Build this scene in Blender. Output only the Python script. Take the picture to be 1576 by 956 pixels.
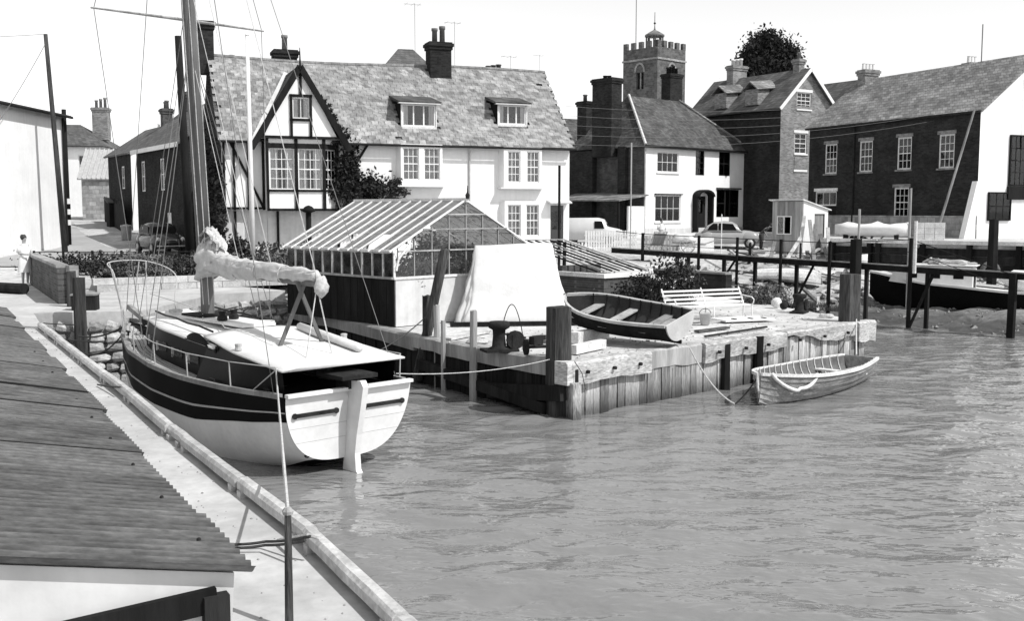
import bpy, math, random
import numpy as np
from mathutils import Vector, Matrix, noise as mnoise

for o in list(bpy.data.objects):
    bpy.data.objects.remove(o)
scene = bpy.context.scene
R = math.radians
random.seed(7)

# ------------------------------------------------------------------ camera
FPX = 1604.0
PITCH = math.atan((478 - 325) / FPX)
cam_d = bpy.data.cameras.new('camera')
cam_d.sensor_width = 36.0
cam_d.lens = 36.0 * FPX / 1576.0
cam_d.clip_end = 6000
cam = bpy.data.objects.new('camera', cam_d)
scene.collection.objects.link(cam)
cam.location = (0, 0, 4.0)
cam.rotation_euler = (R(90) - PITCH, 0, 0)
scene.camera = cam

# ------------------------------------------------------------------ sky, sun, exposure
SUN_AZ = (0.87, -0.49)          # horizontal direction towards the sun
SUN_EL = R(50)
world = bpy.data.worlds.new('World')
scene.world = world
world.use_nodes = True
wn, wl = world.node_tree.nodes, world.node_tree.links
wn.clear()
wo = wn.new('ShaderNodeOutputWorld')
bg = wn.new('ShaderNodeBackground')
sky = wn.new('ShaderNodeTexSky')
sky.sky_type = 'NISHITA'
sky.sun_disc = False
sky.sun_elevation = SUN_EL
sky.sun_rotation = math.atan2(SUN_AZ[0], SUN_AZ[1])
sky.air_density = 2.4
sky.dust_density = 0.0
sky.ozone_density = 1.0
bw = wn.new('ShaderNodeRGBToBW')
wl.new(sky.outputs[0], bw.inputs[0])
wl.new(bw.outputs[0], bg.inputs[0])
bg.inputs[1].default_value = 0.15
wl.new(bg.outputs[0], wo.inputs[0])
sun_d = bpy.data.lights.new('sun', 'SUN')
sun_d.energy = 3.8
sun_d.angle = R(0.5)
sun_d.color = (1.0, 0.995, 0.985)
sun = bpy.data.objects.new('sun', sun_d)
scene.collection.objects.link(sun)
_s = Vector((SUN_AZ[0] * math.cos(SUN_EL), SUN_AZ[1] * math.cos(SUN_EL), math.sin(SUN_EL)))
sun.rotation_euler = _s.to_track_quat('Z', 'Y').to_euler()
sun.location = (30, -20, 40)
vs = scene.view_settings
vs.view_transform = 'Standard'
vs.look = 'None'
vs.exposure = 0.2
vs.gamma = 1.0
scene.render.engine = 'CYCLES'
scene.cycles.use_denoising = True
scene.cycles.max_bounces = 6
scene.cycles.diffuse_bounces = 2
scene.cycles.glossy_bounces = 3
scene.cycles.transparent_max_bounces = 14
scene.cycles.caustics_reflective = False
scene.cycles.caustics_refractive = False

# ------------------------------------------------------------------ helpers
_c, _sn = math.cos(PITCH), math.sin(PITCH)
def _ray(px, py):
    a, b = (px - 788) / FPX, -(py - 478) / FPX
    return a, _c + b * _sn, -_sn + b * _c
def at(px, py, z):
    d = _ray(px, py); t = (z - 4) / d[2]
    return Vector((d[0] * t, d[1] * t, z))
def atd(px, py, D):
    d = _ray(px, py); t = D / d[1]
    return Vector((d[0] * t, D, 4 + d[2] * t))

LINK = scene.collection.objects.link
class MB:
    def __init__(s, M=None):
        s.v, s.f, s.M = [], [], M
    def add(s, vs_, fs):
        b = len(s.v)
        s.v += [(s.M @ Vector(p))[:] if s.M else tuple(p) for p in vs_]
        s.f += [tuple(b + i for i in q) for q in fs]
        return s
    def box(s, x0, x1, y0, y1, z0, z1):
        return s.add([(x0,y0,z0),(x1,y0,z0),(x1,y1,z0),(x0,y1,z0),(x0,y0,z1),(x1,y0,z1),(x1,y1,z1),(x0,y1,z1)],
                     [(0,3,2,1),(4,5,6,7),(0,1,5,4),(1,2,6,5),(2,3,7,6),(3,0,4,7)])
    def bar(s, p0, p1, w, h, up=(0,0,1), w1=None, h1=None):
        p0, p1 = Vector(p0), Vector(p1); d = (p1 - p0).normalized(); up = Vector(up)
        if abs(d.dot(up)) > .98: up = Vector((1,0,0)) if abs(d.x) < .9 else Vector((0,1,0))
        a = d.cross(up).normalized(); b = a.cross(d).normalized()
        w1 = w if w1 is None else w1; h1 = h if h1 is None else h1
        P = []
        for p, ww, hh in ((p0, w, h), (p1, w1, h1)):
            P += [p - a*ww/2 - b*hh/2, p + a*ww/2 - b*hh/2, p + a*ww/2 + b*hh/2, p - a*ww/2 + b*hh/2]
        return s.add(P, [(0,1,2,3),(7,6,5,4),(0,4,5,1),(1,5,6,2),(2,6,7,3),(3,7,4,0)])
    def tube(s, pts, r, n=6, caps=True):
        pts = [Vector(p) for p in pts]; k = len(pts)
        rr = r if isinstance(r, (list, tuple)) else [r] * k
        V, F = [], []; a = None
        for i, p in enumerate(pts):
            d = (pts[min(i+1, k-1)] - pts[max(i-1, 0)]).normalized()
            if a is None:
                u = Vector((0,0,1)) if abs(d.z) < .95 else Vector((1,0,0))
                a = d.cross(u).normalized()
            else:
                a = (a - d * a.dot(d)).normalized()
            b = d.cross(a)
            for j in range(n):
                t = 2 * math.pi * j / n
                V.append(p + (a * math.cos(t) + b * math.sin(t)) * rr[i])
        for i in range(k - 1):
            for j in range(n):
                F.append((i*n+j, i*n+(j+1) % n, (i+1)*n+(j+1) % n, (i+1)*n+j))
        if caps:
            F.append(tuple(range(n-1, -1, -1))); F.append(tuple((k-1)*n + j for j in range(n)))
        return s.add(V, F)
    def lathe(s, prof, c=(0,0,0), n=12, axis='z', sq=1.0):
        V, F = [], []
        for r, h in prof:
            for j in range(n):
                t = 2 * math.pi * j / n; x, y = r*math.cos(t), r*math.sin(t)*sq
                q = (x, y, h) if axis == 'z' else ((h, x, y) if axis == 'x' else (x, h, y))
                V.append(Vector(c) + Vector(q))
        k = len(prof)
        for i in range(k - 1):
            for j in range(n):
                F.append((i*n+j, i*n+(j+1) % n, (i+1)*n+(j+1) % n, (i+1)*n+j))
        F.append(tuple(range(n-1, -1, -1))); F.append(tuple((k-1)*n + j for j in range(n)))
        return s.add(V, F)
    def loft(s, rings, closed=True, cap=True):
        n = len(rings[0]); V = [p for r in rings for p in r]; F = []
        for i in range(len(rings) - 1):
            for j in range(n if closed else n - 1):
                F.append((i*n+j, i*n+(j+1) % n, (i+1)*n+(j+1) % n, (i+1)*n+j))
        if cap and closed:
            F.append(tuple(range(n-1, -1, -1))); F.append(tuple((len(rings)-1)*n + j for j in range(n)))
        return s.add(V, F)
    def prism(s, poly, a, b, axis='y'):
        """poly of 2-D points extruded from a to b along axis"""
        def P(p, h):
            return (p[0], h, p[1]) if axis == 'y' else ((h, p[0], p[1]) if axis == 'x' else (p[0], p[1], h))
        n = len(poly)
        V = [P(p, a) for p in poly] + [P(p, b) for p in poly]
        F = [tuple(range(n)), tuple(range(2*n-1, n-1, -1))] + [(i, n+i, n+(i+1) % n, (i+1) % n) for i in range(n)]
        return s.add(V, F)
    def slab(s, quad, t):
        """a quad given thickness t along its normal (downwards from the given face)"""
        q = [Vector(p) for p in quad]; n = (q[1]-q[0]).cross(q[2]-q[0]).normalized() * t
        m = len(q); V = q + [p - n for p in q]
        F = [tuple(range(m)), tuple(range(2*m-1, m-1, -1))] + [(i, m+i, m+(i+1) % m, (i+1) % m) for i in range(m)]
        return s.add(V, F)
    def blob(s, c, rad, n=10, m=7, amp=0.15, seed=0):
        rnd = random.Random(seed); V, F = [], []; c = Vector(c)
        for i in range(m + 1):
            ph = math.pi * i / m
            for j in range(n):
                t = 2*math.pi*j/n; d = Vector((math.sin(ph)*math.cos(t), math.sin(ph)*math.sin(t), math.cos(ph)))
                k = 1 + amp * mnoise.noise(d * 1.7 + Vector((seed*3.1, 0, 0))) * 2
                V.append(c + Vector((d.x*rad[0], d.y*rad[1], d.z*rad[2])) * k)
        for i in range(m):
            for j in range(n):
                F.append((i*n+j, (i+1)*n+j, (i+1)*n+(j+1) % n, i*n+(j+1) % n))
        return s.add(V, F)
    def build(s, name, mat, parent=None, smooth=False, loc=None, M=None, kind=None):
        me = bpy.data.meshes.new(name); me.from_pydata(s.v, [], s.f); me.validate()
        if smooth: me.polygons.foreach_set('use_smooth', [True]*len(me.polygons))
        me.materials.append(mat); me.update()
        o = bpy.data.objects.new(name, me); LINK(o)
        if parent is not None: o.parent = parent
        if M is not None: o.matrix_basis = M
        elif loc is not None: o.location = loc
        if kind: o['kind'] = kind
        return o
def inst(src, parent, M=None, loc=None, rot=None):
    o = bpy.data.objects.new(src.name.split('.')[0], src.data); LINK(o); o.parent = parent
    if M is not None: o.matrix_basis = M
    if loc is not None: o.location = loc
    if rot is not None: o.rotation_euler = rot
    return o
def tag(o, label, cat, group=None):
    o['label'] = label; o['category'] = cat
    if group: o['group'] = group
    return o
def thing(name, label, cat, loc=(0,0,0), rz=0.0, group=None):
    o = bpy.data.objects.new(name, None); LINK(o); o.empty_display_size = .2
    o.location = loc; o.rotation_euler = (0, 0, rz)
    return tag(o, label, cat, group)
def struct(o):
    o['kind'] = 'structure'; return o
def copy_tree(o, parent=None):
    c = o.copy(); LINK(c); c.parent = parent
    for ch in list(o.children): copy_tree(ch, c)
    return c
def TR(x, y, z, rz=0.0): return Matrix.Translation((x, y, z)) @ Matrix.Rotation(rz, 4, 'Z')

# ------------------------------------------------------------------ materials
MATS = {}
def mat(name, v, rough=.85, var=.25, sc=5, bump=.25, bsc=40, spec=.3, st=(1,1,1), rnd=0, pat=None, pw=.22, ph=.075,
        mort=1.6, contrast=1.0, streak=0, fac2=.45, wet=False, corr=0.0):
    m = bpy.data.materials.new(name); m.use_nodes = True; MATS[name] = m
    N, L = m.node_tree.nodes, m.node_tree.links
    b = N['Principled BSDF']
    b.inputs['Roughness'].default_value = rough
    b.inputs['Specular IOR Level'].default_value = spec
    tc = N.new('ShaderNodeTexCoord'); vec = tc.outputs['Object']
    def math_(op, a, c_, clamp=False):
        n = N.new('ShaderNodeMath'); n.operation = op; n.use_clamp = clamp
        for i, q in ((0, a), (1, c_)):
            if isinstance(q, (int, float)): n.inputs[i].default_value = q
            else: L.new(q, n.inputs[i])
        return n.outputs[0]
    if rnd:
        oi = N.new('ShaderNodeObjectInfo')
        vm = N.new('ShaderNodeVectorMath'); vm.operation = 'ADD'
        sc_ = N.new('ShaderNodeVectorMath'); sc_.operation = 'SCALE'; sc_.inputs['Scale'].default_value = 37.0
        cb = N.new('ShaderNodeCombineXYZ')
        for i in range(3): L.new(oi.outputs['Random'], cb.inputs[i])
        L.new(cb.outputs[0], sc_.inputs[0]); L.new(vec, vm.inputs[0]); L.new(sc_.outputs[0], vm.inputs[1]); vec = vm.outputs[0]
    mp = N.new('ShaderNodeMapping'); mp.inputs['Scale'].default_value = st; L.new(vec, mp.inputs[0])
    def nz(scale, det=3, ro=.6):
        n = N.new('ShaderNodeTexNoise'); n.inputs['Scale'].default_value = scale
        n.inputs['Detail'].default_value = det; n.inputs['Roughness'].default_value = ro
        L.new(mp.outputs[0], n.inputs['Vector']); return n.outputs['Fac']
    n1, n2 = nz(sc), nz(sc * 7, 4)
    def mr(a, lo, hi, f0=.3, f1=.7):
        n = N.new('ShaderNodeMapRange'); L.new(a, n.inputs[0])
        n.inputs[1].default_value = f0; n.inputs[2].default_value = f1; n.inputs[3].default_value = lo; n.inputs[4].default_value = hi
        return n.outputs[0]
    val = math_('MULTIPLY', mr(n1, 1 - var, 1 + var), mr(n2, 1 - var*fac2, 1 + var*fac2))
    if rnd: val = math_('MULTIPLY', val, mr(oi.outputs['Random'], 1 - rnd, 1 + rnd, 0, 1))
    if streak:
        ms = N.new('ShaderNodeMapping'); ms.inputs['Scale'].default_value = (3.5, 3.5, .25); L.new(vec, ms.inputs[0])
        ns = N.new('ShaderNodeTexNoise'); ns.inputs['Scale'].default_value = 2.0; ns.inputs['Detail'].default_value = 4
        L.new(ms.outputs[0], ns.inputs['Vector'])
        val = math_('MULTIPLY', val, mr(ns.outputs['Fac'], 1 - streak, 1 + streak*.4, .3, .62))
    hgt = n2
    if pat:
        sx = N.new('ShaderNodeSeparateXYZ'); L.new(vec, sx.inputs[0])
        cx = N.new('ShaderNodeCombineXYZ'); L.new(math_('ADD', sx.outputs[0], sx.outputs[1]), cx.inputs[0]); L.new(sx.outputs[2], cx.inputs[1])
        br = N.new('ShaderNodeTexBrick'); L.new(cx.outputs[0], br.inputs['Vector'])
        br.inputs['Scale'].default_value = 1.0; br.inputs['Brick Width'].default_value = pw; br.inputs['Row Height'].default_value = ph
        br.inputs['Mortar Size'].default_value = ph * .07; br.inputs['Mortar Smooth'].default_value = .2
        br.inputs['Color1'].default_value = (1-contrast*.3,)*3 + (1,); br.inputs['Color2'].default_value = (1+contrast*.3,)*3 + (1,)
        br.inputs['Mortar'].default_value = (mort,)*3 + (1,)
        val = math_('MULTIPLY', val, br.outputs['Color'])
        hgt = math_('SUBTRACT', math_('MULTIPLY', n2, .3), br.outputs['Fac'])
    if corr:     # shading of the corrugations painted into the colour as bands
        sc1 = N.new('ShaderNodeSeparateXYZ'); L.new(tc.outputs['Object'], sc1.inputs[0])
        wv = math_('SINE', math_('MULTIPLY', sc1.outputs[0], 2*math.pi/corr), 0.0)
        val = math_('MULTIPLY', val, mr(wv, .62, 1.25, -1, 1))
    if wet:      # tide-stained foot
        sz = N.new('ShaderNodeSeparateXYZ'); L.new(tc.outputs['Object'], sz.inputs[0])
        hh = math_('ADD', sz.outputs[2], math_('MULTIPLY', n1, -.7))
        val = math_('MULTIPLY', val, mr(hh, .25, 1.15, -.3, .12))
    L.new(math_('MULTIPLY', val, v), b.inputs['Base Color'])
    if bump:
        bp = N.new('ShaderNodeBump'); bp.inputs['Strength'].default_value = bump; bp.inputs['Distance'].default_value = .02
        L.new(hgt, bp.inputs['Height']); L.new(bp.outputs[0], b.inputs['Normal'])
    return m
m_plaster = mat('white_plaster', .82, .9, .06, .9, .2, streak=.04)
m_cream = mat('cream_render', .58, .9, .14, 1.0, .15, streak=.1)
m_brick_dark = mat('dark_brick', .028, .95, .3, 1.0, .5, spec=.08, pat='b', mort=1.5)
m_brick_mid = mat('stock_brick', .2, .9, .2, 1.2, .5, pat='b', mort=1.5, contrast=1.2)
m_brick_red = mat('old_red_brick', .07, .95, .3, 2.0, .6, pat='b', mort=1.8)
m_stone = mat('flint_stone', .3, .9, .25, 2.5, .6, pat='b', pw=.5, ph=.3, mort=.8, contrast=1.0)
m_tile = mat('clay_tile', .25, .85, .4, 4, .3, rnd=.38)
m_tile_far = mat('clay_tile_roof', .085, .85, .42, 1.1, .7, pat='t', pw=.2, ph=.1, mort=.35, contrast=1.3)
m_slate = mat('slate_roof', .2, .75, .42, .9, .7, pat='t', pw=.3, ph=.16, mort=.45, contrast=1.0, fac2=.6)
m_ghleaf = mat('greenhouse_foliage', .3, .8, .5, 3.0, 0, spec=.1)
m_slate_dark = mat('dark_slate_roof', .1, .7, .3, .7, .6, pat='t', pw=.3, ph=.16, mort=.5)
m_timber = mat('tarred_timber', .016, .9, .4, 3, .4, spec=.08, st=(1,1,.2))
m_wood = mat('weathered_wood', .3, .85, .3, 4, .4, st=(1,1,.12), rnd=.25)
m_plank = mat('wharf_plank', .36, .85, .55, 3.2, .7, st=(2.2,2.2,.3), rnd=.5, fac2=1.2, wet=True)
m_beam = mat('wharf_beam', .38, .85, .35, 2.2, .35, st=(.6,.6,2.0), rnd=.2, fac2=1.3)
m_darkwood = mat('dark_wet_wood', .022, .9, .45, 3, .5, spec=.08, st=(1.5,1.5,.2), rnd=.3)
m_post = mat('mooring_post', .05, .95, .6, 3, .7, st=(2,2,.14), rnd=.2, fac2=1.0)
m_postlight = mat('bleached_post', .33, .85, .35, 3, .6, st=(2,2,.14), rnd=.2)
m_concrete = mat('quay_concrete', .46, .9, .2, 1.1, .25, fac2=.55)
m_kerb = mat('kerb_concrete', .46, .9, .22, 3.0, .4, rnd=.12, fac2=.9)
m_sand = mat('trodden_sand', .5, .95, .22, 1.1, .7, fac2=1.2)
m_ground = mat('ground_gravel', .34, .95, .3, .35, .6, fac2=1.0)
m_mud = mat('wet_mud', .15, .55, .4, .9, .9, fac2=1.2, spec=.4)
m_road = mat('road_asphalt', .34, .9, .15, .4, .4)
m_leaf = mat('foliage', .05, .8, .5, 2.2, 0, spec=.1)
m_leaf_l = mat('pale_foliage', .15, .8, .5, 3.0, 0, spec=.1)
m_leaf_d = mat('dark_foliage', .032, .8, .5, 1.2, 0, spec=.06)
m_bark = mat('bark', .06, .9, .3, 4, .5)
m_white = mat('white_paint', .74, .55, .09, 1.6, .12, spec=.3)
m_whitew = mat('weathered_white_paint', .66, .7, .18, 3, .3, fac2=1.2)
m_black = mat('black_paint', .006, .5, .2, 2, .05, spec=.04)
m_varnish = mat('dark_varnish', .008, .35, .3, 2, .05, spec=.07)
m_deckp = mat('deck_plank', .4, .75, .2, 4, .2, rnd=.14)
m_canvas = mat('white_canvas', .66, .9, .1, 1.4, .35)
m_sail = mat('sail_cloth', .5, .9, .16, 3, .6)
m_rope = mat('rope', .5, .9, .25, 20, .3)
m_ropedark = mat('tarred_rope', .05, .9, .25, 20, .3)
m_wire = mat('steel_wire', .16, .5, .1, 5, 0)
m_iron = mat('rusty_iron', .025, .85, .4, 5, .5, spec=.1)
m_metal = mat('galvanised_metal', .42, .45, .15, 4, .1)
m_corr = mat('corrugated_sheet', .14, .9, .35, 2.4, .2, st=(5,1.2,1), rnd=.22, fac2=.8, spec=.1, corr=.0762)
m_clutter = mat('old_timber', .28, .9, .4, 3, .4, rnd=.9)
m_stump = mat('rubble', .3, .9, .4, 3, .7, rnd=.4)
m_skin = mat('skin', .36, .6, .05, 4, 0)
m_hair = mat('hair', .035, .6, .2, 10, .2)
m_cloth_w = mat('white_cloth', .72, .9, .05, 4, .1)
m_cloth_d = mat('dark_cloth', .04, .9, .2, 4, .1)
m_cloth_m = mat('striped_cloth', .2, .9, .3, 9, .1, st=(4,.2,.2))
m_carpaint = mat('grey_car_paint', .34, .25, .06, 2, 0, spec=.5)
m_carlight = mat('pale_car_paint', .6, .3, .05, 2, 0, spec=.5)
m_cardark = mat('dark_car_paint', .05, .22, .05, 2, 0, spec=.5)
m_rubber = mat('rubber', .02, .8, .2, 8, .1)
m_curtain = mat('net_curtain', .8, .9, .2, 1.2, .2, st=(12,12,.3))
m_pot = mat('chimney_pot', .17, .85, .3, 4, .3, rnd=.3)
m_lead = mat('lead_flashing', .55, .6, .15, 3, .2)
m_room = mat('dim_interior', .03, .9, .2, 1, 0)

def glass(name, tint=.9, refl=.12, rough=.03, white=0.0):
    m = bpy.data.materials.new(name); m.use_nodes = True; N, L = m.node_tree.nodes, m.node_tree.links
    N.clear(); out = N.new('ShaderNodeOutputMaterial')
    tr = N.new('ShaderNodeBsdfTransparent'); tr.inputs[0].default_value = (tint,)*3 + (1,)
    gl = N.new('ShaderNodeBsdfGlossy'); gl.inputs['Roughness'].default_value = rough; gl.inputs[0].default_value = (.9,.9,.9,1)
    fr = N.new('ShaderNodeFresnel'); fr.inputs[0].default_value = 1.5
    mx = N.new('ShaderNodeMixShader'); L.new(fr.outputs[0], mx.inputs[0]); L.new(tr.outputs[0], mx.inputs[1]); L.new(gl.outputs[0], mx.inputs[2])
    last = mx.outputs[0]
    if white:
        df = N.new('ShaderNodeBsdfDiffuse'); df.inputs[0].default_value = (.42,.42,.42,1)
        tl = N.new('ShaderNodeBsdfTranslucent'); tl.inputs[0].default_value = (.6,.6,.6,1); dm = N.new('ShaderNodeMixShader'); dm.inputs[0].default_value = .5; L.new(df.outputs[0], dm.inputs[1]); L.new(tl.outputs[0], dm.inputs[2])
        tc = N.new('ShaderNodeTexCoord'); oi = N.new('ShaderNodeObjectInfo')
        va = N.new('ShaderNodeVectorMath'); va.operation = 'MULTIPLY_ADD'
        cb = N.new('ShaderNodeCombineXYZ')
        for i in range(3): L.new(oi.outputs['Random'], cb.inputs[i])
        L.new(cb.outputs[0], va.inputs[0]); va.inputs[1].default_value = (31,17,9); L.new(tc.outputs['Object'], va.inputs[2])
        nz = N.new('ShaderNodeTexNoise'); nz.inputs['Scale'].default_value = 3.2; nz.inputs['Detail'].default_value = 5; L.new(va.outputs[0], nz.inputs['Vector'])
        mr = N.new('ShaderNodeMapRange'); L.new(nz.outputs['Fac'], mr.inputs[0]); mr.inputs[1].default_value = .35; mr.inputs[2].default_value = .65
        mr.inputs[3].default_value = white*.12; mr.inputs[4].default_value = min(1, white*1.5)
        m2 = N.new('ShaderNodeMixShader'); L.new(mr.outputs[0], m2.inputs[0]); L.new(last, m2.inputs[1]); L.new(dm.outputs[0], m2.inputs[2]); last = m2.outputs[0]
    L.new(last, out.inputs[0]); return m
m_glass = glass('window_glass', .96)
m_ghglass = glass('whitewashed_glass', .9, white=.55)
m_ghclear = glass('greenhouse_glass', .92, white=.05)
m_flint = mat('tower_flint', .1, .9, .3, 1.5, .7, pat='b', pw=.45, ph=.22, mort=1.3, contrast=1.0)
# ------------------------------------------------------------------ the setting: water, ground, quays
WATER = [(-.4,5.6),(-3.7,11.7),(-10.2,22.9),(-11.0,24.4),(-8.9,25.2),(-8.5,30),(-6.7,31.4),(-2.2,24),(1.1,19.9),(9.3,27.4),(7.6,33.0),
         (10.4,36.8),(13.2,37.2),(16.0,33.2),(30,30),(400,10),(400,-400),(8,-400),(8,-6)]
WP = np.array(WATER)
def seg_dist(X, Y, P, Q):
    d = Q - P; t = np.clip(((X-P[0])*d[0] + (Y-P[1])*d[1]) / (d @ d), 0, 1)
    return np.hypot(X - P[0] - t*d[0], Y - P[1] - t*d[1])
def inside(X, Y, poly):
    r = np.zeros(X.shape, bool); n = len(poly)
    for i in range(n):
        (x0, y0), (x1, y1) = poly[i], poly[(i+1) % n]
        c = ((y0 > Y) != (y1 > Y)) & (X < (x1-x0)*(Y-y0)/(y1-y0+1e-12) + x0); r ^= c
    return r
def sstep(a, b, x):
    t = np.clip((x-a)/(b-a), 0, 1); return t*t*(3-2*t)
def ground_h(X, Y):
    X = np.asarray(X, float); Y = np.asarray(Y, float)
    left = 1.55 + .35*sstep(34, 44, Y) + .062*np.clip(Y-48, 0, 14) + .035*np.clip(Y-62, 0, 26)
    mid = 1.02 + .5*sstep(33, 38, Y) + .4*sstep(38, 43, Y) + .75*sstep(56, 64, Y)
    right = 1.0 + .92*sstep(37, 47, Y) + .75*sstep(56, 64, Y)
    a = sstep(-9.5, -6.5, X + (Y-30)*.15); b = sstep(5, 9, X)
    h = left*(1-a) + a*(mid*(1-b) + right*b)
    h = np.maximum(h, 3.0*sstep(80, 130, Y))
    n = len(WATER)
    mud = np.full(X.shape, 1e9)
    for i in range(10, 15): mud = np.minimum(mud, seg_dist(X, Y, WP[i-1], WP[i]))
    hard = np.full(X.shape, 1e9)
    for i in list(range(0, 9)) + [16, 17, 18]: hard = np.minimum(hard, seg_dist(X, Y, WP[i], WP[(i+1) % n]))
    ins = inside(X, Y, WATER)
    shore = mud*.17
    h = np.where(ins, np.maximum(-2.5, -mud*.12 - .05), np.minimum(h, np.where((X > 6) & (Y > 27), shore + .02, 1e9)))
    h = np.where((~ins) & (hard < .7), -1.5, h)
    return h
def gz(x, y): return float(ground_h(np.array([x]), np.array([y]))[0])
def axis(lo, hi, st, far):
    a = list(np.arange(lo, hi + 1e-6, st)); s = st; p = hi; q = lo
    out_hi, out_lo = [], []
    while p < far: s *= 1.45; p += s; out_hi.append(p)
    s = st
    while q > -far: s *= 1.45; q -= s; out_lo.append(q)
    return np.array(out_lo[::-1] + a + out_hi)
gx, gy = axis(-45, 45, .45, 2500), axis(2, 72, .45, 2500)
GX, GY = np.meshgrid(gx, gy)
rngn = np.random.default_rng(3)
GZ = ground_h(GX, GY)
GZ += (rngn.random(GZ.shape)-.5) * .16 * ((GX > 5) & (GY > 30) & (GY < 50))
def grid_mesh(name, X, Y, Z, m, smooth=True):
    r, c = X.shape
    V = np.stack([X.ravel(), Y.ravel(), Z.ravel()], 1).astype(np.float32)
    idx = np.arange(r*c).reshape(r, c)
    F = np.stack([idx[:-1,:-1].ravel(), idx[:-1,1:].ravel(), idx[1:,1:].ravel(), idx[1:,:-1].ravel()], 1)
    me = bpy.data.meshes.new(name); me.vertices.add(len(V)); me.vertices.foreach_set('co', V.ravel())
    me.loops.add(F.size); me.loops.foreach_set('vertex_index', F.ravel().astype(np.int32))
    me.polygons.add(len(F)); me.polygons.foreach_set('loop_start', np.arange(0, F.size, 4, dtype=np.int32))
    me.update(calc_edges=True); me.validate()
    if smooth: me.polygons.foreach_set('use_smooth', np.ones(len(F), bool))
    me.materials.append(m); o = bpy.data.objects.new(name, me); LINK(o); return o
# ground material: gravel that turns to wet mud near the waterline
def ground_mat():
    m = m_ground.copy(); m.name = 'foreshore_ground'; N, L = m.node_tree.nodes, m.node_tree.links
    b = N['Principled BSDF']; src = b.inputs['Base Color'].links[0].from_socket
    tc = N.new('ShaderNodeTexCoord'); sx = N.new('ShaderNodeSeparateXYZ'); L.new(tc.outputs['Object'], sx.inputs[0])
    nz = N.new('ShaderNodeTexNoise'); nz.inputs['Scale'].default_value = .7; nz.inputs['Detail'].default_value = 5; L.new(tc.outputs['Object'], nz.inputs['Vector'])
    ad = N.new('ShaderNodeMath'); ad.operation = 'MULTIPLY_ADD'; L.new(nz.outputs['Fac'], ad.inputs[0]); ad.inputs[1].default_value = -.9; L.new(sx.outputs[2], ad.inputs[2])
    mr = N.new('ShaderNodeMapRange'); L.new(ad.outputs[0], mr.inputs[0])
    for i, q in ((1, -.25), (2, .5), (3, .2), (4, 1.3)): mr.inputs[i].default_value = q
    mu = N.new('ShaderNodeMath'); mu.operation = 'MULTIPLY'; L.new(src, mu.inputs[0]); L.new(mr.outputs[0], mu.inputs[1]); L.new(mu.outputs[0], b.inputs['Base Color'])
    for nd in N:
        if nd.type == 'BUMP': nd.inputs['Strength'].default_value = 1.0; nd.inputs['Distance'].default_value = .09
    return m
ground = struct(grid_mesh('ground', GX, GY, GZ, ground_mat()))
ground['label'] = 'pale gravelly ground and muddy foreshore around the dock'

# water: a rippled sheet of silty river water
wx, wy = np.arange(-12.5, 26, .085), np.arange(4.5, 38.5, .085)
WX, WY = np.meshgrid(wx, wy)
def waves(X, Y):
    Z = np.zeros_like(X); rg = np.random.default_rng(11)
    wx_ = X + .25*np.sin(Y*.9+1) + .18*np.sin(X*.7+Y*1.3); wy_ = Y + .22*np.sin(X*1.1+2) + .12*np.sin(X*2.3-Y*.8)
    for i in range(26):
        lam = rg.uniform(.4, 2.4); a = rg.normal(1.85, .5); k = 2*math.pi/lam
        Z += .0042*lam**.9 * np.sin(k*(math.cos(a)*wx_ + math.sin(a)*wy_) + rg.uniform(0, 6.28))
    env = .75 + .55*np.sin(X*.43+Y*.31+1)*np.sin(Y*.37-X*.22+.5)
    return Z*env
WZ = waves(WX, WY)
def water_mat():
    m = bpy.data.materials.new('river_water'); m.use_nodes = True; N, L = m.node_tree.nodes, m.node_tree.links
    b = N['Principled BSDF']; b.inputs['Base Color'].default_value = (.2,.2,.2,1); b.inputs['Roughness'].default_value = .05
    b.inputs['IOR'].default_value = 1.33; b.inputs['Specular IOR Level'].default_value = 1.0
    tc = N.new('ShaderNodeTexCoord'); mp = N.new('ShaderNodeMapping'); mp.inputs['Scale'].default_value = (1.2, 2.1, 1); mp.inputs['Rotation'].default_value = (0,0,.25)
    L.new(tc.outputs['Object'], mp.inputs[0])
    n1 = N.new('ShaderNodeTexNoise'); n1.inputs['Scale'].default_value = 1.15; n1.inputs['Detail'].default_value = 3.2; n1.inputs['Roughness'].default_value = .5; n1.inputs['Distortion'].default_value = .15
    L.new(mp.outputs[0], n1.inputs['Vector'])
    bp = N.new('ShaderNodeBump'); bp.inputs['Strength'].default_value = .55; bp.inputs['Distance'].default_value = .14
    L.new(n1.outputs['Fac'], bp.inputs['Height']); L.new(bp.outputs[0], b.inputs['Normal'])
    return m
m_water = water_mat()
water = struct(grid_mesh('water', WX, WY, WZ, m_water))
water['label'] = 'rippled grey silty water of the dock'
fx, fy = axis(-12.5, 26, 1.0, 1500), axis(4.5, 38.5, 1.0, 1500)
FX, FY = np.meshgrid(fx, fy)
FZ = np.where((FX > -12.8) & (FX < 26.2) & (FY > 4.2) & (FY < 38.7), -.14, -.06)
open_water = struct(grid_mesh('open_water', FX, FY, FZ, m_water)); open_water['label'] = 'open river water beyond the dock'

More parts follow.
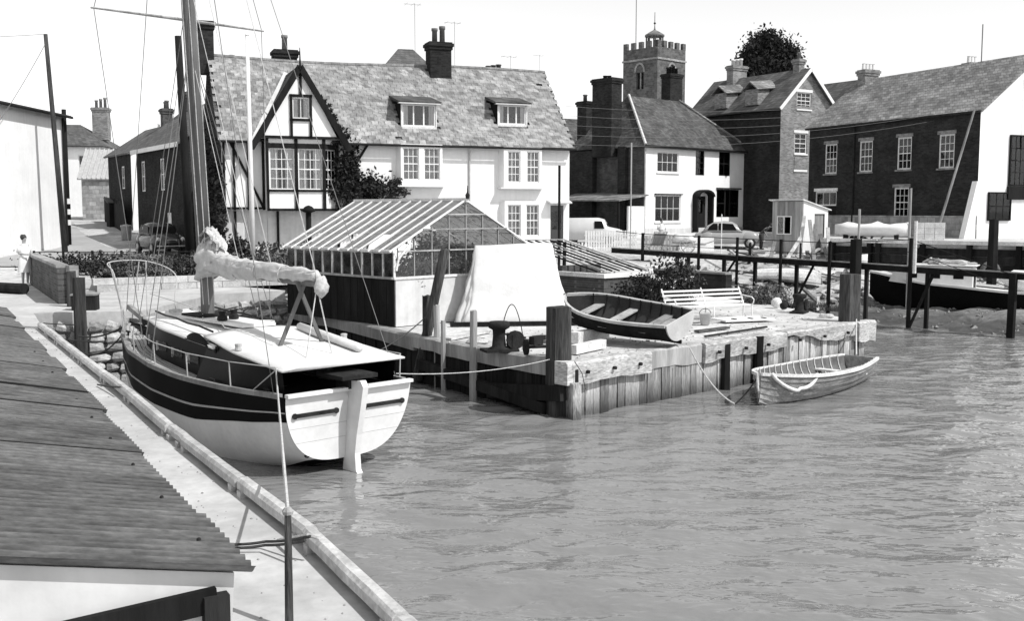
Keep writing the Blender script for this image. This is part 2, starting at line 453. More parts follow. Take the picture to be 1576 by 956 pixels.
# left quay: concrete slab with a kerb of long stones
QZ = 1.6
kin = [at(a,b,1.77) for a,b in ((600,940),(460,807),(359,731),(252,650),(193,599.5),(110,536),(56,494))]
kin = [kin[0] + (kin[0]-kin[1]).normalized()*5.5] + kin
kdir = [(kin[min(i+1,len(kin)-1)]-kin[max(i-1,0)]).normalized() for i in range(len(kin))]
kcen = [p + Vector((d.y,-d.x,0))*.08 for p, d in zip(kin, kdir)]
kout = [p + Vector((d.y,-d.x,0))*.13 for p, d in zip(kin, kdir)]
quay_pts = [(5.5,-8)]+[(p.x,p.y) for p in kout]+[(-11.3,24.5),(-8.95,25.1),(-8.6,30),(-6.9,31.6),(-9.5,34),(-16,36.5),(-22.5,46),(-60,46),(-60,-8)]
mq = MB(); n = len(quay_pts)
mq.add([(x,y,QZ) for x,y in quay_pts] + [(x,y,-2.6) for x,y in quay_pts], [tuple(range(n))] + [(i,n+i,n+(i+1)%n,(i+1)%n) for i in range(n)])
quay = struct(mq.build('quay', m_concrete)); quay['label'] = 'pale concrete quay apron along the left side'
kerb = thing('quay_kerb', 'raised pale stone kerb running along the quay edge', 'kerb', (0,0,QZ))
kl = [Vector((p.x,p.y,0)) for p in kcen]
pos = 0.0; rk = random.Random(5)
for i in range(len(kl)-1):
    a, b = kl[i], kl[i+1]; d = (b-a); Lk = d.length; d.normalize(); t = 0.0
    while t < Lk - .2:
        e = min(Lk, t + rk.uniform(1.5, 2.1)); e = Lk if Lk - e < .6 else e
        p, q = a + d*(t+.012), a + d*(e-.012); w, h = .115 + rk.uniform(-.006,.006), .14 + rk.uniform(-.008,.006)
        nrm = Vector((-d.y, d.x, 0)); ox = nrm*rk.uniform(-.012,.012)
        k = MB(); ch = .025
        prof = [(-w/2,.05),(-w/2,h-ch),(-w/2+ch,h),(w/2-ch,h),(w/2,h-ch),(w/2,-.35),(w/2-.06,-.35),(w/2-.06,.05)]
        seg = []
        ns = 5
        for j in range(ns):
            c = p + (q-p)*(j/(ns-1)) + ox
            seg.append([c + nrm*(-u) + Vector((0,0,v + (0 if v < 0 else rk.uniform(-.004,.004)))) for u, v in prof])
        k.loft(seg).build('kerb_stone', m_kerb, kerb)
        # short blocks that carry the kerb off the apron, leaving a dark slot under it
        for c in (p + d*.12, q - d*.12):
            MB().bar(c + nrm*(w/2-.06), c + nrm*(w/2-.06) + Vector((0,0,.055)), .16, .1, up=d).build('kerb_block', m_kerb, kerb)
        t = e
# rubble wall at the head of the dock
rub = thing('dock_head_wall', 'rough rubble wall closing the head of the dock behind the yacht', 'wall', (0,0,0))
wl_pts = [Vector((-11.25,24.35,0)), Vector((-8.85,24.95,0)), Vector((-8.45,29.9,0)), Vector((-6.8,31.45,0))]
st_me = None
for i in range(3):
    a, b = wl_pts[i], wl_pts[i+1]; d = (b-a).normalized(); Lw = (b-a).length; nrm = Vector((d.y,-d.x,0)); yaw = math.atan2(d.y, d.x)
    z = .05; row = 0
    while z < 1.42:
        t = -.1 + (row % 2)*.15
        while t < Lw:
            wdt = rk.uniform(.3,.55)
            if st_me is None:
                k = MB(); k.blob((0,0,0), (.27,.16,.15), 8, 5, .25, 3); st_me = k.build('rubble_stone', m_stump, rub); o = st_me
            else: o = inst(st_me, rub)
            c = a + d*(t+wdt/2) + nrm*(.03 + rk.uniform(-.04,.06)*1 + (1.4-z)*.12)
            o.location = (c.x, c.y, z + rk.uniform(-.03,.03)); o.rotation_euler = (rk.uniform(-.2,.2), rk.uniform(-.2,.2), yaw + rk.uniform(-.15,.15)); o.scale = (wdt/.5, 1, rk.uniform(.8,1.1))
            t += wdt
        z += .24; row += 1
# street
rd = MB()
st = [(-21.5,41,-15.5,40),(-23.5,52,-17.5,46.5),(-27.3,60,-20.6,53),(-31.5,68,-25.6,62),(-37,80,-31.5,75),(-48,105,-42,103)]
V = []
for (x0,y0,x1,y1) in st:
    for k in range(7):
        x = x0+(x1-x0)*k/6; y = y0+(y1-y0)*k/6; V.append((x,y,gz(x,y)+.02+.03*math.sin(k/6*math.pi)))
rd.add(V, [(r*7+k, r*7+k+1, (r+1)*7+k+1, (r+1)*7+k) for r in range(len(st)-1) for k in range(6)])
road = struct(rd.build('street', m_road, smooth=True)); road['label'] = 'narrow sunlit street leading away between old houses'
# ------------------------------------------------------------------ buildings
def wall_open(mb, x0, x1, z0, z1, ops, y=0.0, rev=.12, top=None):
    """vertical wall sheet at local y facing -y with real openings and reveals; top: optional f(x)->z for gables"""
    xs = sorted({x0, x1, *[v for o in ops for v in (o[0], o[1])]}); zs = sorted({z0, z1, *[v for o in ops for v in (o[2], o[3])]})
    for i in range(len(xs)-1):
        for j in range(len(zs)-1):
            cx, cz = (xs[i]+xs[i+1])/2, (zs[j]+zs[j+1])/2
            if any(o[0] < cx < o[1] and o[2] < cz < o[3] for o in ops): continue
            mb.add([(xs[i],y,zs[j]),(xs[i+1],y,zs[j]),(xs[i+1],y,zs[j+1]),(xs[i],y,zs[j+1])], [(0,1,2,3)])
    for a, b, c, d in ops:
        for q in ([(a,y,c),(a,y+rev,c),(a,y+rev,d),(a,y,d)], [(b,y,c),(b,y,d),(b,y+rev,d),(b,y+rev,c)],
                  [(a,y,d),(a,y+rev,d),(b,y+rev,d),(b,y,d)], [(a,y,c),(b,y,c),(b,y+rev,c),(a,y+rev,c)]):
            mb.add(q, [(0,1,2,3)])
def window(root, x, z, w, h, cols=2, rows=2, y=0.0, M=None, fm=None, fw=.07, sill=None, curtain=0.0, meeting=True, head=None, bar=.028, back=True):
    """window filling an opening: x,z lower left corner in the facade frame; frame > panes, glazing bars, sill"""
    fm = fm or m_white
    B = (M or Matrix.Identity(4)) @ Matrix.Translation((x, y, z))
    k = MB(); d0, d1 = .04, .1
    k.box(0,fw,d0,d1,0,h).box(w-fw,w,d0,d1,0,h).box(fw,w-fw,d0,d1,0,fw).box(fw,w-fw,d0,d1,h-fw,h)
    f = k.build('window', fm, root, M=B)
    iw, ih = (w-2*fw)/cols, (h-2*fw)/rows
    g = MB()
    for i in range(1, cols): g.box(fw+i*iw-bar/2, fw+i*iw+bar/2, .055,.085, fw, h-fw)
    for j in range(1, rows):
        t = bar*1.7 if (meeting and j == rows//2) else bar
        g.box(fw, w-fw, .052,.088, fw+j*ih-t/2, fw+j*ih+t/2)
    if g.v: g.build('glazing_bar', fm, f)
    p0 = None
    for i in range(cols):
        for j in range(rows):
            L_ = (fw+i*iw, .068, fw+j*ih)
            if p0 is None:
                p0 = MB().box(0,iw,0,.006,0,ih).build('pane', m_glass, f, loc=L_)
            else: inst(p0, f, loc=L_)
    if sill is not None:
        MB().box(-.06,w+.06,-.07,.1,-.08,-.002).build('sill', sill, f)
    if head is not None:
        MB().box(-.09,w+.09,-.03,.03,h+.002,h+.17).build('lintel', head, f)
    if curtain:
        c = MB()
        for a, b in ((fw, fw+(w-2*fw)*curtain), (w-fw-(w-2*fw)*curtain, w-fw)):
            n = 9; P = []
            for q in range(n):
                u = a+(b-a)*q/(n-1); P += [(u,.1+.016*(q % 2),.03),(u,.1+.016*(q % 2),h-.03)]
            c.add(P, [(2*q,2*q+2,2*q+3,2*q+1) for q in range(n-1)])
        c.build('curtain', m_curtain, f)
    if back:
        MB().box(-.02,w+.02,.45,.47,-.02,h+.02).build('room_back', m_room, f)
    return f
def chimney(root, x, y, z0, z1, w, d, pots, m=None, potm=None, ph=.5):
    k = MB(); k.box(x-w/2,x+w/2,y-d/2,y+d/2,z0,z1-.34)
    k.box(x-w/2-.05,x+w/2+.05,y-d/2-.05,y+d/2+.05,z1-.34,z1-.2).box(x-w/2-.1,x+w/2+.1,y-d/2-.1,y+d/2+.1,z1-.2,z1-.06).box(x-w/2-.04,x+w/2+.04,y-d/2-.04,y+d/2+.04,z1-.06,z1)
    c = k.build('chimney', m or m_brick_red, root)
    for i in range(pots):
        px = x + (i-(pots-1)/2) * min(.36, (w-.1)/max(1,pots)); hh = ph*(1+.25*((i*7) % 3-1)*.6)
        MB().lathe([(.13,z1-.01),(.12,z1+hh*.8),(.15,z1+hh*.82),(.15,z1+hh),(.1,z1+hh),(.1,z1+hh-.1)], (px,y,0), 10).build('chimney_pot', potm or m_pot, c, True)
    return c
def aerial(root, p, h, n=3):
    k = MB().tube([p, (p[0],p[1],p[2]+h)], .011, 5); z = p[2]+h-.05
    k.tube([(p[0]-.5,p[1],z),(p[0]+.3,p[1],z)], .006, 4)
    for i in range(n): k.tube([(p[0]-.4+i*.3,p[1]-.3,z),(p[0]-.4+i*.3,p[1]+.3,z)], .005, 4)
    k.build('aerial', m_wire, root)
def foliage(name, c, rad, n, leaf, m, parent=None, seed=0, clumps=30, ground=None, kind=None, shell=.55):
    """many leaf-sized faces gathered in clumps through a lumpy ellipsoid"""
    rg = np.random.default_rng(seed); c = np.array(c, float); rad = np.array(rad, float)
    d = rg.normal(size=(clumps,3)); d /= np.linalg.norm(d, axis=1)[:,None]
    rr = shell + (1-shell)*rg.random(clumps)**.6
    cc = d*rr[:,None]*rad
    which = rg.integers(0, clumps, n)
    cs = .34*rg.uniform(.6,1.3,clumps)
    P = cc[which] + rg.normal(size=(n,3))*(cs[which][:,None])*rad*.62
    P += c
    if ground is not None: P[:,2] = np.maximum(P[:,2], ground + .02 + rg.random(n)*.1)
    a = rg.normal(size=(n,3)); a /= np.linalg.norm(a, axis=1)[:,None]
    b = np.cross(a, rg.normal(size=(n,3))); b /= np.linalg.norm(b, axis=1)[:,None]
    s = leaf*rg.uniform(.6,1.35,n)[:,None]
    V = np.stack([P-a*s*.5, P+b*s*.28, P+a*s*.5, P-b*s*.28], 1).reshape(-1,3)
    me = bpy.data.meshes.new(name); me.from_pydata(V.tolist(), [], np.arange(4*n).reshape(-1,4).tolist()); me.materials.append(m); me.update()
    o = bpy.data.objects.new(name, me); LINK(o)
    if parent is not None: o.parent = parent
    if kind: o['kind'] = kind
    return o
def shrub(name, label, cat, loc, rad, n, leaf, m, seed, group=None):
    t = thing(name, label, cat, loc, 0, group)
    foliage('leaves', (0,0,rad[2]*.95), rad, n, leaf, m, t, seed, ground=0)
    k = MB(); rg = random.Random(seed)
    for i in range(5): k.tube([(rg.uniform(-.06,.06),rg.uniform(-.06,.06),-.05),(rg.uniform(-.5,.5)*rad[0],rg.uniform(-.5,.5)*rad[1],rad[2]*1.2)], [.03,.012], 5)
    k.build('stem', m_bark, t)
    return t

# ---- main house: long tiled house, white plaster, half-timbered gable bay
H = thing('timber_framed_house', 'long white plastered house with tiled roof and half-timbered gable bay', 'house', (-11.6,42,1.9), R(21))
HL, HD, HE, HR = 15.2, 6.8, 5.05, 8.72
RS = (HR-4.92)/3.7           # roof slope, eaves overhang at y=-.35
def roofz(y): return 4.92 + (y+.35)*RS
ops = [(7.33,8.06,3.42,4.78),(8.28,9.0,3.42,4.78),(12.08,12.68,3.36,4.72),(13.0,13.58,3.36,4.72),(12.08,12.72,1.0,2.4),(12.98,13.6,1.0,2.4),(14.28,14.92,0,2.36)]
k = MB()
def near(o): return o
wall_open(k, 4.7, HL, -.4, HE, [(14.28,14.92,0,2.36)])
k.add([(HL,0,-.4),(HL,HD,-.4),(HL,HD,HE),(HL,HD/2,HR-.1),(HL,0,HE)], [(0,1,2,3,4)])
k.add([(HL,HD,-.4),(0,HD,-.4),(0,HD,HE),(HL,HD,HE)], [(0,1,2,3)])
k.build('wall', m_plaster, H)
k = MB(); k.add([(0,0,2.15),(4.7,0,2.15),(4.7,0,HE),(0,0,HE)], [(0,1,2,3)]); k.build('plaster_panel', m_plaster, H)
k = MB(); k.add([(0,.25,-.4),(4.7,.25,-.4),(4.7,.25,2.15),(0,.25,2.15),(4.7,0,2.15),(0,0,2.15)], [(0,1,2,3),(3,2,4,5)]); k.build('ground_floor_wall', m_cream, H)
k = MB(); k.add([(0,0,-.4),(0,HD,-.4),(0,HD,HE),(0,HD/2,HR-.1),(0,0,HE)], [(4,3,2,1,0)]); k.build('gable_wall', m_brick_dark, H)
for a in [((.08,4.9),(.08,2.15)),((.47,4.9),(.47,2.15)),((1.03,4.9),(1.03,2.15)),((1.62,4.9),(1.62,2.15)),((.3,4.95),(1.6,2.25)),((0,4.95),(4.7,4.95)),((0,2.22),(4.7,2.22)),((4.66,4.9),(4.66,0)),((5.3,4.9),(5.3,3.0)),((4.75,4.0),(5.8,3.0)),((4.75,4.9),(6.6,4.95)),((5.95,4.9),(5.25,3.8)),((.5,2.1),(.5,-.3)),((2.2,2.1),(2.2,-.3)),((3.4,2.1),(3.4,-.3))]:
    (x0,z0),(x1,z1) = a; yy = .21 if z0 < 2.12 else -.025
    MB().bar((x0,yy,z0),(x1,yy,z1), .09, .13, up=(0,1,0)).build('timber', m_timber, H)
# projecting bay
by = -.62
bay = MB(); wall_open(bay, 1.68, 4.02, 2.12, 5.0, [(1.79,2.78,2.97,4.62),(2.93,3.93,2.97,4.62)], by, .1)
bay.add([(1.68,by,2.12),(1.68,0,2.12),(1.68,0,5),(1.68,by,5)], [(3,2,1,0)])
bay.add([(4.02,by,2.12),(4.62,0,2.12),(4.62,0,2.97),(4.02,by,2.97)], [(0,1,2,3)]); bay.add([(4.02,by,4.62),(4.62,0,4.62),(4.62,0,5),(4.02,by,5)], [(0,1,2,3)])
bay.add([(1.68,by,2.12),(4.02,by,2.12),(4.62,0,2.12),(1.68,0,2.12)], [(3,2,1,0)])
bayo = bay.build('bay_wall', m_plaster, H)
for p, q, wv in [((1.7,by,2.12),(1.7,by,5),.12),((2.855,by,2.12),(2.855,by,5),.13),((3.98,by,2.12),(3.98,by,5),.13),((1.64,by,2.93),(4.0,by,2.93),.09),((1.64,by,4.72),(4.0,by,4.72),.2),((1.64,by,2.16),(4.0,by,2.16),.1),((4.0,by-.02,4.72),(4.64,-.02,4.72),.2),((4.0,by-.02,2.93),(4.64,-.02,2.93),.09),((4.0,by-.02,2.16),(4.64,-.02,2.16),.1),((4.6,-.03,2.12),(4.6,-.03,5),.1)]:
    MB().bar((p[0],p[1]-.03,p[2]),(q[0],q[1]-.03,q[2]), .07, wv, up=(0,0,1) if p[2]==q[2] else (1,0,0)).build('timber', m_timber, bayo)
window(H, 1.79,2.97,.99,1.65,4,4,by, curtain=.34, fw=.05)
window(H, 2.93,2.97,1.0,1.65,4,4,by, curtain=.36, fw=.05)
ca = math.atan2(-by,.6); window(H, 0,0,.86,1.65,3,4,0, M=TR(4.02,by,2.97,ca), curtain=.4, fw=.05, back=False)
# gable over the bay
ax, az, gy_ = 3.05, 7.85, -.7
kx = (az-5.02)/(ax-1.35)
gp = MB(); gp.add([(1.55,gy_,5.02),(2.7,gy_,5.02),(2.7,gy_,az-(ax-2.7)*kx),], [(0,1,2)]); gp.add([(3.44,gy_,5.02),(4.55,gy_,5.02),(3.44,gy_,az-(3.44-ax)*kx)], [(0,1,2)])
gp.add([(2.7,gy_,5.02),(3.44,gy_,5.02),(3.44,gy_,5.78),(2.7,gy_,5.78)], [(0,1,2,3)]); gp.add([(2.7,gy_,6.68),(3.44,gy_,6.68),(3.44,gy_,az-(3.44-ax)*kx),(ax,gy_,az-.05),(2.7,gy_,az-(ax-2.7)*kx)], [(0,1,2,3,4)])
gp.add([(1.4,gy_,5.02),(4.7,gy_,5.02),(4.7,0,5.02),(1.4,0,5.02)], [(3,2,1,0)])
gbl = gp.build('gable_plaster', m_plaster, H)
window(H, 2.72,5.8,.7,.86,2,1,gy_-.03, curtain=.3, fw=.06)
for p, q in [((2.68,5.05),(2.68,6.75)),((3.46,5.05),(3.46,6.75)),((2.62,5.76),(3.52,5.76)),((2.62,6.72),(3.52,6.72)),((3.07,6.75),(3.06,7.8)),((1.4,5.06),(4.7,5.06))]:
    MB().bar((p[0],gy_-.03,p[1]),(q[0],gy_-.03,q[1]), .07, .1, up=(0,0,1) if p[1]==q[1] else (1,0,0)).build('timber', m_timber, gbl)
for sx in (-1,1):
    MB().bar((ax,gy_-.13,az+.02),(ax+sx*1.98,gy_-.13,az+.02-1.98*kx), .07, .24, up=(0,0,1)).build('bargeboard', m_timber, gbl)
MB().tube([(ax,gy_-.13,az-.1),(ax,gy_-.13,az+.75)], [.05,.015], 6).build('finial', m_timber, gbl)
cr = MB()
for sx in (-1,1):
    x1 = ax+sx*2.0; z1 = az-2.0*kx
    cr.slab([(ax,gy_-.1,az+.08),(x1,gy_-.1,z1+.08),(x1,(z1-4.92)/RS-.2,z1+.08),(ax,(az-4.92)/RS-.2,az+.08)][::sx], .1)
cro = cr.build('gable_roof', m_tile_far, H)
vx = ax-2.0; vz = az-2*kx
MB().bar((ax-.05,(az-4.92)/RS-.38,az+.16),(vx-.02,(vz-4.92)/RS-.38,vz+.16), .16, .03, up=(0,-1,1)).build('flashing', m_lead, H)
MB().bar((ax+.05,(az-4.92)/RS-.38,az+.12),(ax+2.0,(vz-4.92)/RS-.38,vz+.12), .12, .03, up=(0,-1,1)).build('flashing', m_lead, H)
# roof decks under the tiles, and back slope
rb = MB(); sag = lambda x: -.07*math.sin(x/HL*math.pi*2.0)-.05*math.sin(x/HL*math.pi)
nx = 16
P = []
for i in range(nx+1):
    x = -.15+(HL+.3)*i/nx; P += [(x,-.32,roofz(-.32)-.06),(x,3.35,HR-.07+sag(x)),(x,7.1,roofz(-.32)-.06)]
rb.add(P, [q for i in range(nx) for q in ((3*i,3*i+3,3*i+4,3*i+1),(3*i+1,3*i+4,3*i+5,3*i+2))])
roof = rb.build('roof', m_tile_far, H)
# tiles of the front slope
TW, TE = .285, .232
nrow = int(3.7*math.hypot(1,RS)/TE)+1; ncol = int((HL+.3)/TW)
rt = random.Random(2); singles, rest = [], MB(); holes = [(7.42,9.2,.35,1.75),(11.9,13.5,.55,1.85)]
sl = math.atan(RS); tile0 = None
def tile_mesh(mb, M):
    q = MB(M); q.box(0.006,TW-.006,-.018,0,-.02,TE*1.12); return q
def tile_M(x, y, z, tilt, yaw): return Matrix.Translation((x,y,z)) @ Matrix.Rotation(yaw,4,'Y') @ Matrix.Rotation(-(math.pi/2-sl)+tilt,4,'X')
cells = []
for r in range(nrow):
    for c in range(ncol+1):
        d = r*TE; y = -.35 + d*math.cos(sl); x = -.15 + (c - .5*(r % 2))*TW
        if x < -.16 or x+TW > HL+.2 or y > 3.3: continue
        if any(a < x+TW/2 < b and e < y+.1 < f_ for a,b,e,f_ in holes): continue
        zc = roofz(y)
        if zc < az+.05 and abs(x+TW/2-ax) < (az-zc)/kx - .02 : continue
        cells.append((x,y,zc + sag(x)*max(0,(y+.3)/3.6), rt.uniform(-.05,.07), rt.uniform(-.022,.022), rt.random()))
cells.sort(key=lambda q: q[0]*.36+q[1]*.9)
for i, (x,y,z,t,w,u) in enumerate(cells):
    if u < .006: continue
    Mx = tile_M(x,y,z+.0,t,w)
    if i < 300:
        if tile0 is None: tile0 = MB().box(.006,TW-.006,-.018,0,-.02,TE*1.12).build('roof_tile', m_tile, roof, M=Mx)
        else: inst(tile0, roof, M=Mx)
    else:
        singles.append((Mx, u))
# the remaining tiles, joined into a few lots that differ in tone
lots = [MB() for _ in range(1)]
for Mx, u in singles:
    b = lots[0]; b.M = Mx; b.box(.006,TW-.006,-.018,0,-.02,TE*1.12)
m_tile_lot = mat('clay_tile_field', .25, .85, .25, 4, .3, pat='t', pw=TW, ph=TE*math.sin(sl), mort=.9, contrast=1.3)
lots[0].build('roof_tiles', m_tile_lot, roof, kind='stuff')
rdg = MB()
for i in range(44):
    x = -.15+i*.353; rdg.tube([(x,3.35,HR-.03+sag(x)),(x+.345,3.35,HR-.03+sag(x+.345))], .1, 8)
rdg.build('ridge_tiles', m_tile, roof)
# verge, gutter, downpipe
MB().tube([(4.8,-.4,4.86),(HL+.15,-.4,4.84)], .05, 6).build('gutter', m_iron, H)
MB().tube([(-.15,-.4,4.86),(1.1,-.4,4.86)], .05, 6).build('gutter', m_iron, H)
MB().tube([(10.43,-.36,4.85),(10.43,-.05,4.6),(10.43,-.05,0)], .04, 6).build('downpipe', m_metal, H)
# bow windows
def bay_window(x0, x1, z0, z1, wins, proj, roofm=None):
    b = MB(); o = [(a,c,d,e) for a,c,d,e in wins]
    wall_open(b, x0+.12, x1-.12, z0, z1, o, -proj, .1)
    b.add([(x0,0,z0),(x0+.12,-proj,z0),(x0+.12,-proj,z1),(x0,0,z1)], [(0,1,2,3)]); b.add([(x1-.12,-proj,z0),(x1,0,z0),(x1,0,z1),(x1-.12,-proj,z1)], [(0,1,2,3)])
    b.add([(x0,0,z0),(x0+.12,-proj,z0),(x1-.12,-proj,z0),(x1,0,z0),(x0,0,z1),(x0+.12,-proj,z1),(x1-.12,-proj,z1),(x1,0,z1)], [(3,2,1,0),(4,5,6,7)])
    t = b.build('bay_window', m_plaster, H)
    MB().box(x0-.03,x1+.03,-proj-.06,-.001,z0-.07,z0-.003).build('ledge', m_white, t)
    for a,c,d,e in wins: window(H, a,d,c-a,e-d,3,4,-proj, curtain=.12, fw=.05)
bay_window(7.15,9.22,3.2,4.93,[(7.36,8.07,3.42,4.78),(8.28,9.0,3.42,4.78)],.38)
bay_window(11.78,13.82,3.15,4.9,[(12.08,12.68,3.36,4.72),(12.98,13.58,3.36,4.72)],.38)
bay_window(11.85,13.82,.3,2.55,[(12.1,12.74,1.0,2.38),(12.98,13.6,1.0,2.38)],.3)
# door with hood
d = MB().box(14.3,14.9,.05,.1,0,2.34).build('door', m_cardark, H)
MB().box(14.38,14.82,.03,.05,1.3,2.1).build('door_glass', m_glass, d)
MB().slab([(14.1,-.45,2.5),(15.15,-.45,2.5),(15.15,0,2.62),(14.1,0,2.62)], .06).build('door_hood', m_white, H)
pk = thing('picket_fence', 'white picket fence before the door at the right end of the long house', 'fence', (-11.6,42,1.75), R(21))
for i in range(26):
    MB().box(11.4+i*.16,11.48+i*.16,-1.62,-1.6,0,.85+.03*(i % 2)).build('picket', m_whitew, pk)
MB().box(11.3,15.6,-1.6,-1.56,.25,.33).build('rail', m_whitew, pk); MB().box(11.3,15.6,-1.6,-1.56,.62,.7).build('rail', m_whitew, pk)
# dormers
def dormer(x0, x1, z0, z1):
    yf = (z0-4.92)/RS-.35 - .03
    k = MB(); wall_open(k, x0, x1, z0-.1, z1+.05, [(x0+.05,x1-.05,z0,z1)], yf, .1); do = k.build('dormer', m_whitew, H)
    yb = (z1+.05-4.92)/RS-.3
    MB().add([(x0,yf,z0-.1),(x0,yf,z1+.05),(x0,yb,z1+.05)], [(0,1,2)]).add([(x1,yf,z0-.1),(x1,yf,z1+.05),(x1,yb,z1+.05)], [(2,1,0)]).build('cheek', m_timber, do)
    yb2 = (z1+.5-4.92)/RS-.3
    MB().slab([(x0-.16,yf-.2,z1+.1),(x1+.14,yf-.2,z1+.1),(x1+.14,yb2,z1+.5),(x0-.16,yb2,z1+.5)], .1).build('dormer_roof', m_tile_far, do)
    MB().box(x0-.14,x1+.12,yf-.19,yf-.02,z1+.0,z1+.03).build('fascia', m_white, do)
    window(H, x0+.05, z0, x1-x0-.1, z1-z0, 3, 1, yf, curtain=.16, fw=.07, bar=.06)
dormer(7.5,9.1,5.72,6.68); dormer(11.98,13.4,5.95,6.82)
chimney(H, 10.02, 3.1, 7.3, 9.75, 1.0, .75, 2, m_brick_dark, m_pot, .75)
chimney(H, -.2, 3.4, 7.9, 10.1, .62, .6, 0, m_brick_dark)
c_ = chimney(H, 3.4, 5.2, 6.5, 9.35, 1.0, .7, 1, m_brick_dark, m_pot, .8)
aerial(H, (9.0,3.4,8.6), 2.9); aerial(H, (10.9,3.4,8.6), 2.2)
window(H, .0,0,.45,.9,1,2, M=TR(0,3.9,5.6,R(-90)), back=False)
# creepers on the house
iv = thing('ivy', 'dark ivy covering the left gable end of the long house', 'climber', (-11.6,42,1.9), R(21))
foliage('leaves', (-.12,2.6,2.0), (.25,3.4,3.3), 5200, .2, m_leaf_d, iv, 21, 70, shell=.15); 
MB().tube([(-.1,.8,-.2),(-.08,1.2,2),(-.06,2,4)], [.05,.04,.02], 6).build('stem', m_bark, iv)
cl = thing('wall_climber', 'bushy climber growing up the white wall beside the timbered bay', 'climber', (-11.6,42,1.9), R(21))
foliage('leaves', (5.5,-.35,2.7), (1.1,.4,1.0), 2600, .19, m_leaf_d, cl, 22, 26, shell=.3); foliage('leaves', (5.0,-.25,4.2), (.55,.3,1.3), 1100, .17, m_leaf_d, cl, 23, 20, shell=.3)
foliage('leaves', (6.8,-.3,2.9), (.7,.3,.6), 700, .17, m_leaf, cl, 25, 14, shell=.3)
for a, b in (((5.2,-.2,-.2),(5.0,-.1,4.9)),((5.6,-.2,-.2),(6.7,-.2,3.2))): MB().tube([a,((a[0]+b[0])/2+.1,-.15,2),b],[.05,.04,.02],6).build('stem', m_bark, cl)
cg = thing('roof_creeper', 'creeper trailing down the right bargeboard of the timbered gable', 'climber', (-11.6,42,1.9), R(21))
for i in range(6):
    t = .42+.58*i/5; foliage('leaves', (ax+.1+1.95*t, gy_+.15, az+.15-1.95*kx*t), (.2,.22,.2), 90, .15, m_leaf_d, cg, 40+i, 5)

def simple_house(name, label, loc, rz, L, D, E, Rz, wm, rm, lm=None, gm=None, ops=(), fm=None, over=.25, hip=0.0, hipr=None):
    """house in a facade frame (x along the front, y inwards): walls, openings, pitched or hipped roof"""
    t = thing(name, label, 'house', loc, rz)
    k = MB(); wall_open(k, 0, L, -.6, E, [o[:4] for o in ops], 0, .12)
    k.build('wall', wm, t); MB().add([(L,D,-.6),(0,D,-.6),(0,D,E),(L,D,E)], [(0,1,2,3)]).build('back_wall', wm, t)
    g = (lambda xx: [(xx,0,-.6),(xx,D,-.6),(xx,D,E),(xx,0,E)]) if hip else (lambda xx: [(xx,0,-.6),(xx,D,-.6),(xx,D,E),(xx,D/2,Rz-.05),(xx,0,E)])
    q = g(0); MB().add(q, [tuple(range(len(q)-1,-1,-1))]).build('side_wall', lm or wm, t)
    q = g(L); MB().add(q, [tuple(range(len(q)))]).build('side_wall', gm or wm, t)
    o = over; s = (Rz-E)/(D/2+0); e = E-o*s
    hr = hip if hipr is None else hipr
    A,B,C_,Dd = (-o,-o,e),(L+o,-o,e),(L+o,D+o,e),(-o,D+o,e); r0, r1 = ((hip if hip else -o), D/2, Rz), (L-(hr if hr else -o), D/2, Rz)
    k = MB()
    k.slab([A,B,r1,r0], .1); k.slab([C_,Dd,r0,r1], .1)
    if hip: k.slab([Dd,A,r0], .1)
    if hr: k.slab([B,C_,r1], .1)
    k.build('roof', rm, t)
    return t
# ---- hipped white house
h2 = simple_house('white_cottage', 'white rendered cottage with dark hipped tile roof and arched door hood', (7.85,62,2.69), R(42.16), 10.3, 6.2, 5.36, 8.45, m_plaster, m_tile_far, m_brick_red, None,
    [(1.1,3.1,3.64,4.86),(4.77,5.66,3.54,5.1),(7.15,8.35,3.56,5.12),(.95,3.36,.67,2.28),(6.96,9.36,.93,2.7),(4.75,5.95,0,2.25)], hip=2.0, hipr=3.4)
window(h2,1.1,3.64,2.0,1.22,4,2,curtain=.24,sill=m_white,meeting=False); window(h2,4.77,3.54,.89,1.56,2,4,curtain=.0,fm=m_timber); window(h2,7.15,3.56,1.2,1.56,2,2,curtain=.4,fm=m_timber)
window(h2,.95,.67,2.41,1.61,4,2,curtain=.42,sill=m_white,meeting=False); window(h2,6.96,.93,.95,1.77,1,2,curtain=.4,fm=m_timber); window(h2,7.9,.93,.52,1.77,1,1,fm=m_timber,back=False); window(h2,8.41,.93,.95,1.77,1,2,curtain=.4,fm=m_timber)
d = MB().box(4.9,5.85,.04,.1,0,2.2).build('door', m_timber, h2); MB().box(5.1,5.6,.02,.04,1.2,2.0).build('door_glass', m_glass, d)
k = MB()
arc = [(4.5+.0,2.2)] + [(5.35+.85*math.cos(R(a)), 2.2+.45*math.sin(R(a))) for a in range(180,-1,-20)]
k.prism(arc[1:] + [(5.35+.7*math.cos(R(a)), 2.2+.33*math.sin(R(a))) for a in range(0,181,20)], -.5, 0); k.box(4.52,4.66,-.4,0,0,2.2).box(6.04,6.18,-.4,0,0,2.2); k.build('door_hood', m_timber, h2)
MB().box(0,10.3,-.03,0,-.3,.28).build('plinth', m_cream, h2)
MB().box(.86,3.45,-.12,-.01,2.3,2.36).build('window_hood', m_timber, h2); MB().box(6.9,9.45,-.12,-.01,2.72,2.8).build('window_hood', m_timber, h2)
MB().tube([(-.3,-.3,5.15),(10.6,-.3,5.15)], .06, 6).build('gutter', m_iron, h2)
MB().tube([(-.06,-.06,5.1),(-.06,-.06,0)], .05, 6).build('downpipe', m_metal, h2)
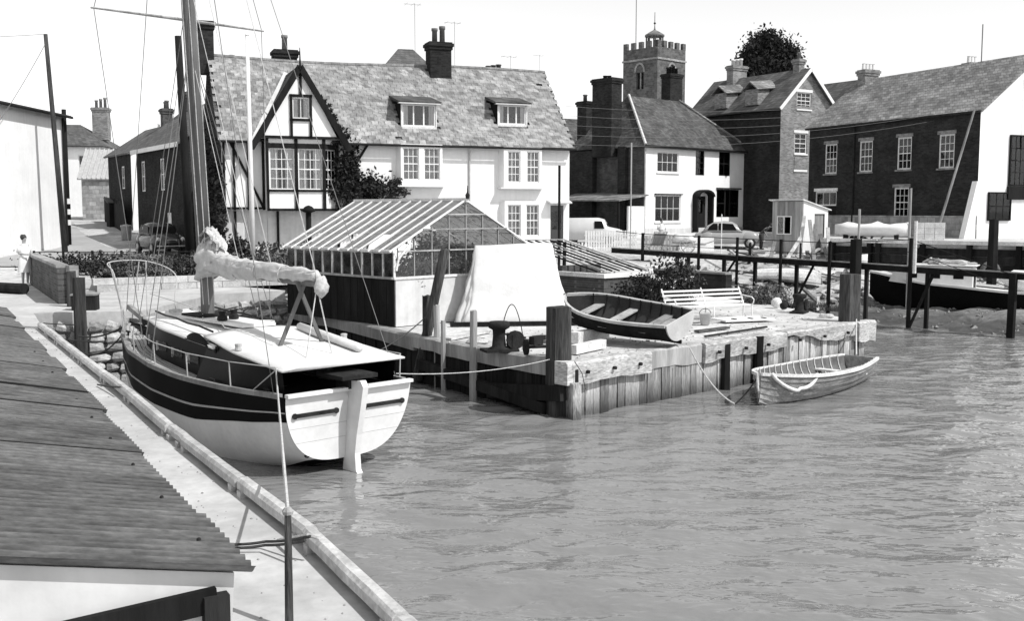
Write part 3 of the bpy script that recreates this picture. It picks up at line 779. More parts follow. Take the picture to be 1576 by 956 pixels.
for hp in (((-.25,-.25,5.2),(2.0,3.1,8.5)),((10.55,-.25,5.2),(6.9,3.1,8.5))): MB().tube([(hp[0][0],hp[0][1],hp[0][2]+.02),hp[1]], .09, 6).build('hip_tiles', m_lead if hp[0][0]<0 else m_slate, h2)
chimney(h2, -.1, 3.0, 4.6, 9.3, .9, 1.6, 2, m_brick_dark, m_brick_dark, .2)
chimney(h2, .7, 5.6, 4.6, 8.2, .6, .8, 1, m_brick_dark)
MB().box(-.3,0,1.3,1.9,-.5,5.2).box(-.4,0,3.9,6.2,-.5,5.0).build('side_bay', m_brick_dark, h2)
lean = MB(); lean.slab([(-2.6,-.3,1.95),(0,-.3,2.3),(0,5.2,2.5),(-2.6,5.2,2.0)], .08); lean.build('lean_to_roof', m_slate, h2)
MB().box(-1.5,-.02,-.08,.06,-.6,1.6).build('lean_to_wall', m_plaster, h2); MB().box(-2.5,-2.4,-.2,-.1,-.6,1.95).box(-2.5,-2.4,5,5.1,-.6,1.95).build('lean_to_post', m_timber, h2)
# ---- tall brick house with gable and a second gable behind
t3 = thing('tall_brick_house', 'tall three-storey brick house with white-edged gable and dormers', 'house', (16.8,66,2.9), R(32.88))
GW, GD, GE, GA = 4.8, 8.5, 7.75, 10.05
ops3 = [(1.42,2.72,7.3,8.62),(1.3,2.42,4.74,6.05),(1.3,2.3,3.0,3.6)]
k = MB(); wall_open(k, 0, GW, -.6, GE, [(1.3,2.42,4.74,6.05)], 0); 
k.add([(0,0,GE),(1.42,0,GE),(1.42,0,GE+1.42/2.4*2.3),], [(0,1,2)]); k.add([(1.42,0,8.62),(2.72,0,8.62),(2.72,0,GE+(4.8-2.72)/2.4*2.3),(2.4,0,GA),(1.42,0,GE+1.42/2.4*2.3)], [(0,1,2,3,4)]); k.add([(2.72,0,GE),(4.8,0,GE),(2.72,0,GE+2.08/2.4*2.3)], [(0,1,2)])
k.build('gable_wall', m_brick_mid, t3)
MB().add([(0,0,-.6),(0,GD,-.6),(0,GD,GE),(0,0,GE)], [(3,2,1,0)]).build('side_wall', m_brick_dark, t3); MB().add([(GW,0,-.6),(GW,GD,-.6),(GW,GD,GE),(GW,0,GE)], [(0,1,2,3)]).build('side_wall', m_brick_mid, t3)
window(t3,1.42,7.55,1.3,1.07,3,4,fm=m_white,sill=m_white,head=m_white); window(t3,1.3,4.74,1.12,1.31,2,4,sill=m_white,head=m_white)
MB().box(1.3,2.42,-.03,-.002,3.75,4.55).build('brick_apron', m_brick_mid, t3); MB().box(1.25,2.47,-.06,-.002,3.6,3.74).build('string_sill', m_white, t3)
k = MB()
for sx in (-1,1): k.slab([(2.4,-.25,GA+.1),(2.4+sx*2.75,-.25,GA+.1-2.75*.958),(2.4+sx*2.75,GD,GA+.1-2.75*.958),(2.4,GD,GA+.1)][::sx], .1)
k.build('roof', m_slate_dark, t3)
for sx in (-1,1): MB().bar((2.4,-.29,GA+.02),(2.4+sx*2.75,-.29,GA+.02-2.75*.958), .05, .2).build('bargeboard', m_white, t3)
for y in (2.4,5.2):
    k = MB(); k.box(-.15,.9,y-.55,y+.55,7.9,8.9); dd = k.build('dormer', m_brick_mid, t3)
    MB().slab([(-.35,y-.75,8.85),(1.6,y-.75,9.05),(1.6,y,9.6),(-.35,y,9.4)], .07).slab([(1.6,y+.75,9.05),(-.35,y+.75,8.85),(-.35,y,9.4),(1.6,y,9.6)], .07).build('dormer_roof', m_slate, dd)
    window(t3,0,0,.8,.8,2,2, M=TR(-.16,y+.4,8.0,R(-90)), back=False, fw=.05)
window(t3,0,0,1.0,1.4,2,2, M=TR(-.03,2.9,4.4,R(-90)), back=False); window(t3,0,0,1.0,1.4,2,2, M=TR(-.03,5.6,4.4,R(-90)), back=False)
chimney(t3, 2.4, 6.3, 9.2, 11.0, 1.3, .6, 3, m_brick_mid, m_white, .45); chimney(t3, 2.4, .8, 9.6, 10.8, .5,.5,1, m_brick_mid)
g2 = thing('second_gable_house', 'brick gable with white bargeboards rising behind the tall brick house', 'house', (23.0,72.5,2.9), R(32.88))
MB().add([(0,0,-.6),(4.2,0,-.6),(4.2,0,8.0),(2.1,0,10.2),(0,0,8.0)], [(0,1,2,3,4)]).add([(0,0,-.6),(0,6,-.6),(0,6,8),(0,0,8)], [(3,2,1,0)]).add([(4.2,0,-.6),(4.2,6,-.6),(4.2,6,8),(4.2,0,8)], [(0,1,2,3)]).build('wall', m_brick_mid, g2)
k = MB()
for sx in (-1,1):
    k.slab([(2.1,-.2,10.3),(2.1+sx*2.4,-.2,10.3-2.4*1.047),(2.1+sx*2.4,6,10.3-2.4*1.047),(2.1,6,10.3)][::sx], .1)
    MB().bar((2.1,-.24,10.22),(2.1+sx*2.4,-.24,10.22-2.4*1.047), .05, .2).build('bargeboard', m_white, g2)
k.build('roof', m_slate_dark, g2)
# ---- long dark brick warehouse at the right
bw_o = (21.75-.42*11.7, 49+.907*11.7, 2.8)
wins = [(11.7-10.4,3.26),(11.7-7.75,3.27),(11.7-5.08,3.3),(11.7-2.4,3.27)]
opsb = [(x,x+.95,z,z+1.63) for x,z in wins] + [(11.7-5.2,11.7-4.2,.9,2.4),(11.7-11.1,11.7-9.4,.0,2.3)]
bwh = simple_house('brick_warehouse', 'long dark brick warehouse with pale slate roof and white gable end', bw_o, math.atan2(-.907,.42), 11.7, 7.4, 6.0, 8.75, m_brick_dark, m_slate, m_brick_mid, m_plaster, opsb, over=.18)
for x,z in wins: window(bwh,x,z,.95,1.63,3,4,fm=m_whitew,head=m_brick_mid,sill=m_brick_mid,curtain=.12,fw=.08)
window(bwh,11.7-5.2,.9,1.0,1.5,3,4,fm=m_whitew,head=m_brick_mid,curtain=.1,fw=.08)
window(bwh,11.7-11.1,1.5,1.7,.8,3,1,fm=m_whitew,head=m_whitew,fw=.08); d = MB().box(.62,2.28,.05,.1,0,1.5).build('door', m_timber, bwh)
MB().box(-.02,11.75,-.06,-.003,-.6,.98).build('plinth', m_stone, bwh)
MB().slab([(11.72,-.9,-.5),(11.72,-.05,-.5),(11.72,-.02,2.6),(11.72,-.06,2.6)], .3).build('buttress', m_plaster, bwh)
MB().tube([(-.1,-.22,5.8),(11.8,-.22,5.8)], .06, 6).build('gutter', m_iron, bwh); MB().tube([(3.6,-.2,5.75),(3.6,-.06,5.5),(3.6,-.06,0)], .05, 6).build('downpipe', m_iron, bwh)
c_ = chimney(bwh, .5, 3.7, 8.0, 9.25, .6, 1.0, 0, m_brick_mid)
for i in range(4): MB().lathe([(.1,9.24),(.09,9.56),(.11,9.6),(.08,9.6)], (.5,3.7-.36+i*.24,0), 8).build('chimney_pot', m_white, c_)
c_ = chimney(bwh, 6.6, 5.0, 7.4, 8.95, .55, .75, 0, m_brick_mid)
for i in range(3): MB().lathe([(.1,8.94),(.09,9.25),(.11,9.3),(.08,9.3)], (6.6,5.0-.22+i*.22,0), 8).build('chimney_pot', m_white, c_)
gm_ = TR(11.7,0,0,R(90))
window(bwh,1.95,2.4,1.4,2.4,4,4,y=-.14,M=gm_,fm=m_timber,back=False); window(bwh,.66,.75,1.5,1.35,3,2,y=-.14,M=gm_,fm=m_timber,back=False)
MB(gm_).box(1.9,3.6,-.12,-.02,1.75,2.38).build('oriel_apron', m_timber, bwh)
MB(gm_).box(.66,2.16,-.03,-.01,.75,2.1).box(1.95,3.35,-.03,-.01,2.4,4.8).build('window_recess', m_room, bwh)
MB(gm_).tube([(3.0,-.4,4.2),(3.0,-.4,8.0)], .02, 5).tube([(3.3,3,8.6),(3.3,3,10.5)], .03, 5).build('aerial', m_wire, bwh)
# ---- church tower
ct = thing('church_tower', 'battlemented stone church tower with open cupola and weathervane', 'tower', (19.7-3.25,120,3), R(43))
S = 5.1
k = MB()
def tface(M, m, nm):
    k = MB(M); wall_open(k, 0, S, -1, 19.6, [(S/2-.55,S/2+.55,15.0,16.9)], 0, .5)
    a = [(S/2+.55*math.cos(R(t)), 16.9+.9*math.sin(R(t))) for t in range(0,181,30)]
    o = k.build(nm, m, ct); 
    MB(M).prism([(S/2-.55,15.0),(S/2+.55,15.0)] + a, .35, .4).build('belfry_louvre', m_timber, o)
    MB(M).box(S/2-.06,S/2+.06,.1,.3,15,17.5).build('mullion', m_stone, o)
    q = MB(M); pr_ = [(S/2+.8*math.cos(R(t)), 16.9+1.15*math.sin(R(t))) for t in range(0,181,30)] + [(S/2+.58*math.cos(R(t)), 16.9+.92*math.sin(R(t))) for t in range(180,-1,-30)]
    q.prism(pr_, -.12, .05).build('window_hood', m_stone, o)
    MB(M).box(-.1,S+.1,-.12,-.003,17.9+.3,18.4).build('string_course', m_stone, o); MB(M).box(-.1,S+.1,-.1,-.003,12.6,12.8).build('string_course', m_stone, o)
    for i in range(5): MB(M).box(i*S/4.45, i*S/4.45+.55, 0,.35,19.6,20.35).build('merlon', m_flint, o)
tface(Matrix.Identity(4), m_flint, 'wall'); tface(TR(0,S,0,R(-90)), m_flint, 'wall')
MB().add([(S,0,-1),(S,S,-1),(S,S,19.6),(S,0,19.6),(0,S,-1),(0,S,19.6)], [(0,1,2,3),(1,4,5,2)]).add([(0,0,19.3),(S,0,19.3),(S,S,19.3),(0,S,19.3)], [(0,1,2,3)]).build('back_wall', m_stone, ct)
cu = MB().box(S/2-1,S/2+1,S/2-1,S/2+1,19.3,19.9).build('cupola', m_flint, ct)
for i in range(8):
    t = 2*math.pi*i/8; MB().tube([(S/2+.95*math.cos(t),S/2+.95*math.sin(t),19.9),(S/2+.95*math.cos(t),S/2+.95*math.sin(t),21.2)], .09, 6).build('column', m_slate_dark, cu)
MB().lathe([(1.15,21.2),(1.15,21.4),(.9,21.55),(.5,21.8),(.12,22.0),(.06,22.3),(.04,24.0)], (S/2,S/2,0), 12).build('cupola_roof', m_slate, cu, True)
MB().lathe([(.02,22.6),(.16,22.75),(.02,22.9)], (S/2,S/2,0), 8).build('weathervane', m_iron, cu)
MB().tube([(S*.2,S*.8,19.3),(S*.2,S*.8,27.5)], .05, 5).build('flagstaff', m_wire, ct)
# ---- tree behind the church roofs
tr = thing('broadleaf_tree', 'big dark broadleaf tree rising behind the brick house roofs', 'tree', (27.0,112,3.0))
k = MB(); k.tube([(0,0,-.5),(.1,0,6),(.2,.1,13)], [.7,.5,.3], 9); rg = random.Random(4)
for i in range(9):
    a = rg.uniform(0,6.28); z = rg.uniform(8,13); k.tube([(.15,0,z),(math.cos(a)*1.8,math.sin(a)*1.8,z+2.0),(math.cos(a)*3.4,math.sin(a)*3.4,z+3.6)], [.22,.13,.05], 6)
k.build('trunk', m_bark, tr); foliage('crown', (0,0,16.5), (3.0,3.0,2.9), 30000, .4, m_leaf_d, tr, 5, 60, shell=.2)
# ---- left white warehouse
wh = thing('white_warehouse', 'tall plain white rendered warehouse wall at the left edge', 'warehouse', (-22.6,28,1.55), R(90))
k = MB(); k.box(0,25,.0,9,-.4,7.3); k.build('wall', m_plaster, wh)
k = MB().slab([(-.3,-.35,7.25),(25.3,-.35,7.25),(25.3,4.5,7.9),(-.3,4.5,7.9)], .14).slab([(25.3,9.3,7.25),(-.3,9.3,7.25),(-.3,4.5,7.9),(25.3,4.5,7.9)], .14); k.build('roof', m_slate_dark, wh)
MB().tube([(-.3,-.4,7.15),(25.3,-.4,7.15)], .07, 6).build('gutter', m_iron, wh); MB().tube([(24.85,-.1,7.1),(24.85,-.1,0)], .06, 6).build('downpipe', m_timber, wh)
MB().box(24.2,24.6,-.04,-.002,1.9,2.3).build('wall_plate', m_cream, wh)
# ---- street houses
ra = simple_house('street_terrace_house', 'dark brick terrace house with white sash windows beside the street', (-15.7-.55*8.5,50+.83*8.5,1.95), math.atan2(-.83,.55), 8.5, 5.5, 5.5, 7.7, m_brick_dark, m_slate_dark, None, None,
    [(.9,1.7,3.1,4.7),(4.6,5.4,3.1,4.7),(5.6,6.4,0,2.0)])
window(ra,.9,3.1,.8,1.6,2,2); window(ra,4.6,3.1,.8,1.6,2,2); d = MB().box(5.62,6.38,.04,.09,0,1.98).build('door', m_whitew, ra)
MB().box(-.2,8.6,-.28,-.2,5.1,5.32).build('fascia', m_white, ra); chimney(ra, 7.8, 2.7, 7.0, 9.2, .7,.7,3, m_brick_red, None,.4); chimney(ra, 1.2, 2.7, 6.9, 8.5, .7,.6,2, m_brick_red, None,.4)
rb2 = simple_house('street_corner_house', 'narrow dark-fronted street house with white rendered end wall', (-23.2-.55*6,64+.83*6,2.1), math.atan2(-.83,.55), 6, 5, 5.6, 7.3, m_brick_dark, m_slate_dark, None, m_plaster, [(3.5,4.3,3.3,4.7),(3.6,4.3,0,2.0)])
window(rb2,3.5,3.3,.8,1.4,2,2); MB().box(3.62,4.28,.04,.09,0,1.98).build('door', m_timber, rb2); chimney(rb2, 5.0,2.5,7,8.3,.6,.6,2)
ss = simple_house('corrugated_roof_outbuilding', 'small stone outbuilding with corrugated roof at the end of the street', (-32.0,78,2.3), R(8), 4.6, 5.0, 4.3, 6.4, m_stone, m_metal, m_timber, None, [(2.9,3.5,2.0,3.2)])
window(ss,2.9,2.0,.6,1.2,2,2)
for i in range(15): MB().tube([(-.2+i*.335,-.28,4.12),(-.2+i*.335,2.5,6.46)], .05, 6).build('roof_rib', m_metal, ss)
w4 = simple_house('hipped_white_house', 'white rendered house with low hipped slate roof at the street end', (-40.5,86,2.4), R(4), 6.6, 6, 7.2, 8.9, m_plaster, m_slate_dark, None, None, [(4.9,5.9,4.6,6.2)], over=.5, hip=2.4)
window(w4,4.9,4.6,1.0,1.6,2,2); chimney(w4, 6.0,2.8,7.6,10.3,1.25,.9,3,m_brick_mid,m_brick_mid,.75)
w5 = simple_house('far_slate_house', 'low slate-roofed house beyond the end of the street', (-35,100,2.5), R(10), 9,6,5.2,7.6,m_brick_mid,m_slate,None,None); chimney(w5,1.5,3,7,9.6,1.4,.7,4,m_brick_mid,m_white,.5)
# ---- roofs that show behind
bh = simple_house('pyramid_roof_house', 'house whose hipped roof peeps over the long tiled ridge', (-9.2,66,2.2), R(15), 6.2,6,9.2,12.4,m_plaster,m_slate_dark,None,None,hip=2.6)
ph_ = simple_house('pantile_roof_house', 'low pantiled house with brick chimney between the long house and cottage', (1.6,74,2.6), R(30), 7.5,6,5.6,8.3,m_plaster,m_tile_far); chimney(ph_,2.4,3,7.4,10.3,1.1,.8,3,m_brick_dark,m_brick_dark,.4); aerial(ph_,(2.2,3,10.2),2.6)
ch2 = simple_house('rear_chimney_house', 'dark house behind the cottage ridge showing its pot-topped chimney', (12.5,82,2.8), R(38), 7,6,6.5,9.0,m_brick_dark,m_slate_dark); chimney(ch2,3.0,3,8.2,12.3,1.4,1.0,4,m_brick_dark,m_brick_dark,.6)
aerial(H,(13.9,4,8.3),1.2); chimney(H, 13.6, 5.6, 6.5, 8.95, .9,.5,3, m_brick_dark, None,.3)
# ------------------------------------------------------------------ foreground shed on the quay
E0, E1 = at(387,877,2.7), at(28,498,2.7)
ed = (E1-E0).normalized(); eyaw = math.atan2(ed.y, ed.x); sl_ = R(12)
shed = thing('corrugated_shed', 'low foreground shed with dark rusty corrugated roof on the quay', 'shed', (E0.x,E0.y,0), eyaw)
# local x runs along the eave away from the camera, local y to the left (up the slope)
def sheet_mesh(w, l, pitch=.0762, amp=.017):
    n = int(round(w/pitch))*6; k = MB(); V = []
    for i in range(n+1):
        x = w*i/n; z = amp*math.cos(2*math.pi*x/pitch)
        for j in range(4): V.append((x, l*j/3, z))
    k.add(V, [(i*4+j,(i+1)*4+j,(i+1)*4+j+1,i*4+j+1) for i in range(n) for j in range(3)])
    b = len(V); return k
s0 = None; rs = random.Random(9)
for row in range(2):
    for i in range(17):
        Mx = Matrix.Translation((i*.6858-.02, row*1.75*math.cos(sl_)+rs.uniform(-.035,.02), 2.7+row*1.75*math.sin(sl_)+.014*row+(.02 if i == 6 else .0025*(i % 2)))) @ Matrix.Rotation(sl_+rs.uniform(-.004,.004),4,'X') @ Matrix.Rotation(rs.uniform(-.006,.006),4,'Z')
        if s0 is None: s0 = sheet_mesh(.762,1.85).build('roof_sheet', m_corr, shed, True, M=Mx)
        else: inst(s0, shed, M=Mx)
nb = None
for row in range(2):
    for i in range(17):
        for q in (.12,.9,1.6):
            L_ = (i*.6858+.3, (row*1.75+q)*math.cos(sl_), 2.722+(row*1.75+q)*math.sin(sl_)+.014*row)
            if i > 9 or row: continue
            if nb is None: nb = MB().lathe([(.009,-.004),(.008,.004),(.004,.007)], n=8).build('roof_bolt', m_iron, shed, loc=L_)
            else: inst(nb, shed, loc=L_)
MB().box(.12,11,.12,.2,2.55,2.65).build('wall_plate', m_timber, shed)
MB().box(.16,11,.12,.18,QZ,2.55).build('side_wall', m_cream, shed); MB().prism([(.12,QZ),(3.5,QZ),(3.5,2.67+3.5*math.tan(sl_)),(.05,2.68)], .05,.11,'x').build('end_wall', m_cream, shed)
MB().box(.0,.1,.08,.17,QZ,2.62).build('corner_post', m_darkwood, shed)
MB().bar((.035,1.9,2.5),(.035,.12,2.6), .03,.09).build('shadow_band_board', m_timber, shed)  # dark board added in place of a slanting shadow on the end wall
MB().box(.005,.045,.22,3.3,1.75,2.47).build('cladding_board', m_concrete, shed)
MB().tube([(-.02,.9,1.98),(.1,.9,1.98)], .07, 12).build('vent_pipe', m_iron, shed)
# stake, ropes
sk = thing('mooring_stake', 'slim dark mooring stake standing on the near quay beside the kerb', 'stake', (0,0,0))
p_top = atd(443,787,5.9); p_bot = Vector((p_top.x+.02,5.78,QZ))
MB().tube([p_bot-Vector((0,0,.1)), (p_bot+p_top)/2, p_top], [.026,.023,.02], 8).build('shaft', m_post, sk)
MB().lathe([(.03,-.02),(.034,0),(.02,.02)], p_top, 8).build('cap', m_postlight, sk)
def rope(name, label, pts, r, m, sag=0.0, cat='rope', n=14, group=None, parent=None):
    P = []
    for a, b in zip(pts[:-1], pts[1:]):
        a, b = Vector(a), Vector(b)
        for i in range(n + (1 if b is Vector(pts[-1]) else 0)):
            t = i/n; P.append(a.lerp(b, t) - Vector((0,0,sag*4*t*(1-t))))
    P.append(Vector(pts[-1]))
    o = MB().tube(P, r, 5).build(name, m, parent)
    if parent is None: tag(o, label, cat, group)
    return o
b_ = at(490,828,1.76)
for i, (a, c_) in enumerate((((340,838),(478,826)),((345,843),(470,832)))):
    rope('mooring_line', ['upper of two dark ropes lying across the near quay past the stake', 'lower of two dark ropes lying across the near quay past the stake'][i], [at(a[0],a[1],1.64), at((a[0]+c_[0])/2,(a[1]+c_[1])/2+2,1.66), at(c_[0],c_[1],1.79)], .011, m_ropedark, .01, n=6)
rope('mooring_line', 'pale rope end looped over the near kerb stone', [at(430,832,1.64), at(474,824,1.79), at(492,829,1.78)], .014, m_rope, .0, n=5)
for i, (a, b2) in enumerate((((75,520),(160,527)),((150,592),(185,596)),((62,497),(118,500)))):
    rope('quay_rope', ['thin dark rope across the quay near the shed roof, middle of three', 'thin dark rope across the quay beside the yacht bow, nearest of three', 'thin dark rope across the quay, farthest of three'][i], [at(a[0],a[1],1.63), at(b2[0],b2[1],1.74)], .012, m_ropedark, .01, n=6)
k = MB(); lg = at(18,452,1.6)
k.tube([lg+Vector((-.9,.5,.16)), lg+Vector((.5,-.25,.16))], .16, 9); tag(k.build('timber_baulk', m_darkwood), 'dark round timber baulk lying on the quay at the left edge', 'timber')

# ------------------------------------------------------------------ wharf
DZ = 1.12
wf = thing('timber_wharf', 'sandy-topped timber wharf projecting into the dock', 'wharf', (0,0,0))
dk = [(1.1,19.9),(9.3,27.4),(7.8,33.2),(5.5,38),(-4,40),(-8.5,36.5),(-6.7,31.3),(-2.2,24.1)]
k = MB(); rgd = np.random.default_rng(8)
cx_, cy_ = np.mean([p[0] for p in dk]), np.mean([p[1] for p in dk])
nn = len(dk)
GXd, GYd = np.meshgrid(np.arange(-9,10,.3), np.arange(19.6,40.3,.3))
k.add([(x,y,DZ-.02) for x,y in dk], [tuple(range(nn))]); k.build('deck', m_sand, wf)
def face(a, b, m, zt, zb, w, name, jit=.02, wob=.06, skip=()):
    a, b = Vector((*a,0)), Vector((*b,0)); d = (b-a).normalized(); L_ = (b-a).length; nrm = Vector((d.y,-d.x,0)); yaw = math.atan2(d.y,d.x); t = 0; r = random.Random(int(L_*100)); protos = []
    i = 0
    while t < L_-.05:
        ww = w*r.uniform(.75,1.25)
        if len(protos) < 6:
            k = MB(); k.prism([(0,zb),(1,zb),(1,zt),(0,zt)], -.04, .04); o = k.build(name, m, wf); protos.append(o)
        else: o = inst(r.choice(protos), wf)
        c = a + d*t + nrm*(r.uniform(-jit,jit)-.03); o.location = (c.x,c.y,r.uniform(-wob,wob)*.4); o.rotation_euler = (r.uniform(-.012,.012), r.uniform(-.01,.01), yaw); o.scale = (ww-.018,1,1)
        t += ww; i += 1
face(dk[0], dk[1], m_plank, .98, -.9, .245, 'plank'); face(dk[7], dk[0], m_darkwood, .96, -.9, .3, 'plank', .03); face(dk[6], dk[7], m_darkwood, .98, -.9, .3, 'plank', .03); face(dk[1], dk[2], m_darkwood, .96, -.9, .3, 'plank', .03)
k = MB()
ins_ = [Vector((x,y,0)).lerp(Vector((cx_,cy_,0)), .03) for x,y in dk]
k.add([(p.x,p.y,.95) for p in ins_]+[(p.x,p.y,-1.5) for p in ins_], [(i,nn+i,nn+(i+1)%nn,(i+1)%nn) for i in range(nn)]); k.build('fill', m_darkwood, wf)
def wob_beam(a, b, h0, h1, th, m, name, seed, nseg=14, amp=.05, out=.1, z1=DZ):
    """heavy cap beam with a worn, wavy lower edge"""
    a, b = Vector((*a,0)), Vector((*b,0)); d = (b-a).normalized(); nrm = Vector((d.y,-d.x,0)); rings = []; r = random.Random(seed)
    for i in range(nseg+1):
        t = i/nseg; c = a.lerp(b,t); h = h0+(h1-h0)*t + amp*math.sin(t*7+seed) + r.uniform(-amp,amp)*.5; o = out + r.uniform(-.012,.012); zt = z1 + r.uniform(-.014,.014)
        ch = .04
        rings.append([c+nrm*(o)+Vector((0,0,zt-h)), c+nrm*(o+.01)+Vector((0,0,zt-ch)), c+nrm*(o-ch)+Vector((0,0,zt)), c+nrm*(o-th)+Vector((0,0,zt)), c+nrm*(o-th)+Vector((0,0,zt-h))])
    return MB().loft(rings).build(name, m, wf)
A, B = Vector(dk[0]), Vector(dk[1])
def al(t): p = A.lerp(B,t); return (p.x,p.y)
wob_beam(al(-.02), al(.205), .44,.42,.34, m_beam, 'cap_beam', 1, 8, .015, .16)
wob_beam(al(.207), al(.37), .4,.42,.34, m_wood, 'cap_beam', 2, 8, .02, .03)
wob_beam(al(.372), al(.66), .45,.34,.34, m_beam, 'cap_beam', 3, 12, .04, .12)
wob_beam(al(.662), al(1.01), .2,.34,.36, m_beam, 'cap_beam', 4, 14, .09, .12)
wob_beam(al(.95), al(1.03), .5,.55,.3, m_beam, 'cap_beam', 6, 5, .03, .18)
A2, B2 = Vector(dk[7]), Vector(dk[0])
def al2(t): p = A2.lerp(B2,t); return (p.x,p.y)
wob_beam(al2(-.02), al2(.97), .3,.36,.3, m_wood, 'cap_beam', 5, 12, .02, .1)
wob_beam(dk[6], dk[7], .3,.32,.3, m_wood, 'cap_beam', 7, 14, .02, .1)
MB().bar((al2(.55)[0]-.1,al2(.55)[1]-.12,.25),(al2(1.0)[0]-.12,al2(1.0)[1]-.16,.52), .16, .3).build('brace', m_darkwood, wf)
MB().bar((al2(.05)[0]-.1,al2(.05)[1]-.12,.5),(al2(.9)[0]-.12,al2(.9)[1]-.16,.15), .16, .22).build('brace', m_darkwood, wf)
for t in (.03,.1,.17,.41,.5,.58,.7,.8,.9):
    p = A.lerp(B,t); MB().tube([(p.x+.1,p.y-.13,DZ-.22),(p.x+.15,p.y-.175,DZ-.22)], .035, 8).build('bolt', m_iron, wf)
def pile(px, y0, D, y1, w, name, lab, m=None, top=None, square=True, zb=-1.0, lean=None, parent=None):
    """upright post: px, top row and depth from the photograph"""
    t = atd(px, y0, D); b = Vector((t.x, D, zb)) if lean is None else Vector((atd(lean,y1,D).x, D, zb))
    k = MB(); r = random.Random(int(px)); n = 6; rings = []
    for i in range(n+1):
        c = b.lerp(t, i/n); wv = w*(1.06-.1*i/n)*r.uniform(.96,1.03); q = R(38)
        if square: P = [(math.cos(q+a)*wv*.66, math.sin(q+a)*wv*.66) for a in [x*math.pi/4+(.18 if x % 2 else -.18)+math.pi/4 for x in range(8)]]
        else: P = [(math.cos(a)*wv/2, math.sin(a)*wv/2) for a in [x*math.pi/4 for x in range(8)]]
        rings.append([c+Vector((x,y,(r.uniform(-.02,.02) if i == n else 0))) for x,y in P])
    o = k.loft(rings).build(name, m or m_post, parent)
    if parent is None: tag(o, lab, 'post')
    return o
pile(860,472,20.15,0,.4,'mooring_post','massive square weathered post at the near corner of the wharf')
pile(1309,422,27.3,0,.42,'mooring_post','massive square dark post at the far right end of the wharf')
pile(685,384,23.9,575,.24,'mooring_post','tall dark post leaning to the right beside the greenhouse', square=False, lean=642, zb=0.1)
pile(657,455,24.3,0,.22,'mooring_post','short dark post directly behind the foot of the leaning post', square=False)
pile(672,470,23.6,0,.15,'mooring_post','thin pale post just right of the leaning post', m_postlight, square=False)
pile(682,494,22.9,0,.11,'mooring_post','narrow bleached stake, lowest of the posts by the leaning post', m_postlight, square=False)
pile(729,478,21.9,0,.16,'mooring_post','lone slim post in front of the white tarpaulin', m_wood, square=False, lean=725)
pile(1117,530,23.15,0,.17,'fender_post','left of two dark upright fender timbers on the sunny wharf face', m_darkwood)
pile(1167,518,24.0,0,.2,'fender_post','right of two dark upright fender timbers on the sunny wharf face', m_darkwood)
pile(885,590,19.75,0,.2,'corner_pile','pale pile under the near corner of the wharf at the waterline', m_plank)
# ironwork on the wharf
def bollard(loc, rz, lab, s=1.0):
    t = thing('iron_bollard', lab, 'bollard', loc, rz, 'iron bollards on the wharf')
    MB().lathe([(.2*s,0),(.2*s,.05*s),(.13*s,.08*s),(.11*s,.28*s),(.12*s,.38*s),(.19*s,.42*s),(.2*s,.5*s),(.17*s,.53*s)], n=14).build('drum', m_iron, t, True)
    MB().box(-.3*s,.32*s,-.2*s,.2*s,-.01,.04*s).build('base_plate', m_iron, t)
    k = MB().lathe([(.17*s,-.03*s),(.17*s,.03*s)], (.27*s,-.12*s,.2*s), 12, 'y'); k.box(.2*s,.3*s,-.16*s,.16*s,.04*s,.3*s); k.build('gear', m_iron, t)
    MB().tube([(.1*s,0,.3*s),(.5*s,-.05*s,.22*s)], .02*s, 6).build('handle', m_iron, t)
    return t
b0 = at(768,540,DZ); bollard(b0, R(20), 'rusty iron bollard with gear at the near end of the wharf', 1.15)
b1 = at(1230,481,DZ); bollard(b1, R(60), 'rusty iron bollard near the far right end of the wharf', 1.0)
hp = at(772,512,DZ); hp2 = at(805,520,DZ)
k = MB(); pts = [hp.lerp(hp2, i/14) + Vector((0,.0,.72*math.sin(math.pi*i/14)**.8)) for i in range(15)]
tag(k.tube(pts, .012, 5).build('wire_hoop', m_iron), 'thin wire hoop springing from the wharf in front of the tarpaulin', 'wire')
def timber(label, p0, p1, w, h, m=None, name='timber_baulk', group=None):
    p0, p1 = Vector(p0), Vector(p1); return tag(MB().bar(p0, p1, w, h).build(name, m or m_wood), label, 'timber', group)
U = Vector((0,0,1))
timber('squared white timber lying between the corner post and the dinghy', at(884,530,DZ)+U*.14, at(932,520,DZ)+U*.14, .2,.24, m_whitew)
timber('second white timber lying in front of the dinghy', at(882,546,DZ)+U*.1, at(928,536,DZ)+U*.1, .16,.18, m_whitew)
timber('long thin plank lying behind the near bollard', at(800,527,DZ)+U*.05, at(856,531,DZ)+U*.05, .1,.08, m_wood)
timber('short dark block beside the near bollard', at(792,528,DZ)+U*.1, at(800,533,DZ)+U*.1, .16,.2, m_darkwood)
timber('short timber offcut right of the near bollard', at(818,532,DZ)+U*.1, at(836,529,DZ)+U*.1, .14,.18, m_darkwood)
k = MB().lathe([(.03,-.3),(.16,-.28),(.16,-.22),(.03,-.2),(.03,.2),(.16,.22),(.16,.28),(.03,.3)], n=12, axis='x'); o = k.build('axle', m_iron); o.location = at(828,547,DZ)+U*.17; o.rotation_euler=(0,0,R(15)); tag(o, 'old iron axle with two small wheels beside the corner post', 'axle')

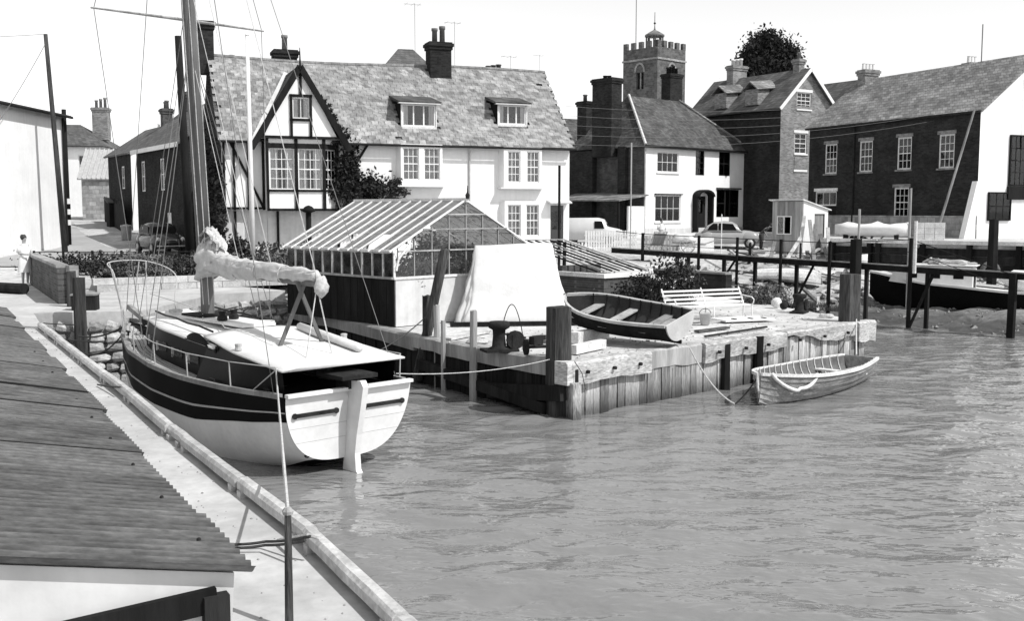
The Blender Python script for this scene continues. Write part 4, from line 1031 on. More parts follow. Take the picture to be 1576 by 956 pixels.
# ------------------------------------------------------------------ greenhouse
gh = thing('greenhouse', 'old greenhouse with whitewashed glass roof and dark boarded base', 'greenhouse', (-2.92,25.9,DZ), R(44.2))
GWd, GLn, GB, GEv, GR = 4.74, 4.9, 1.18, 1.9, 3.15     # x across the front gable, y back
n = 16
for i in range(n):
    y = GLn*i/n; MB().box(-.03,.0,y+.008,y+GLn/n-.008,0,GB).build('base_board', m_timber, gh)
MB().box(0,GWd,-.04,.02,0,GB).build('front_wall', m_cream, gh)
MB().box(-.06,GWd+.04,-.07,.06,GB+.002,GB+.06).build('front_sill', m_whitew, gh); MB().box(-.07,.05,.07,GLn,GB+.002,GB+.06).build('side_sill', m_wood, gh)
MB().box(GWd,GWd+.04,0,GLn,0,GB).box(0,GWd,GLn,GLn+.04,0,GB).build('back_wall', m_timber, gh)
nr = 11; fr = MB()
fr.box(-.08,.0,-.05,GLn+.05,GEv-.06,GEv+.02).box(GWd,GWd+.08,-.05,GLn+.05,GEv-.06,GEv+.02); fr.build('eaves_beam', m_whitew, gh)
MB().box(GWd/2-.04,GWd/2+.04,-.08,GLn+.05,GR-.03,GR+.08).build('ridge_beam', m_whitew, gh)
for i in range(nr+1):
    y = GLn*i/nr
    for sx in (-1,1):
        a = (GWd/2, y, GR+.03); b = (GWd/2+sx*(GWd/2+.16), y, GEv-.06+.03)
        MB().bar(a, b, .026 if i not in (0,nr) else .05, .04).build('rafter', m_white, gh)
rise = (GR-GEv)/(GWd/2)
p0 = None; rp = random.Random(12); slp = math.atan(rise); sln = math.hypot(GWd/2+.12, rise*(GWd/2+.12)); pl = sln/3
for sx in (-1,1):
    for i in range(nr):
        for j in range(3):
            if (i,j,sx) in ((2,2,-1),(5,2,-1),(9,2,-1),(7,1,1)): continue
            cx = GWd/2+sx*((j+.5)*pl*math.cos(slp)); cz = GR - (j+.5)*pl*math.sin(slp) + (2-j)*.006
            j2 = 2-j if sx < 0 else j
            Mx = Matrix.Translation((cx, GLn*(i+.5)/nr, cz)) @ Matrix.Rotation(sx*slp+rp.uniform(-.012,.012),4,'Y')
            if p0 is None: p0 = MB().box(-pl/2-.02,pl/2+.02,-GLn/nr/2+.01,GLn/nr/2-.01,0,.006).build('roof_pane', m_ghglass, gh, M=Mx)
            else: inst(p0, gh, M=Mx)
p0 = None
for xx in (-.02, GWd+.02):
    for i in range(nr):
        y = GLn*i/nr; MB().box(xx-.018,xx+.018,y-.018,y+.018,GB+.06,GEv-.06).build('mullion', m_whitew, gh)
        if p0 is None: p0 = MB().box(-.003,.003,.03,GLn/nr-.03,GB+.06,GEv-.06).build('side_pane', m_ghclear, gh, loc=(xx,y,0))
        else: inst(p0, gh, loc=(xx,y,0))
for x in [0,.62,1.2,1.78,2.37,2.96,3.54,4.12,4.74]:
    zt = GR-abs(x-GWd/2)*rise-.04
    MB().box(x-.016,x+.016,-.02,.02,GB+.06,zt).build('gable_bar', m_wood if 0 < x < 4.7 else m_whitew, gh)
xs_ = [0,.62,1.2,1.78,2.37,2.96,3.54,4.12,4.74]
for a, b in zip(xs_[:-1], xs_[1:]):
    za, zb_ = GR-abs(a-GWd/2)*rise-.06, GR-abs(b-GWd/2)*rise-.06
    MB().add([(a+.025,.0,GB+.06),(b-.025,.0,GB+.06),(b-.025,.0,zb_),(a+.025,.0,za)], [(0,1,2,3)]).build('gable_pane', m_ghclear, gh)
for a, b, z in ((.1,GWd-.1,GEv-.02),(.9,GWd-.9,2.42),(1.7,3.05,2.8)): MB().bar((a,-.035,z),(b,-.035,z), .03,.035).build('tie_bar', m_wood, gh)
MB().tube([(.02,-.04,GEv-.5),(.1,-.04,GEv-.2),(.42,-.04,GEv+.1)], .03, 6).build('brace', m_whitew, gh)
MB().lathe([(.05,0),(.06,.1),(.02,.16),(.01,.34)], (GWd/2,-.08,GR+.06), 8).build('finial', m_iron, gh)
gp_ = thing('greenhouse_plants', 'tangled plants growing inside the greenhouse', 'plants', (-2.92,25.9,DZ), R(44.2))
foliage('leaves', (2.5,1.3,1.15), (1.7,.9,.45), 2600, .12, m_ghleaf, gp_, 61, 40, shell=.2); foliage('leaves', (.8,2.2,1.15), (.5,1.8,.35), 1300, .11, m_ghleaf, gp_, 62, 24, shell=.2)
foliage('leaves', (3.3,2.6,1.5), (.7,1.2,.7), 1300, .12, m_leaf_l, gp_, 63, 30, shell=.2)
for i in range(7): MB().tube([(.8+i*.5,1.2+.5*(i % 3),.0),(.85+i*.5,1.25+.5*(i % 3),1.9)], .015, 5).build('cane', m_wood, gp_)
MB().box(.3,GWd-.2,.25,1.0,.85,.92).build('staging', m_wood, gp_)
# ------------------------------------------------------------------ white tarpaulin over a frame
tp = thing('tarpaulin_tent', 'white tarpaulin draped tent-like beside the greenhouse', 'tarpaulin', (.02,27.3,DZ), R(6))
def tarp():
    n, mrows = 72, 16; rings = []
    for j in range(mrows+1):
        t = j/mrows; w = 1.5*(1-t)+1.0*t; dp = 1.0*(1-t)+.2*t; z = 2.02*t
        ring = []
        for i in range(n):
            a = 2*math.pi*i/n; ca, sa = math.cos(a), math.sin(a)
            e = .22; x = math.copysign(abs(ca)**e, ca)*w; y = math.copysign(abs(sa)**e, sa)*dp
            f_ = .05*mnoise.noise(Vector((x*1.1+2,y*1.4,z*.5)))*2 + .05*(1-t)*math.sin(a*8+2.5*mnoise.noise(Vector((a*2,z,3))))*(.35 if sa < -.5 and abs(ca) < .8 else 1.2)
            f_ += .03*mnoise.noise(Vector((x*3.5+z*1.5,y*3,z*2.2)))*2 - .05*(1-abs(mnoise.noise(Vector((x*1.6+z*.5,y*1.2,z*.25+5)))))**14
            x *= 1+f_*.8; y *= 1+f_*1.1
            ring.append((x,y,z+(.03*math.sin(x*2.2) if j == mrows else 0)))
        rings.append(ring)
    return MB().loft(rings)
tarp().build('canvas', m_canvas, tp, True)
MB().bar((-1.7,-1.15,.05),(1.7,-1.1,.05), .12,.1).build('weight_pole', m_timber, tp)
# ------------------------------------------------------------------ clinker boats
def clinker(t, L, B, H, tw=.75, ns=7, m_out=None, m_in=None, m_gun=None, thw=(.28,.55,.8), nrib=12, rock=.06, bow_rise=.18, gr=False, boards=False):
    """bow at +x, transom at 0; strakes, ribs, gunwales, thwarts each a part"""
    def hb(s): u = s/L; return B/2*max(.0, (tw + (1-tw)*math.sin(min(1,u/.45)*math.pi/2)) if u < .45 else math.cos(((u-.45)/.55)**1.7*math.pi/2)**.8)
    def sh(s): u = s/L; return H + bow_rise*max(0,(u-.3)/.7)**2 + .04*(1-u)**2
    def kz(s): u = s/L; return rock*(2*u-1)**2 + (max(0,(u-.9)/.1)**2*.12)
    def P(s, u, off=0):
        b, top, k = hb(s)+off, sh(s), kz(s); a = u*math.pi/2
        return b*math.sin(a)**.75, k + (top-k)*(1-math.cos(a))**.85 - off*(1-u)*.6
    N = 18; S = [L*i/N*.995 for i in range(N+1)]
    for side in (1,-1):
        for i in range(ns):
            u0, u1 = i/ns, (i+1)/ns + .02*(i < ns-1); rings = []
            for s in S:
                a = P(s,u0,.024); b = P(s,u1,.002); c = P(s,u1,-.01); d = P(s,u0,.002)
                rings.append([(s,side*max(.0,q[0]),q[1]) for q in (a,b,c,d)])
            MB().loft(rings).build('strake', m_out if i else m_out, t, False)
        g = [(s, side*(P(s,1)[0]+.012), P(s,1)[1]+.005) for s in S]
        k = MB(); k.loft([[(x,y-.035,z-.045),(x,y+.035,z-.045),(x,y+.035,z+.018),(x,y-.035,z+.018)] for x,y,z in g]); k.build('gunwale', m_gun, t)
    # inner lining
    rings = [[(s, (1 if q >= 0 else -1)*max(0,P(s,abs(q),-.02)[0]), P(s,abs(q))[1]+.02) for q in [x/6 for x in range(-6,7)]] for s in S]
    MB().loft(rings, False, False).build('lining', m_in, t, True)
    for i in range(1, nrib):
        s = L*i/nrib*.94
        MB().tube([(s, (1 if q >= 0 else -1)*max(0,P(s,abs(q),-.035)[0]), P(s,abs(q))[1]+.03) for q in [x/7 for x in range(-7,8)]], .014, 4).build('rib', m_gun, t)
    for u in thw:
        s = u*L; z = kz(s)+(sh(s)-kz(s))*.62; w = hb(s)*.93
        MB().box(s-.11,s+.11,-w,w,z-.02,z+.015).build('thwart', m_gun, t)
    q = [P(0,x/8) for x in range(9)]
    MB().prism([(y,z) for y,z in q]+[(-y,z) for y,z in q[::-1][:-1]], -.03, .01, 'x').build('transom', m_gun if gr else m_out, t)
    MB().tube([(L*.3,0,kz(L*.3)-.03),(L*.75,0,kz(L*.75)-.03),(L*.96,0,kz(L*.96)-.01),(L*1.0,0,(sh(L)+kz(L))*.5),(L*1.01,0,sh(L)+.03)], .028, 6).build('stem', m_gun, t)
    MB().box(-.02,L*.9,-.02,.02,-.06+rock*.3,.02+rock*.3).build('keel', m_out, t)
    if boards:
        for i in range(9): MB().box(L*.3+i*.13,L*.3+i*.13+.07,-hb(L*.45)*.55,hb(L*.45)*.55,kz(L/2)+.12,kz(L/2)+.135).build('floor_slat', m_gun, t)
        for y in (-.2,.2): MB().box(L*.28,L*.62,y-.02,y+.02,kz(L/2)+.09,kz(L/2)+.118).build('floor_bearer', m_gun, t)
    return hb, sh
def oar(t, a, b):
    a, b = Vector(a), Vector(b); d = (b-a).normalized()
    MB().tube([a, b], .02, 6).bar(b - d*.5, b, .012, .11).build('oar', m_wood, t)
# dinghy lying on the wharf, heeled towards the camera
dg = thing('dinghy', 'dark-bottomed clinker dinghy lying tilted on the wharf', 'dinghy', (3.6,22.1,1.22), 0)
dg.rotation_mode = 'QUATERNION'
dg.rotation_quaternion = (Matrix.Rotation(R(140.5),3,'Z') @ Matrix.Rotation(R(-4),3,'Y') @ Matrix.Rotation(R(-13),3,'X')).to_quaternion()
m_dghull = mat('dinghy_hull', .5, .6, .12, 3, .2, rnd=.06); m_dgin = mat('dinghy_inside', .035, .7, .3, 3, .2)
clinker(dg, 3.0, 1.42, .5, .8, 7, m_timber, m_dgin, m_wood, (.2,.52,.8), 10)
for c in dg.children:
    if c.name.startswith('transom'): c.data.materials[0] = m_dghull
    if c.name.startswith('gunwale'): c.data.materials[0] = m_deckp
    if c.name.startswith('rib'): c.data.materials[0] = m_timber
MB().box(.03,.55,-.45,.45,.3,.32).build('stern_sheet', m_wood, dg)
# rowing boat afloat
rw0, rw1 = Vector((8.35,24.75,0)), Vector((5.05,21.15,0)); dv = rw1-rw0
rw = thing('rowing_boat', 'pale weathered clinker rowing boat afloat beside the wharf', 'rowing boat', (rw0.x,rw0.y,-.1), math.atan2(dv.y,dv.x))
m_rwh = mat('weathered_boat_plank', .27, .85, .4, 4, .5, st=(.4,3,3), rnd=.3, fac2=1.0); m_rwi = mat('boat_inside', .13, .85, .4, 3, .3)
rhb, rsh = clinker(rw, dv.length, 1.5, .6, .55, 6, m_rwh, m_rwi, m_whitew, (.22,.52,.78), 16, boards=True)
oar(rw, (.6,.25,.48), (3.6,.3,.52))
MB().tube([(s, rhb(s)*(.88+.1*math.sin(q*math.pi))+.05, rsh(s)+.02-.34*math.sin(q*math.pi)**.7*(1 if q < .5 else .85)) for q in [x/20 for x in range(21)] for s in [4.7-1.15*q]], .04, 7).build('fender_rope', m_whitew, rw, True)
# its mooring ropes
ra_ = at(1062,536,DZ); rope('painter', 'slack rope from the wharf edge down to the rowing boat bow', [ra_, (4.62,21.3,.02)], .018, m_rope, .18, n=18)
rope('painter', 'short wet rope from the water up to the rowing boat stem', [(4.62,21.3,.02), (rw1.x+.0,rw1.y+.02,.62)], .018, m_ropedark, .05)
rope('stern_line', 'rope hanging from the end post to the rowing boat stern', [atd(1318,492,27.1), (8.3,24.9,.55)], .022, m_rope, .12)
tag(MB().tube([atd(884,556,19.7), atd(896,575,19.66), atd(901,600,19.62)], .008, 4).build('frayed_line', m_ropedark), 'thin frayed line hanging down the wharf corner beam', 'rope')

# ------------------------------------------------------------------ garden bench
bn = thing('garden_bench', 'white slatted garden bench standing on the wharf', 'bench', (4.2,27.3,DZ), R(24)); bn.scale = (.98,1,.82)
BL = 2.6
for i in range(4): MB().bar((0,.34+.06*i,.5+.13*i),(BL,.34+.06*i,.5+.13*i), .022,.065).build('back_slat', m_white, bn)
for i in range(5): MB().box(0,BL,-.1+i*.085,-.04+i*.085,.41,.435).build('seat_slat', m_white, bn)
for x in (0.03,BL/2,BL-.03):
    MB().tube([(x,.3,.0),(x,.3,.4),(x,.36,.55),(x,.56,.98)], .02, 6).build('back_post', m_white, bn); MB().tube([(x,-.1,0),(x,-.08,.42),(x,.3,.4)], .02, 6).build('leg', m_white, bn)
for x in (0.03,BL-.03): MB().tube([(x,.46,.72),(x,.2,.7),(x,-.06,.68),(x,-.16,.6),(x,-.14,.5),(x,-.08,.42)], .018, 6).build('arm', m_white, bn)
k = MB(); k.box(-.75,.75,-.42,.42,0,.04); hb_ = k.build('hatch_board', m_white); hb_.location = at(1142,492,DZ+.03); hb_.rotation_euler=(0,0,R(20)); tag(hb_, 'flat white hatch board lying on the wharf in front of the bench', 'board')
for dx in (-.4,.1,.5): MB().box(dx,dx+.06,-.3,-.1,.04,.06).build('hinge', m_iron, hb_)

# ------------------------------------------------------------------ brick cold frame with shrubs
cf = thing('brick_cold_frame', 'brick cold frame with white coping and propped slatted lid', 'cold frame', (0,0,0))
q0, q1, q2, q3 = at(878,468,1.05), at(918,474,1.05), None, None
u = Vector((.76,.65,0)); v = Vector((-.65,.76,0)); o_ = Vector((3.05-.4,30.0,1.05))
def cfM(): return Matrix(((u.x,v.x,0,o_.x),(u.y,v.y,0,o_.y),(0,0,1,o_.z),(0,0,0,1)))
Mc = cfM()
MB(Mc).box(0,2.0,0,.16,0,1.02).box(0,.16,.16,2.1,0,1.02).box(1.84,2.0,.16,2.1,0,1.02).box(.16,1.84,1.94,2.1,0,1.3).build('wall', m_brick_red, cf)
MB(Mc).box(-.05,2.06,-.06,.2,1.022,1.14).build('coping', m_white, cf); MB(Mc).box(-.06,.2,.2,2.15,1.022,1.14).build('coping', m_whitew, cf)
MB(Mc).box(.16,1.84,.16,1.94,.6,.75).build('soil', m_mud, cf)
lid = MB(Mc).bar((2.0,.1,1.2),(.9,2.6,2.05), .07,.06).build('lid_frame', m_whitew, cf)
for i in range(8):
    MB(Mc).bar((2.0-.28*i,.1+.03*i,1.2),(.9-.28*i,2.6+.03*i,2.05), .06,.04).build('lid_slat', m_timber if i % 3 else m_wood, lid)
for f_ in (.3,.65,1.0): MB(Mc).bar((2.0-1.1*f_,.1+2.5*f_,1.22+.85*f_),(2.0-1.1*f_-2.0,.37+2.5*f_,1.22+.85*f_), .05,.04).build('lid_rail', m_wood, lid)
MB(Mc).bar((-.9,2.9,0),(-.95,2.85,2.1), .1,.1).bar((.9,2.65,0),(.9,2.6,2.0), .08,.08).build('lid_prop', m_timber, cf)
foliage('seedlings', tuple(Mc @ Vector((.8,.9,.9))), (.7,.6,.2), 700, .09, m_leaf_l, cf, 71, 20)
shrub('shrub', 'dark bushy shrub in front of the brick cold frame', 'shrub', (3.95,30.0,1.05), (.8,.6,.55), 2400, .11, m_leaf_d, 72)
shrub('shrub', 'tall dark shrub between the cold frame and the bench', 'shrub', (4.9,31.0,1.05), (.75,.6,.75), 2400, .12, m_leaf, 73)
shrub('shrub', 'small pale shrub at the foot of the tarpaulin tent', 'shrub', (2.5,29.6,1.05), (.45,.4,.3), 800, .09, m_leaf_l, 74)
shrub('grassy_tuft', 'rounded grassy tuft beside the far bollard and bench', 'plant', at(1185,470,1.1)+Vector((0,.6,0)), (.75,.5,.3), 1300, .12, m_leaf_l, 75)
pile(1000,413,33.2,0,.16,'painted_post','short white painted post right of the cold frame', m_white, zb=.9)
tag(MB().slab([(4.2,31.6,2.0),(5.3,32.4,1.95),(5.2,32.5,1.5),(4.1,31.5,1.4)], .06).build('white_sheet', m_canvas), 'white sheet folded over the shrubs behind the cold frame', 'sheet')
bx_ = thing('brick_retaining_wall', 'low dark brick retaining wall behind the bench', 'wall', (0,0,0))
a, b = atd(968,408,41.5), atd(1122,424,37.0); a.z = b.z = 0
MB().bar(a+U*1.0,b+U*1.0,.3,1.5).build('brickwork', m_brick_dark, bx_); MB().bar(a+U*1.79,b+U*1.79,.36,.07).build('coping', m_stone, bx_)

# ------------------------------------------------------------------ timber jetty with hand rail
JA, JB = atd(948,386,45.5), atd(1600,428,32.6)
jt = thing('timber_jetty', 'narrow dark timber jetty with posts and wire rail over the foreshore', 'jetty', (0,0,0))
MB().bar(JA, JB, .5, .1).build('walkway', m_timber, jt); jd = (JB-JA).normalized(); jn = Vector((-jd.y,jd.x,0))
MB().bar(JA-jn*.27+U*.02, JB-jn*.27+U*.02, .06, .2).build('edge_beam', m_timber, jt)
MB().bar(JA-jn*.27+U*.14, JB-jn*.27+U*.14, .1, .04).build('edge_cap', m_wood, jt)
def jpt(px):
    k_ = (px-788)/FPX; t = 0
    lo, hi = 0., 1.
    for _ in range(40):
        t = (lo+hi)/2; p = JA.lerp(JB,t); q = p.x/(p.y*_c-(p.z-4)*_sn)
        if q < k_: lo = t
        else: hi = t
    return JA.lerp(JB,t)
tops = []
for px, up_, w in ((997,.85,.1),(1083,.85,.085),(1142,.85,.08),(1209,.85,.09),(1284,.85,.1),(1408,1.1,.11),(1566,.12,.2)):
    p = jpt(px)-jn*.36; g_ = min(gz(p.x,p.y), 0.9)
    MB().bar((p.x,p.y,g_-.5),(p.x+.02,p.y,p.z+up_), w,w, up=jd).build('post', m_timber, jt); tops.append(Vector((p.x,p.y,p.z+up_-.05)))
for px in (1038,1055,1110,1158,1222,1330,1424):
    p = jpt(px)+jn*.2; MB().bar((p.x,p.y,gz(p.x,p.y)-.4),(p.x,p.y,p.z-.05), .12,.12, up=jd).build('pile', m_darkwood, jt)
for px in (1120,1240,1424):
    p = jpt(px); MB().bar((p.x-.5,p.y+.2,gz(p.x,p.y)-.1),(p.x+.3,p.y,p.z-.08), .09,.09).build('brace', m_darkwood, jt)
MB().tube([JA+U*.85]+tops, .016, 5).build('rail_wire', m_iron, jt)
MB().tube([Vector((p.x,p.y,p.z-.42)) for p in tops], .012, 5).build('rail_wire', m_iron, jt)
pile(1318,368,36.5,0,.3,'mooring_post','stout dark post with pale pole beyond the jetty', m_timber, zb=0)
pile(1323,322,36.8,0,.09,'pale_pole','slim pale pole against the stout post beyond the jetty', m_postlight, square=False, zb=0)
pile(1402,290,38.6,0,.1,'pale_pole','tall slim pole rising behind the cabin boat', m_wood, square=False, zb=0)
pile(1410,340,33.6,0,.12,'pale_pole','white-topped pole at the jetty beside the cabin boat', m_whitew, square=False, zb=2.0)
pile(1530,338,40.6,0,.28,'mooring_post','thick dark post before the white gable of the warehouse', m_timber, zb=1)

# ------------------------------------------------------------------ upper quay under the warehouse
up_pts = [(14.6,47.2),(16.0,45.4),(20.6,41.4),(30,36.5),(60,36),(60,70),(30,72),(17.6,62.5),(15.6,56)]
k = MB(); n = len(up_pts); k.add([(x,y,2.72) for x,y in up_pts]+[(x,y,-.5) for x,y in up_pts], [tuple(range(n))]+[(i,n+i,n+(i+1)%n,(i+1)%n) for i in range(n)])
uq = struct(k.build('upper_quay', m_sand)); uq['label'] = 'raised pale quay in front of the brick warehouse'
uw = thing('quay_timber_wall', 'dark boarded quay wall below the brick warehouse', 'wall', (0,0,0))
for (x0,y0),(x1,y1) in zip(up_pts[:4], up_pts[1:5]):
    a, b = Vector((x0,y0,0)), Vector((x1,y1,0)); d = (b-a).normalized(); L_ = (b-a).length; nr_ = Vector((d.y,-d.x,0))
    for j in range(6):
        MB().bar(a+nr_*.05+U*(.7+j*.32), b+nr_*.05+U*(.7+j*.32), .08,.3).build('board', m_darkwood, uw)
    s_ = 0
    while s_ < min(L_,12): p = a+d*s_+nr_*.16; MB().bar(p+U*.2,p+U*2.66,.2,.2,up=d).build('upright', m_timber, uw); s_ += 1.9
    MB().bar(a+nr_*.1+U*2.7, b+nr_*.1+U*2.7, .34,.16).build('cap', m_whitew, uw)

# ------------------------------------------------------------------ clutter on the wharf and the foreshore
def coil(name, label, c, r, m, turns=4, rr=.022):
    P = [Vector(c)+Vector((math.cos(a)*(r-.02*(a/6.28)), math.sin(a)*(r-.02*(a/6.28)), .02+.018*(a/6.28)+.01*math.sin(a*3))) for a in [i*.35 for i in range(int(turns*18))]]
    return tag(MB().tube(P, rr, 5).build(name, m), label, 'rope')
coil('rope_coil', 'coil of pale rope on the wharf behind the near bollard', at(735,528,DZ), .24, m_rope)
coil('rope_coil', 'dark rope coil on the wharf between the dinghy and the bench', at(1010,478,DZ), .3, m_ropedark)
coil('rope_coil', 'small rope coil near the far end post of the wharf', at(1272,488,DZ), .2, m_rope, 3)
cr_ = thing('wooden_crate', 'open wooden crate left of the white bench', 'crate', at(1000,470,DZ), R(30))
for s_ in (-1,1):
    for j in range(3):
        MB().box(-.4,.4,s_*.28-.01,s_*.28+.01,j*.13+.01,j*.13+.12).build('side_slat', m_wood, cr_); MB().box(s_*.4-.01,s_*.4+.01,-.26,.26,j*.13+.01,j*.13+.12).build('end_slat', m_wood, cr_)
MB().box(-.4,.4,-.27,.27,0,.012).build('base', m_wood, cr_)
timber('long pale board resting behind the bench', at(1005,462,DZ)+U*.45+Vector((0,1.2,0)), at(1075,452,DZ)+U*.45+Vector((0,1.0,0)), .05,.2, m_whitew)
timber('weathered plank lying on the wharf before the tarpaulin', at(690,524,DZ)+U*.03, at(752,512,DZ)+U*.03, .16,.05, m_clutter)
timber('short plank lying near the wharf edge right of the dinghy', at(1072,512,DZ)+U*.03, at(1120,506,DZ)+U*.03, .14,.05, m_clutter)
timber('rusty iron bar lying along the sunny wharf edge', at(1085,520,DZ)+U*.03, at(1180,505,DZ)+U*.03, .05,.04, m_iron)
rr_ = random.Random(31)
k = MB()
for i in range(420):      # grit and chips trodden into the deck
    t = rr_.random(); q = rr_.random(); p = Vector((*al(t*.98),0)); p = p + Vector((-.67,.74,0))*(q**1.5*4.5+.05); s_ = rr_.uniform(.012,.045)
    k.add([(p.x-s_,p.y,DZ-.02),(p.x+s_*.4,p.y-s_,DZ-.02),(p.x+s_,p.y+s_*.7,DZ-.02),(p.x,p.y,DZ-.02+s_*.9)], [(0,1,3),(1,2,3),(2,0,3)])
o = k.build('wharf_grit', m_stump, None, kind='stuff'); o['label'] = 'grit and chips trodden into the wharf top'
k = MB()
for i in range(240):
    t = rr_.uniform(.0,1); q = rr_.random()
    i0 = 1+min(5,int(t*6)); p = kin[i0].lerp(kin[min(i0+1,len(kin)-1)], rr_.random()); d = kdir[i0]; p = p + Vector((-d.y,d.x,0))*(q**1.6*1.5+.02); s_ = rr_.uniform(.003,.010)*(1+.06*p.y)
    k.add([(p.x-s_,p.y,QZ),(p.x+s_*.4,p.y-s_,QZ),(p.x+s_,p.y+s_*.7,QZ),(p.x,p.y,QZ+s_*.9)], [(0,1,3),(1,2,3),(2,0,3)])
o = k.build('quay_grit', m_stump, None, kind='stuff'); o['label'] = 'loose grit lying on the concrete quay'
k = MB(); c_n = 0
while c_n < 1700:
    x, y = rr_.uniform(6,24), rr_.uniform(29,46); z = gz(x,y)
    if z < .02 or z > 1.7: continue
    s_ = rr_.uniform(.03,.12)*(1.5 if rr_.random() < .07 else 1); a = rr_.uniform(0,6.28); c_n += 1
    P = [(x+s_*math.cos(a+j*1.57)*rr_.uniform(.7,1.2), y+s_*math.sin(a+j*1.57)*rr_.uniform(.7,1.2), z-.02) for j in range(4)] + [(x+s_*.2,y,z+s_*rr_.uniform(.4,.8)),(x-s_*.3,y+s_*.2,z+s_*rr_.uniform(.3,.7))]
    k.add(P, [(0,1,4),(1,2,4),(2,5,4),(2,3,5),(3,0,5),(0,4,5)])
o = k.build('foreshore_stones', m_mud, None, kind='stuff'); o['label'] = 'stones and rubble scattered over the muddy foreshore'
for nm, lab, pts_, n_, sd in (('shore_weed','dark weed line along the top of the foreshore behind the bench',[(1090,446),(1150,450),(1220,458),(1300,470)],2600,5),):
    rg_ = np.random.default_rng(sd); V = []; F = []
    for i in range(n_):
        t = rg_.random()*(len(pts_)-1); a_, b2 = pts_[int(t)], pts_[min(int(t)+1,len(pts_)-1)]; f_ = t-int(t); p = at(a_[0]+(b2[0]-a_[0])*f_, a_[1]+(b2[1]-a_[1])*f_+rg_.normal()*3.0, .95)
        z = gz(p.x,p.y); h_ = rg_.uniform(.08,.3); w = .04; th_ = rg_.uniform(0,6.28); dx, dy = math.cos(th_)*w, math.sin(th_)*w; b3 = len(V)
        V += [(p.x-dx,p.y-dy,z-.02),(p.x+dx,p.y+dy,z-.02),(p.x+rg_.normal()*.08,p.y+rg_.normal()*.08,z+h_)]; F.append((b3,b3+1,b3+2))
    o = MB().add(V,F).build(nm, m_leaf_d, None, kind='stuff'); o['label'] = lab

def bucket(label, loc, m, s=1.0):
    t = thing('bucket', label, 'bucket', loc); MB().lathe([(.11*s,0),(.15*s,.28*s),(.16*s,.29*s),(.14*s,.29*s),(.1*s,.02*s)], n=14).build('pail', m, t, True)
    MB().tube([(.15*s*math.cos(a),0,.28*s+.13*s*math.sin(a)) for a in [math.pi*i/10 for i in range(11)]], .008, 5).build('handle', m_iron, t); return t
bucket('galvanised bucket standing right of the dinghy transom', at(1085,500,DZ), m_metal); bucket('dark bucket beside the brick cold frame', at(945,470,DZ)+Vector((.2,.5,0)), m_iron)
nt = thing('fishing_net_heap', 'dark heap of net and rope left of the bench', 'net', at(985,474,DZ)); MB().blob((0,0,.1),(.55,.4,.24),22,12,.55,9).build('net', m_iron, nt)
for i in range(4): MB().tube([(math.cos(a)*.4,math.sin(a)*.3,.2+.08*math.sin(a*3+i)) for a in [i+.4*j for j in range(9)]], .018, 5).build('line', m_rope, nt)
for i, (px,py,r_,lab) in enumerate(((1195,474,.16,'round pale float lying by the right arm of the bench'),(1206,477,.12,'small dark float lying beside the pale one'))):
    o = MB().blob((0,0,r_),(r_,r_,r_*.95),14,10,.05,i).build('float', m_whitew if i == 0 else m_iron, None, True); o.location = at(px,py,DZ); tag(o, lab, 'float')
an = thing('anchor', 'rusty anchor lying on the wharf beyond the dinghy', 'anchor', at(1090,478,DZ)+Vector((-.6,.4,.04)), R(35))
MB().tube([(-.5,0,.03),(.45,0,.05)], .025, 6).build('shank', m_iron, an); MB().tube([(.3,-.3,.06),(.45,-.12,.05),(.48,0,.05),(.45,.12,.05),(.3,.3,.06)], .025, 6).build('fluke_arm', m_iron, an); MB().tube([(-.42,0,-.02),(-.42,0,.3)], .018, 6).build('stock', m_iron, an)
oo = thing('oar', 'pair-less oar lying along the wharf in front of the bench', 'oar', at(1100,497,DZ)+U*.03, R(28)); MB().tube([(-1.2,0,0),(.9,0,0)], .022, 7).build('loom', m_deckp, oo); MB().bar((.85,0,0),(1.35,0,0), .13,.015).build('blade', m_deckp, oo)
for i, (px,py,rr2,lab) in enumerate(((1035,470,.3,'grass tuft at the left foot of the bench'),(1170,468,.35,'grass tuft at the right foot of the bench'),(1250,474,.4,'grass tuft behind the far bollard'),(905,474,.35,'grass tuft behind the dinghy bow'),(1290,480,.3,'grass tuft beside the far end post'))):
    t = thing('grass_tuft', lab, 'grass', at(px,py,DZ)+Vector((0,.35,0))); rg_ = random.Random(50+i); V, F = [], []
    for q in range(160):
        a, d_ = rg_.uniform(0,6.28), rr2*math.sqrt(rg_.random()); x, y = math.cos(a)*d_*1.4, math.sin(a)*d_; h_ = rg_.uniform(.08,.26); b3 = len(V)
        V += [(x-.01,y,0),(x+.01,y,0),(x+rg_.uniform(-.1,.1),y+rg_.uniform(-.1,.1),h_)]; F.append((b3,b3+1,b3+2))
    MB().add(V,F).build('blades', [m_leaf,m_leaf_l][i % 2], t)
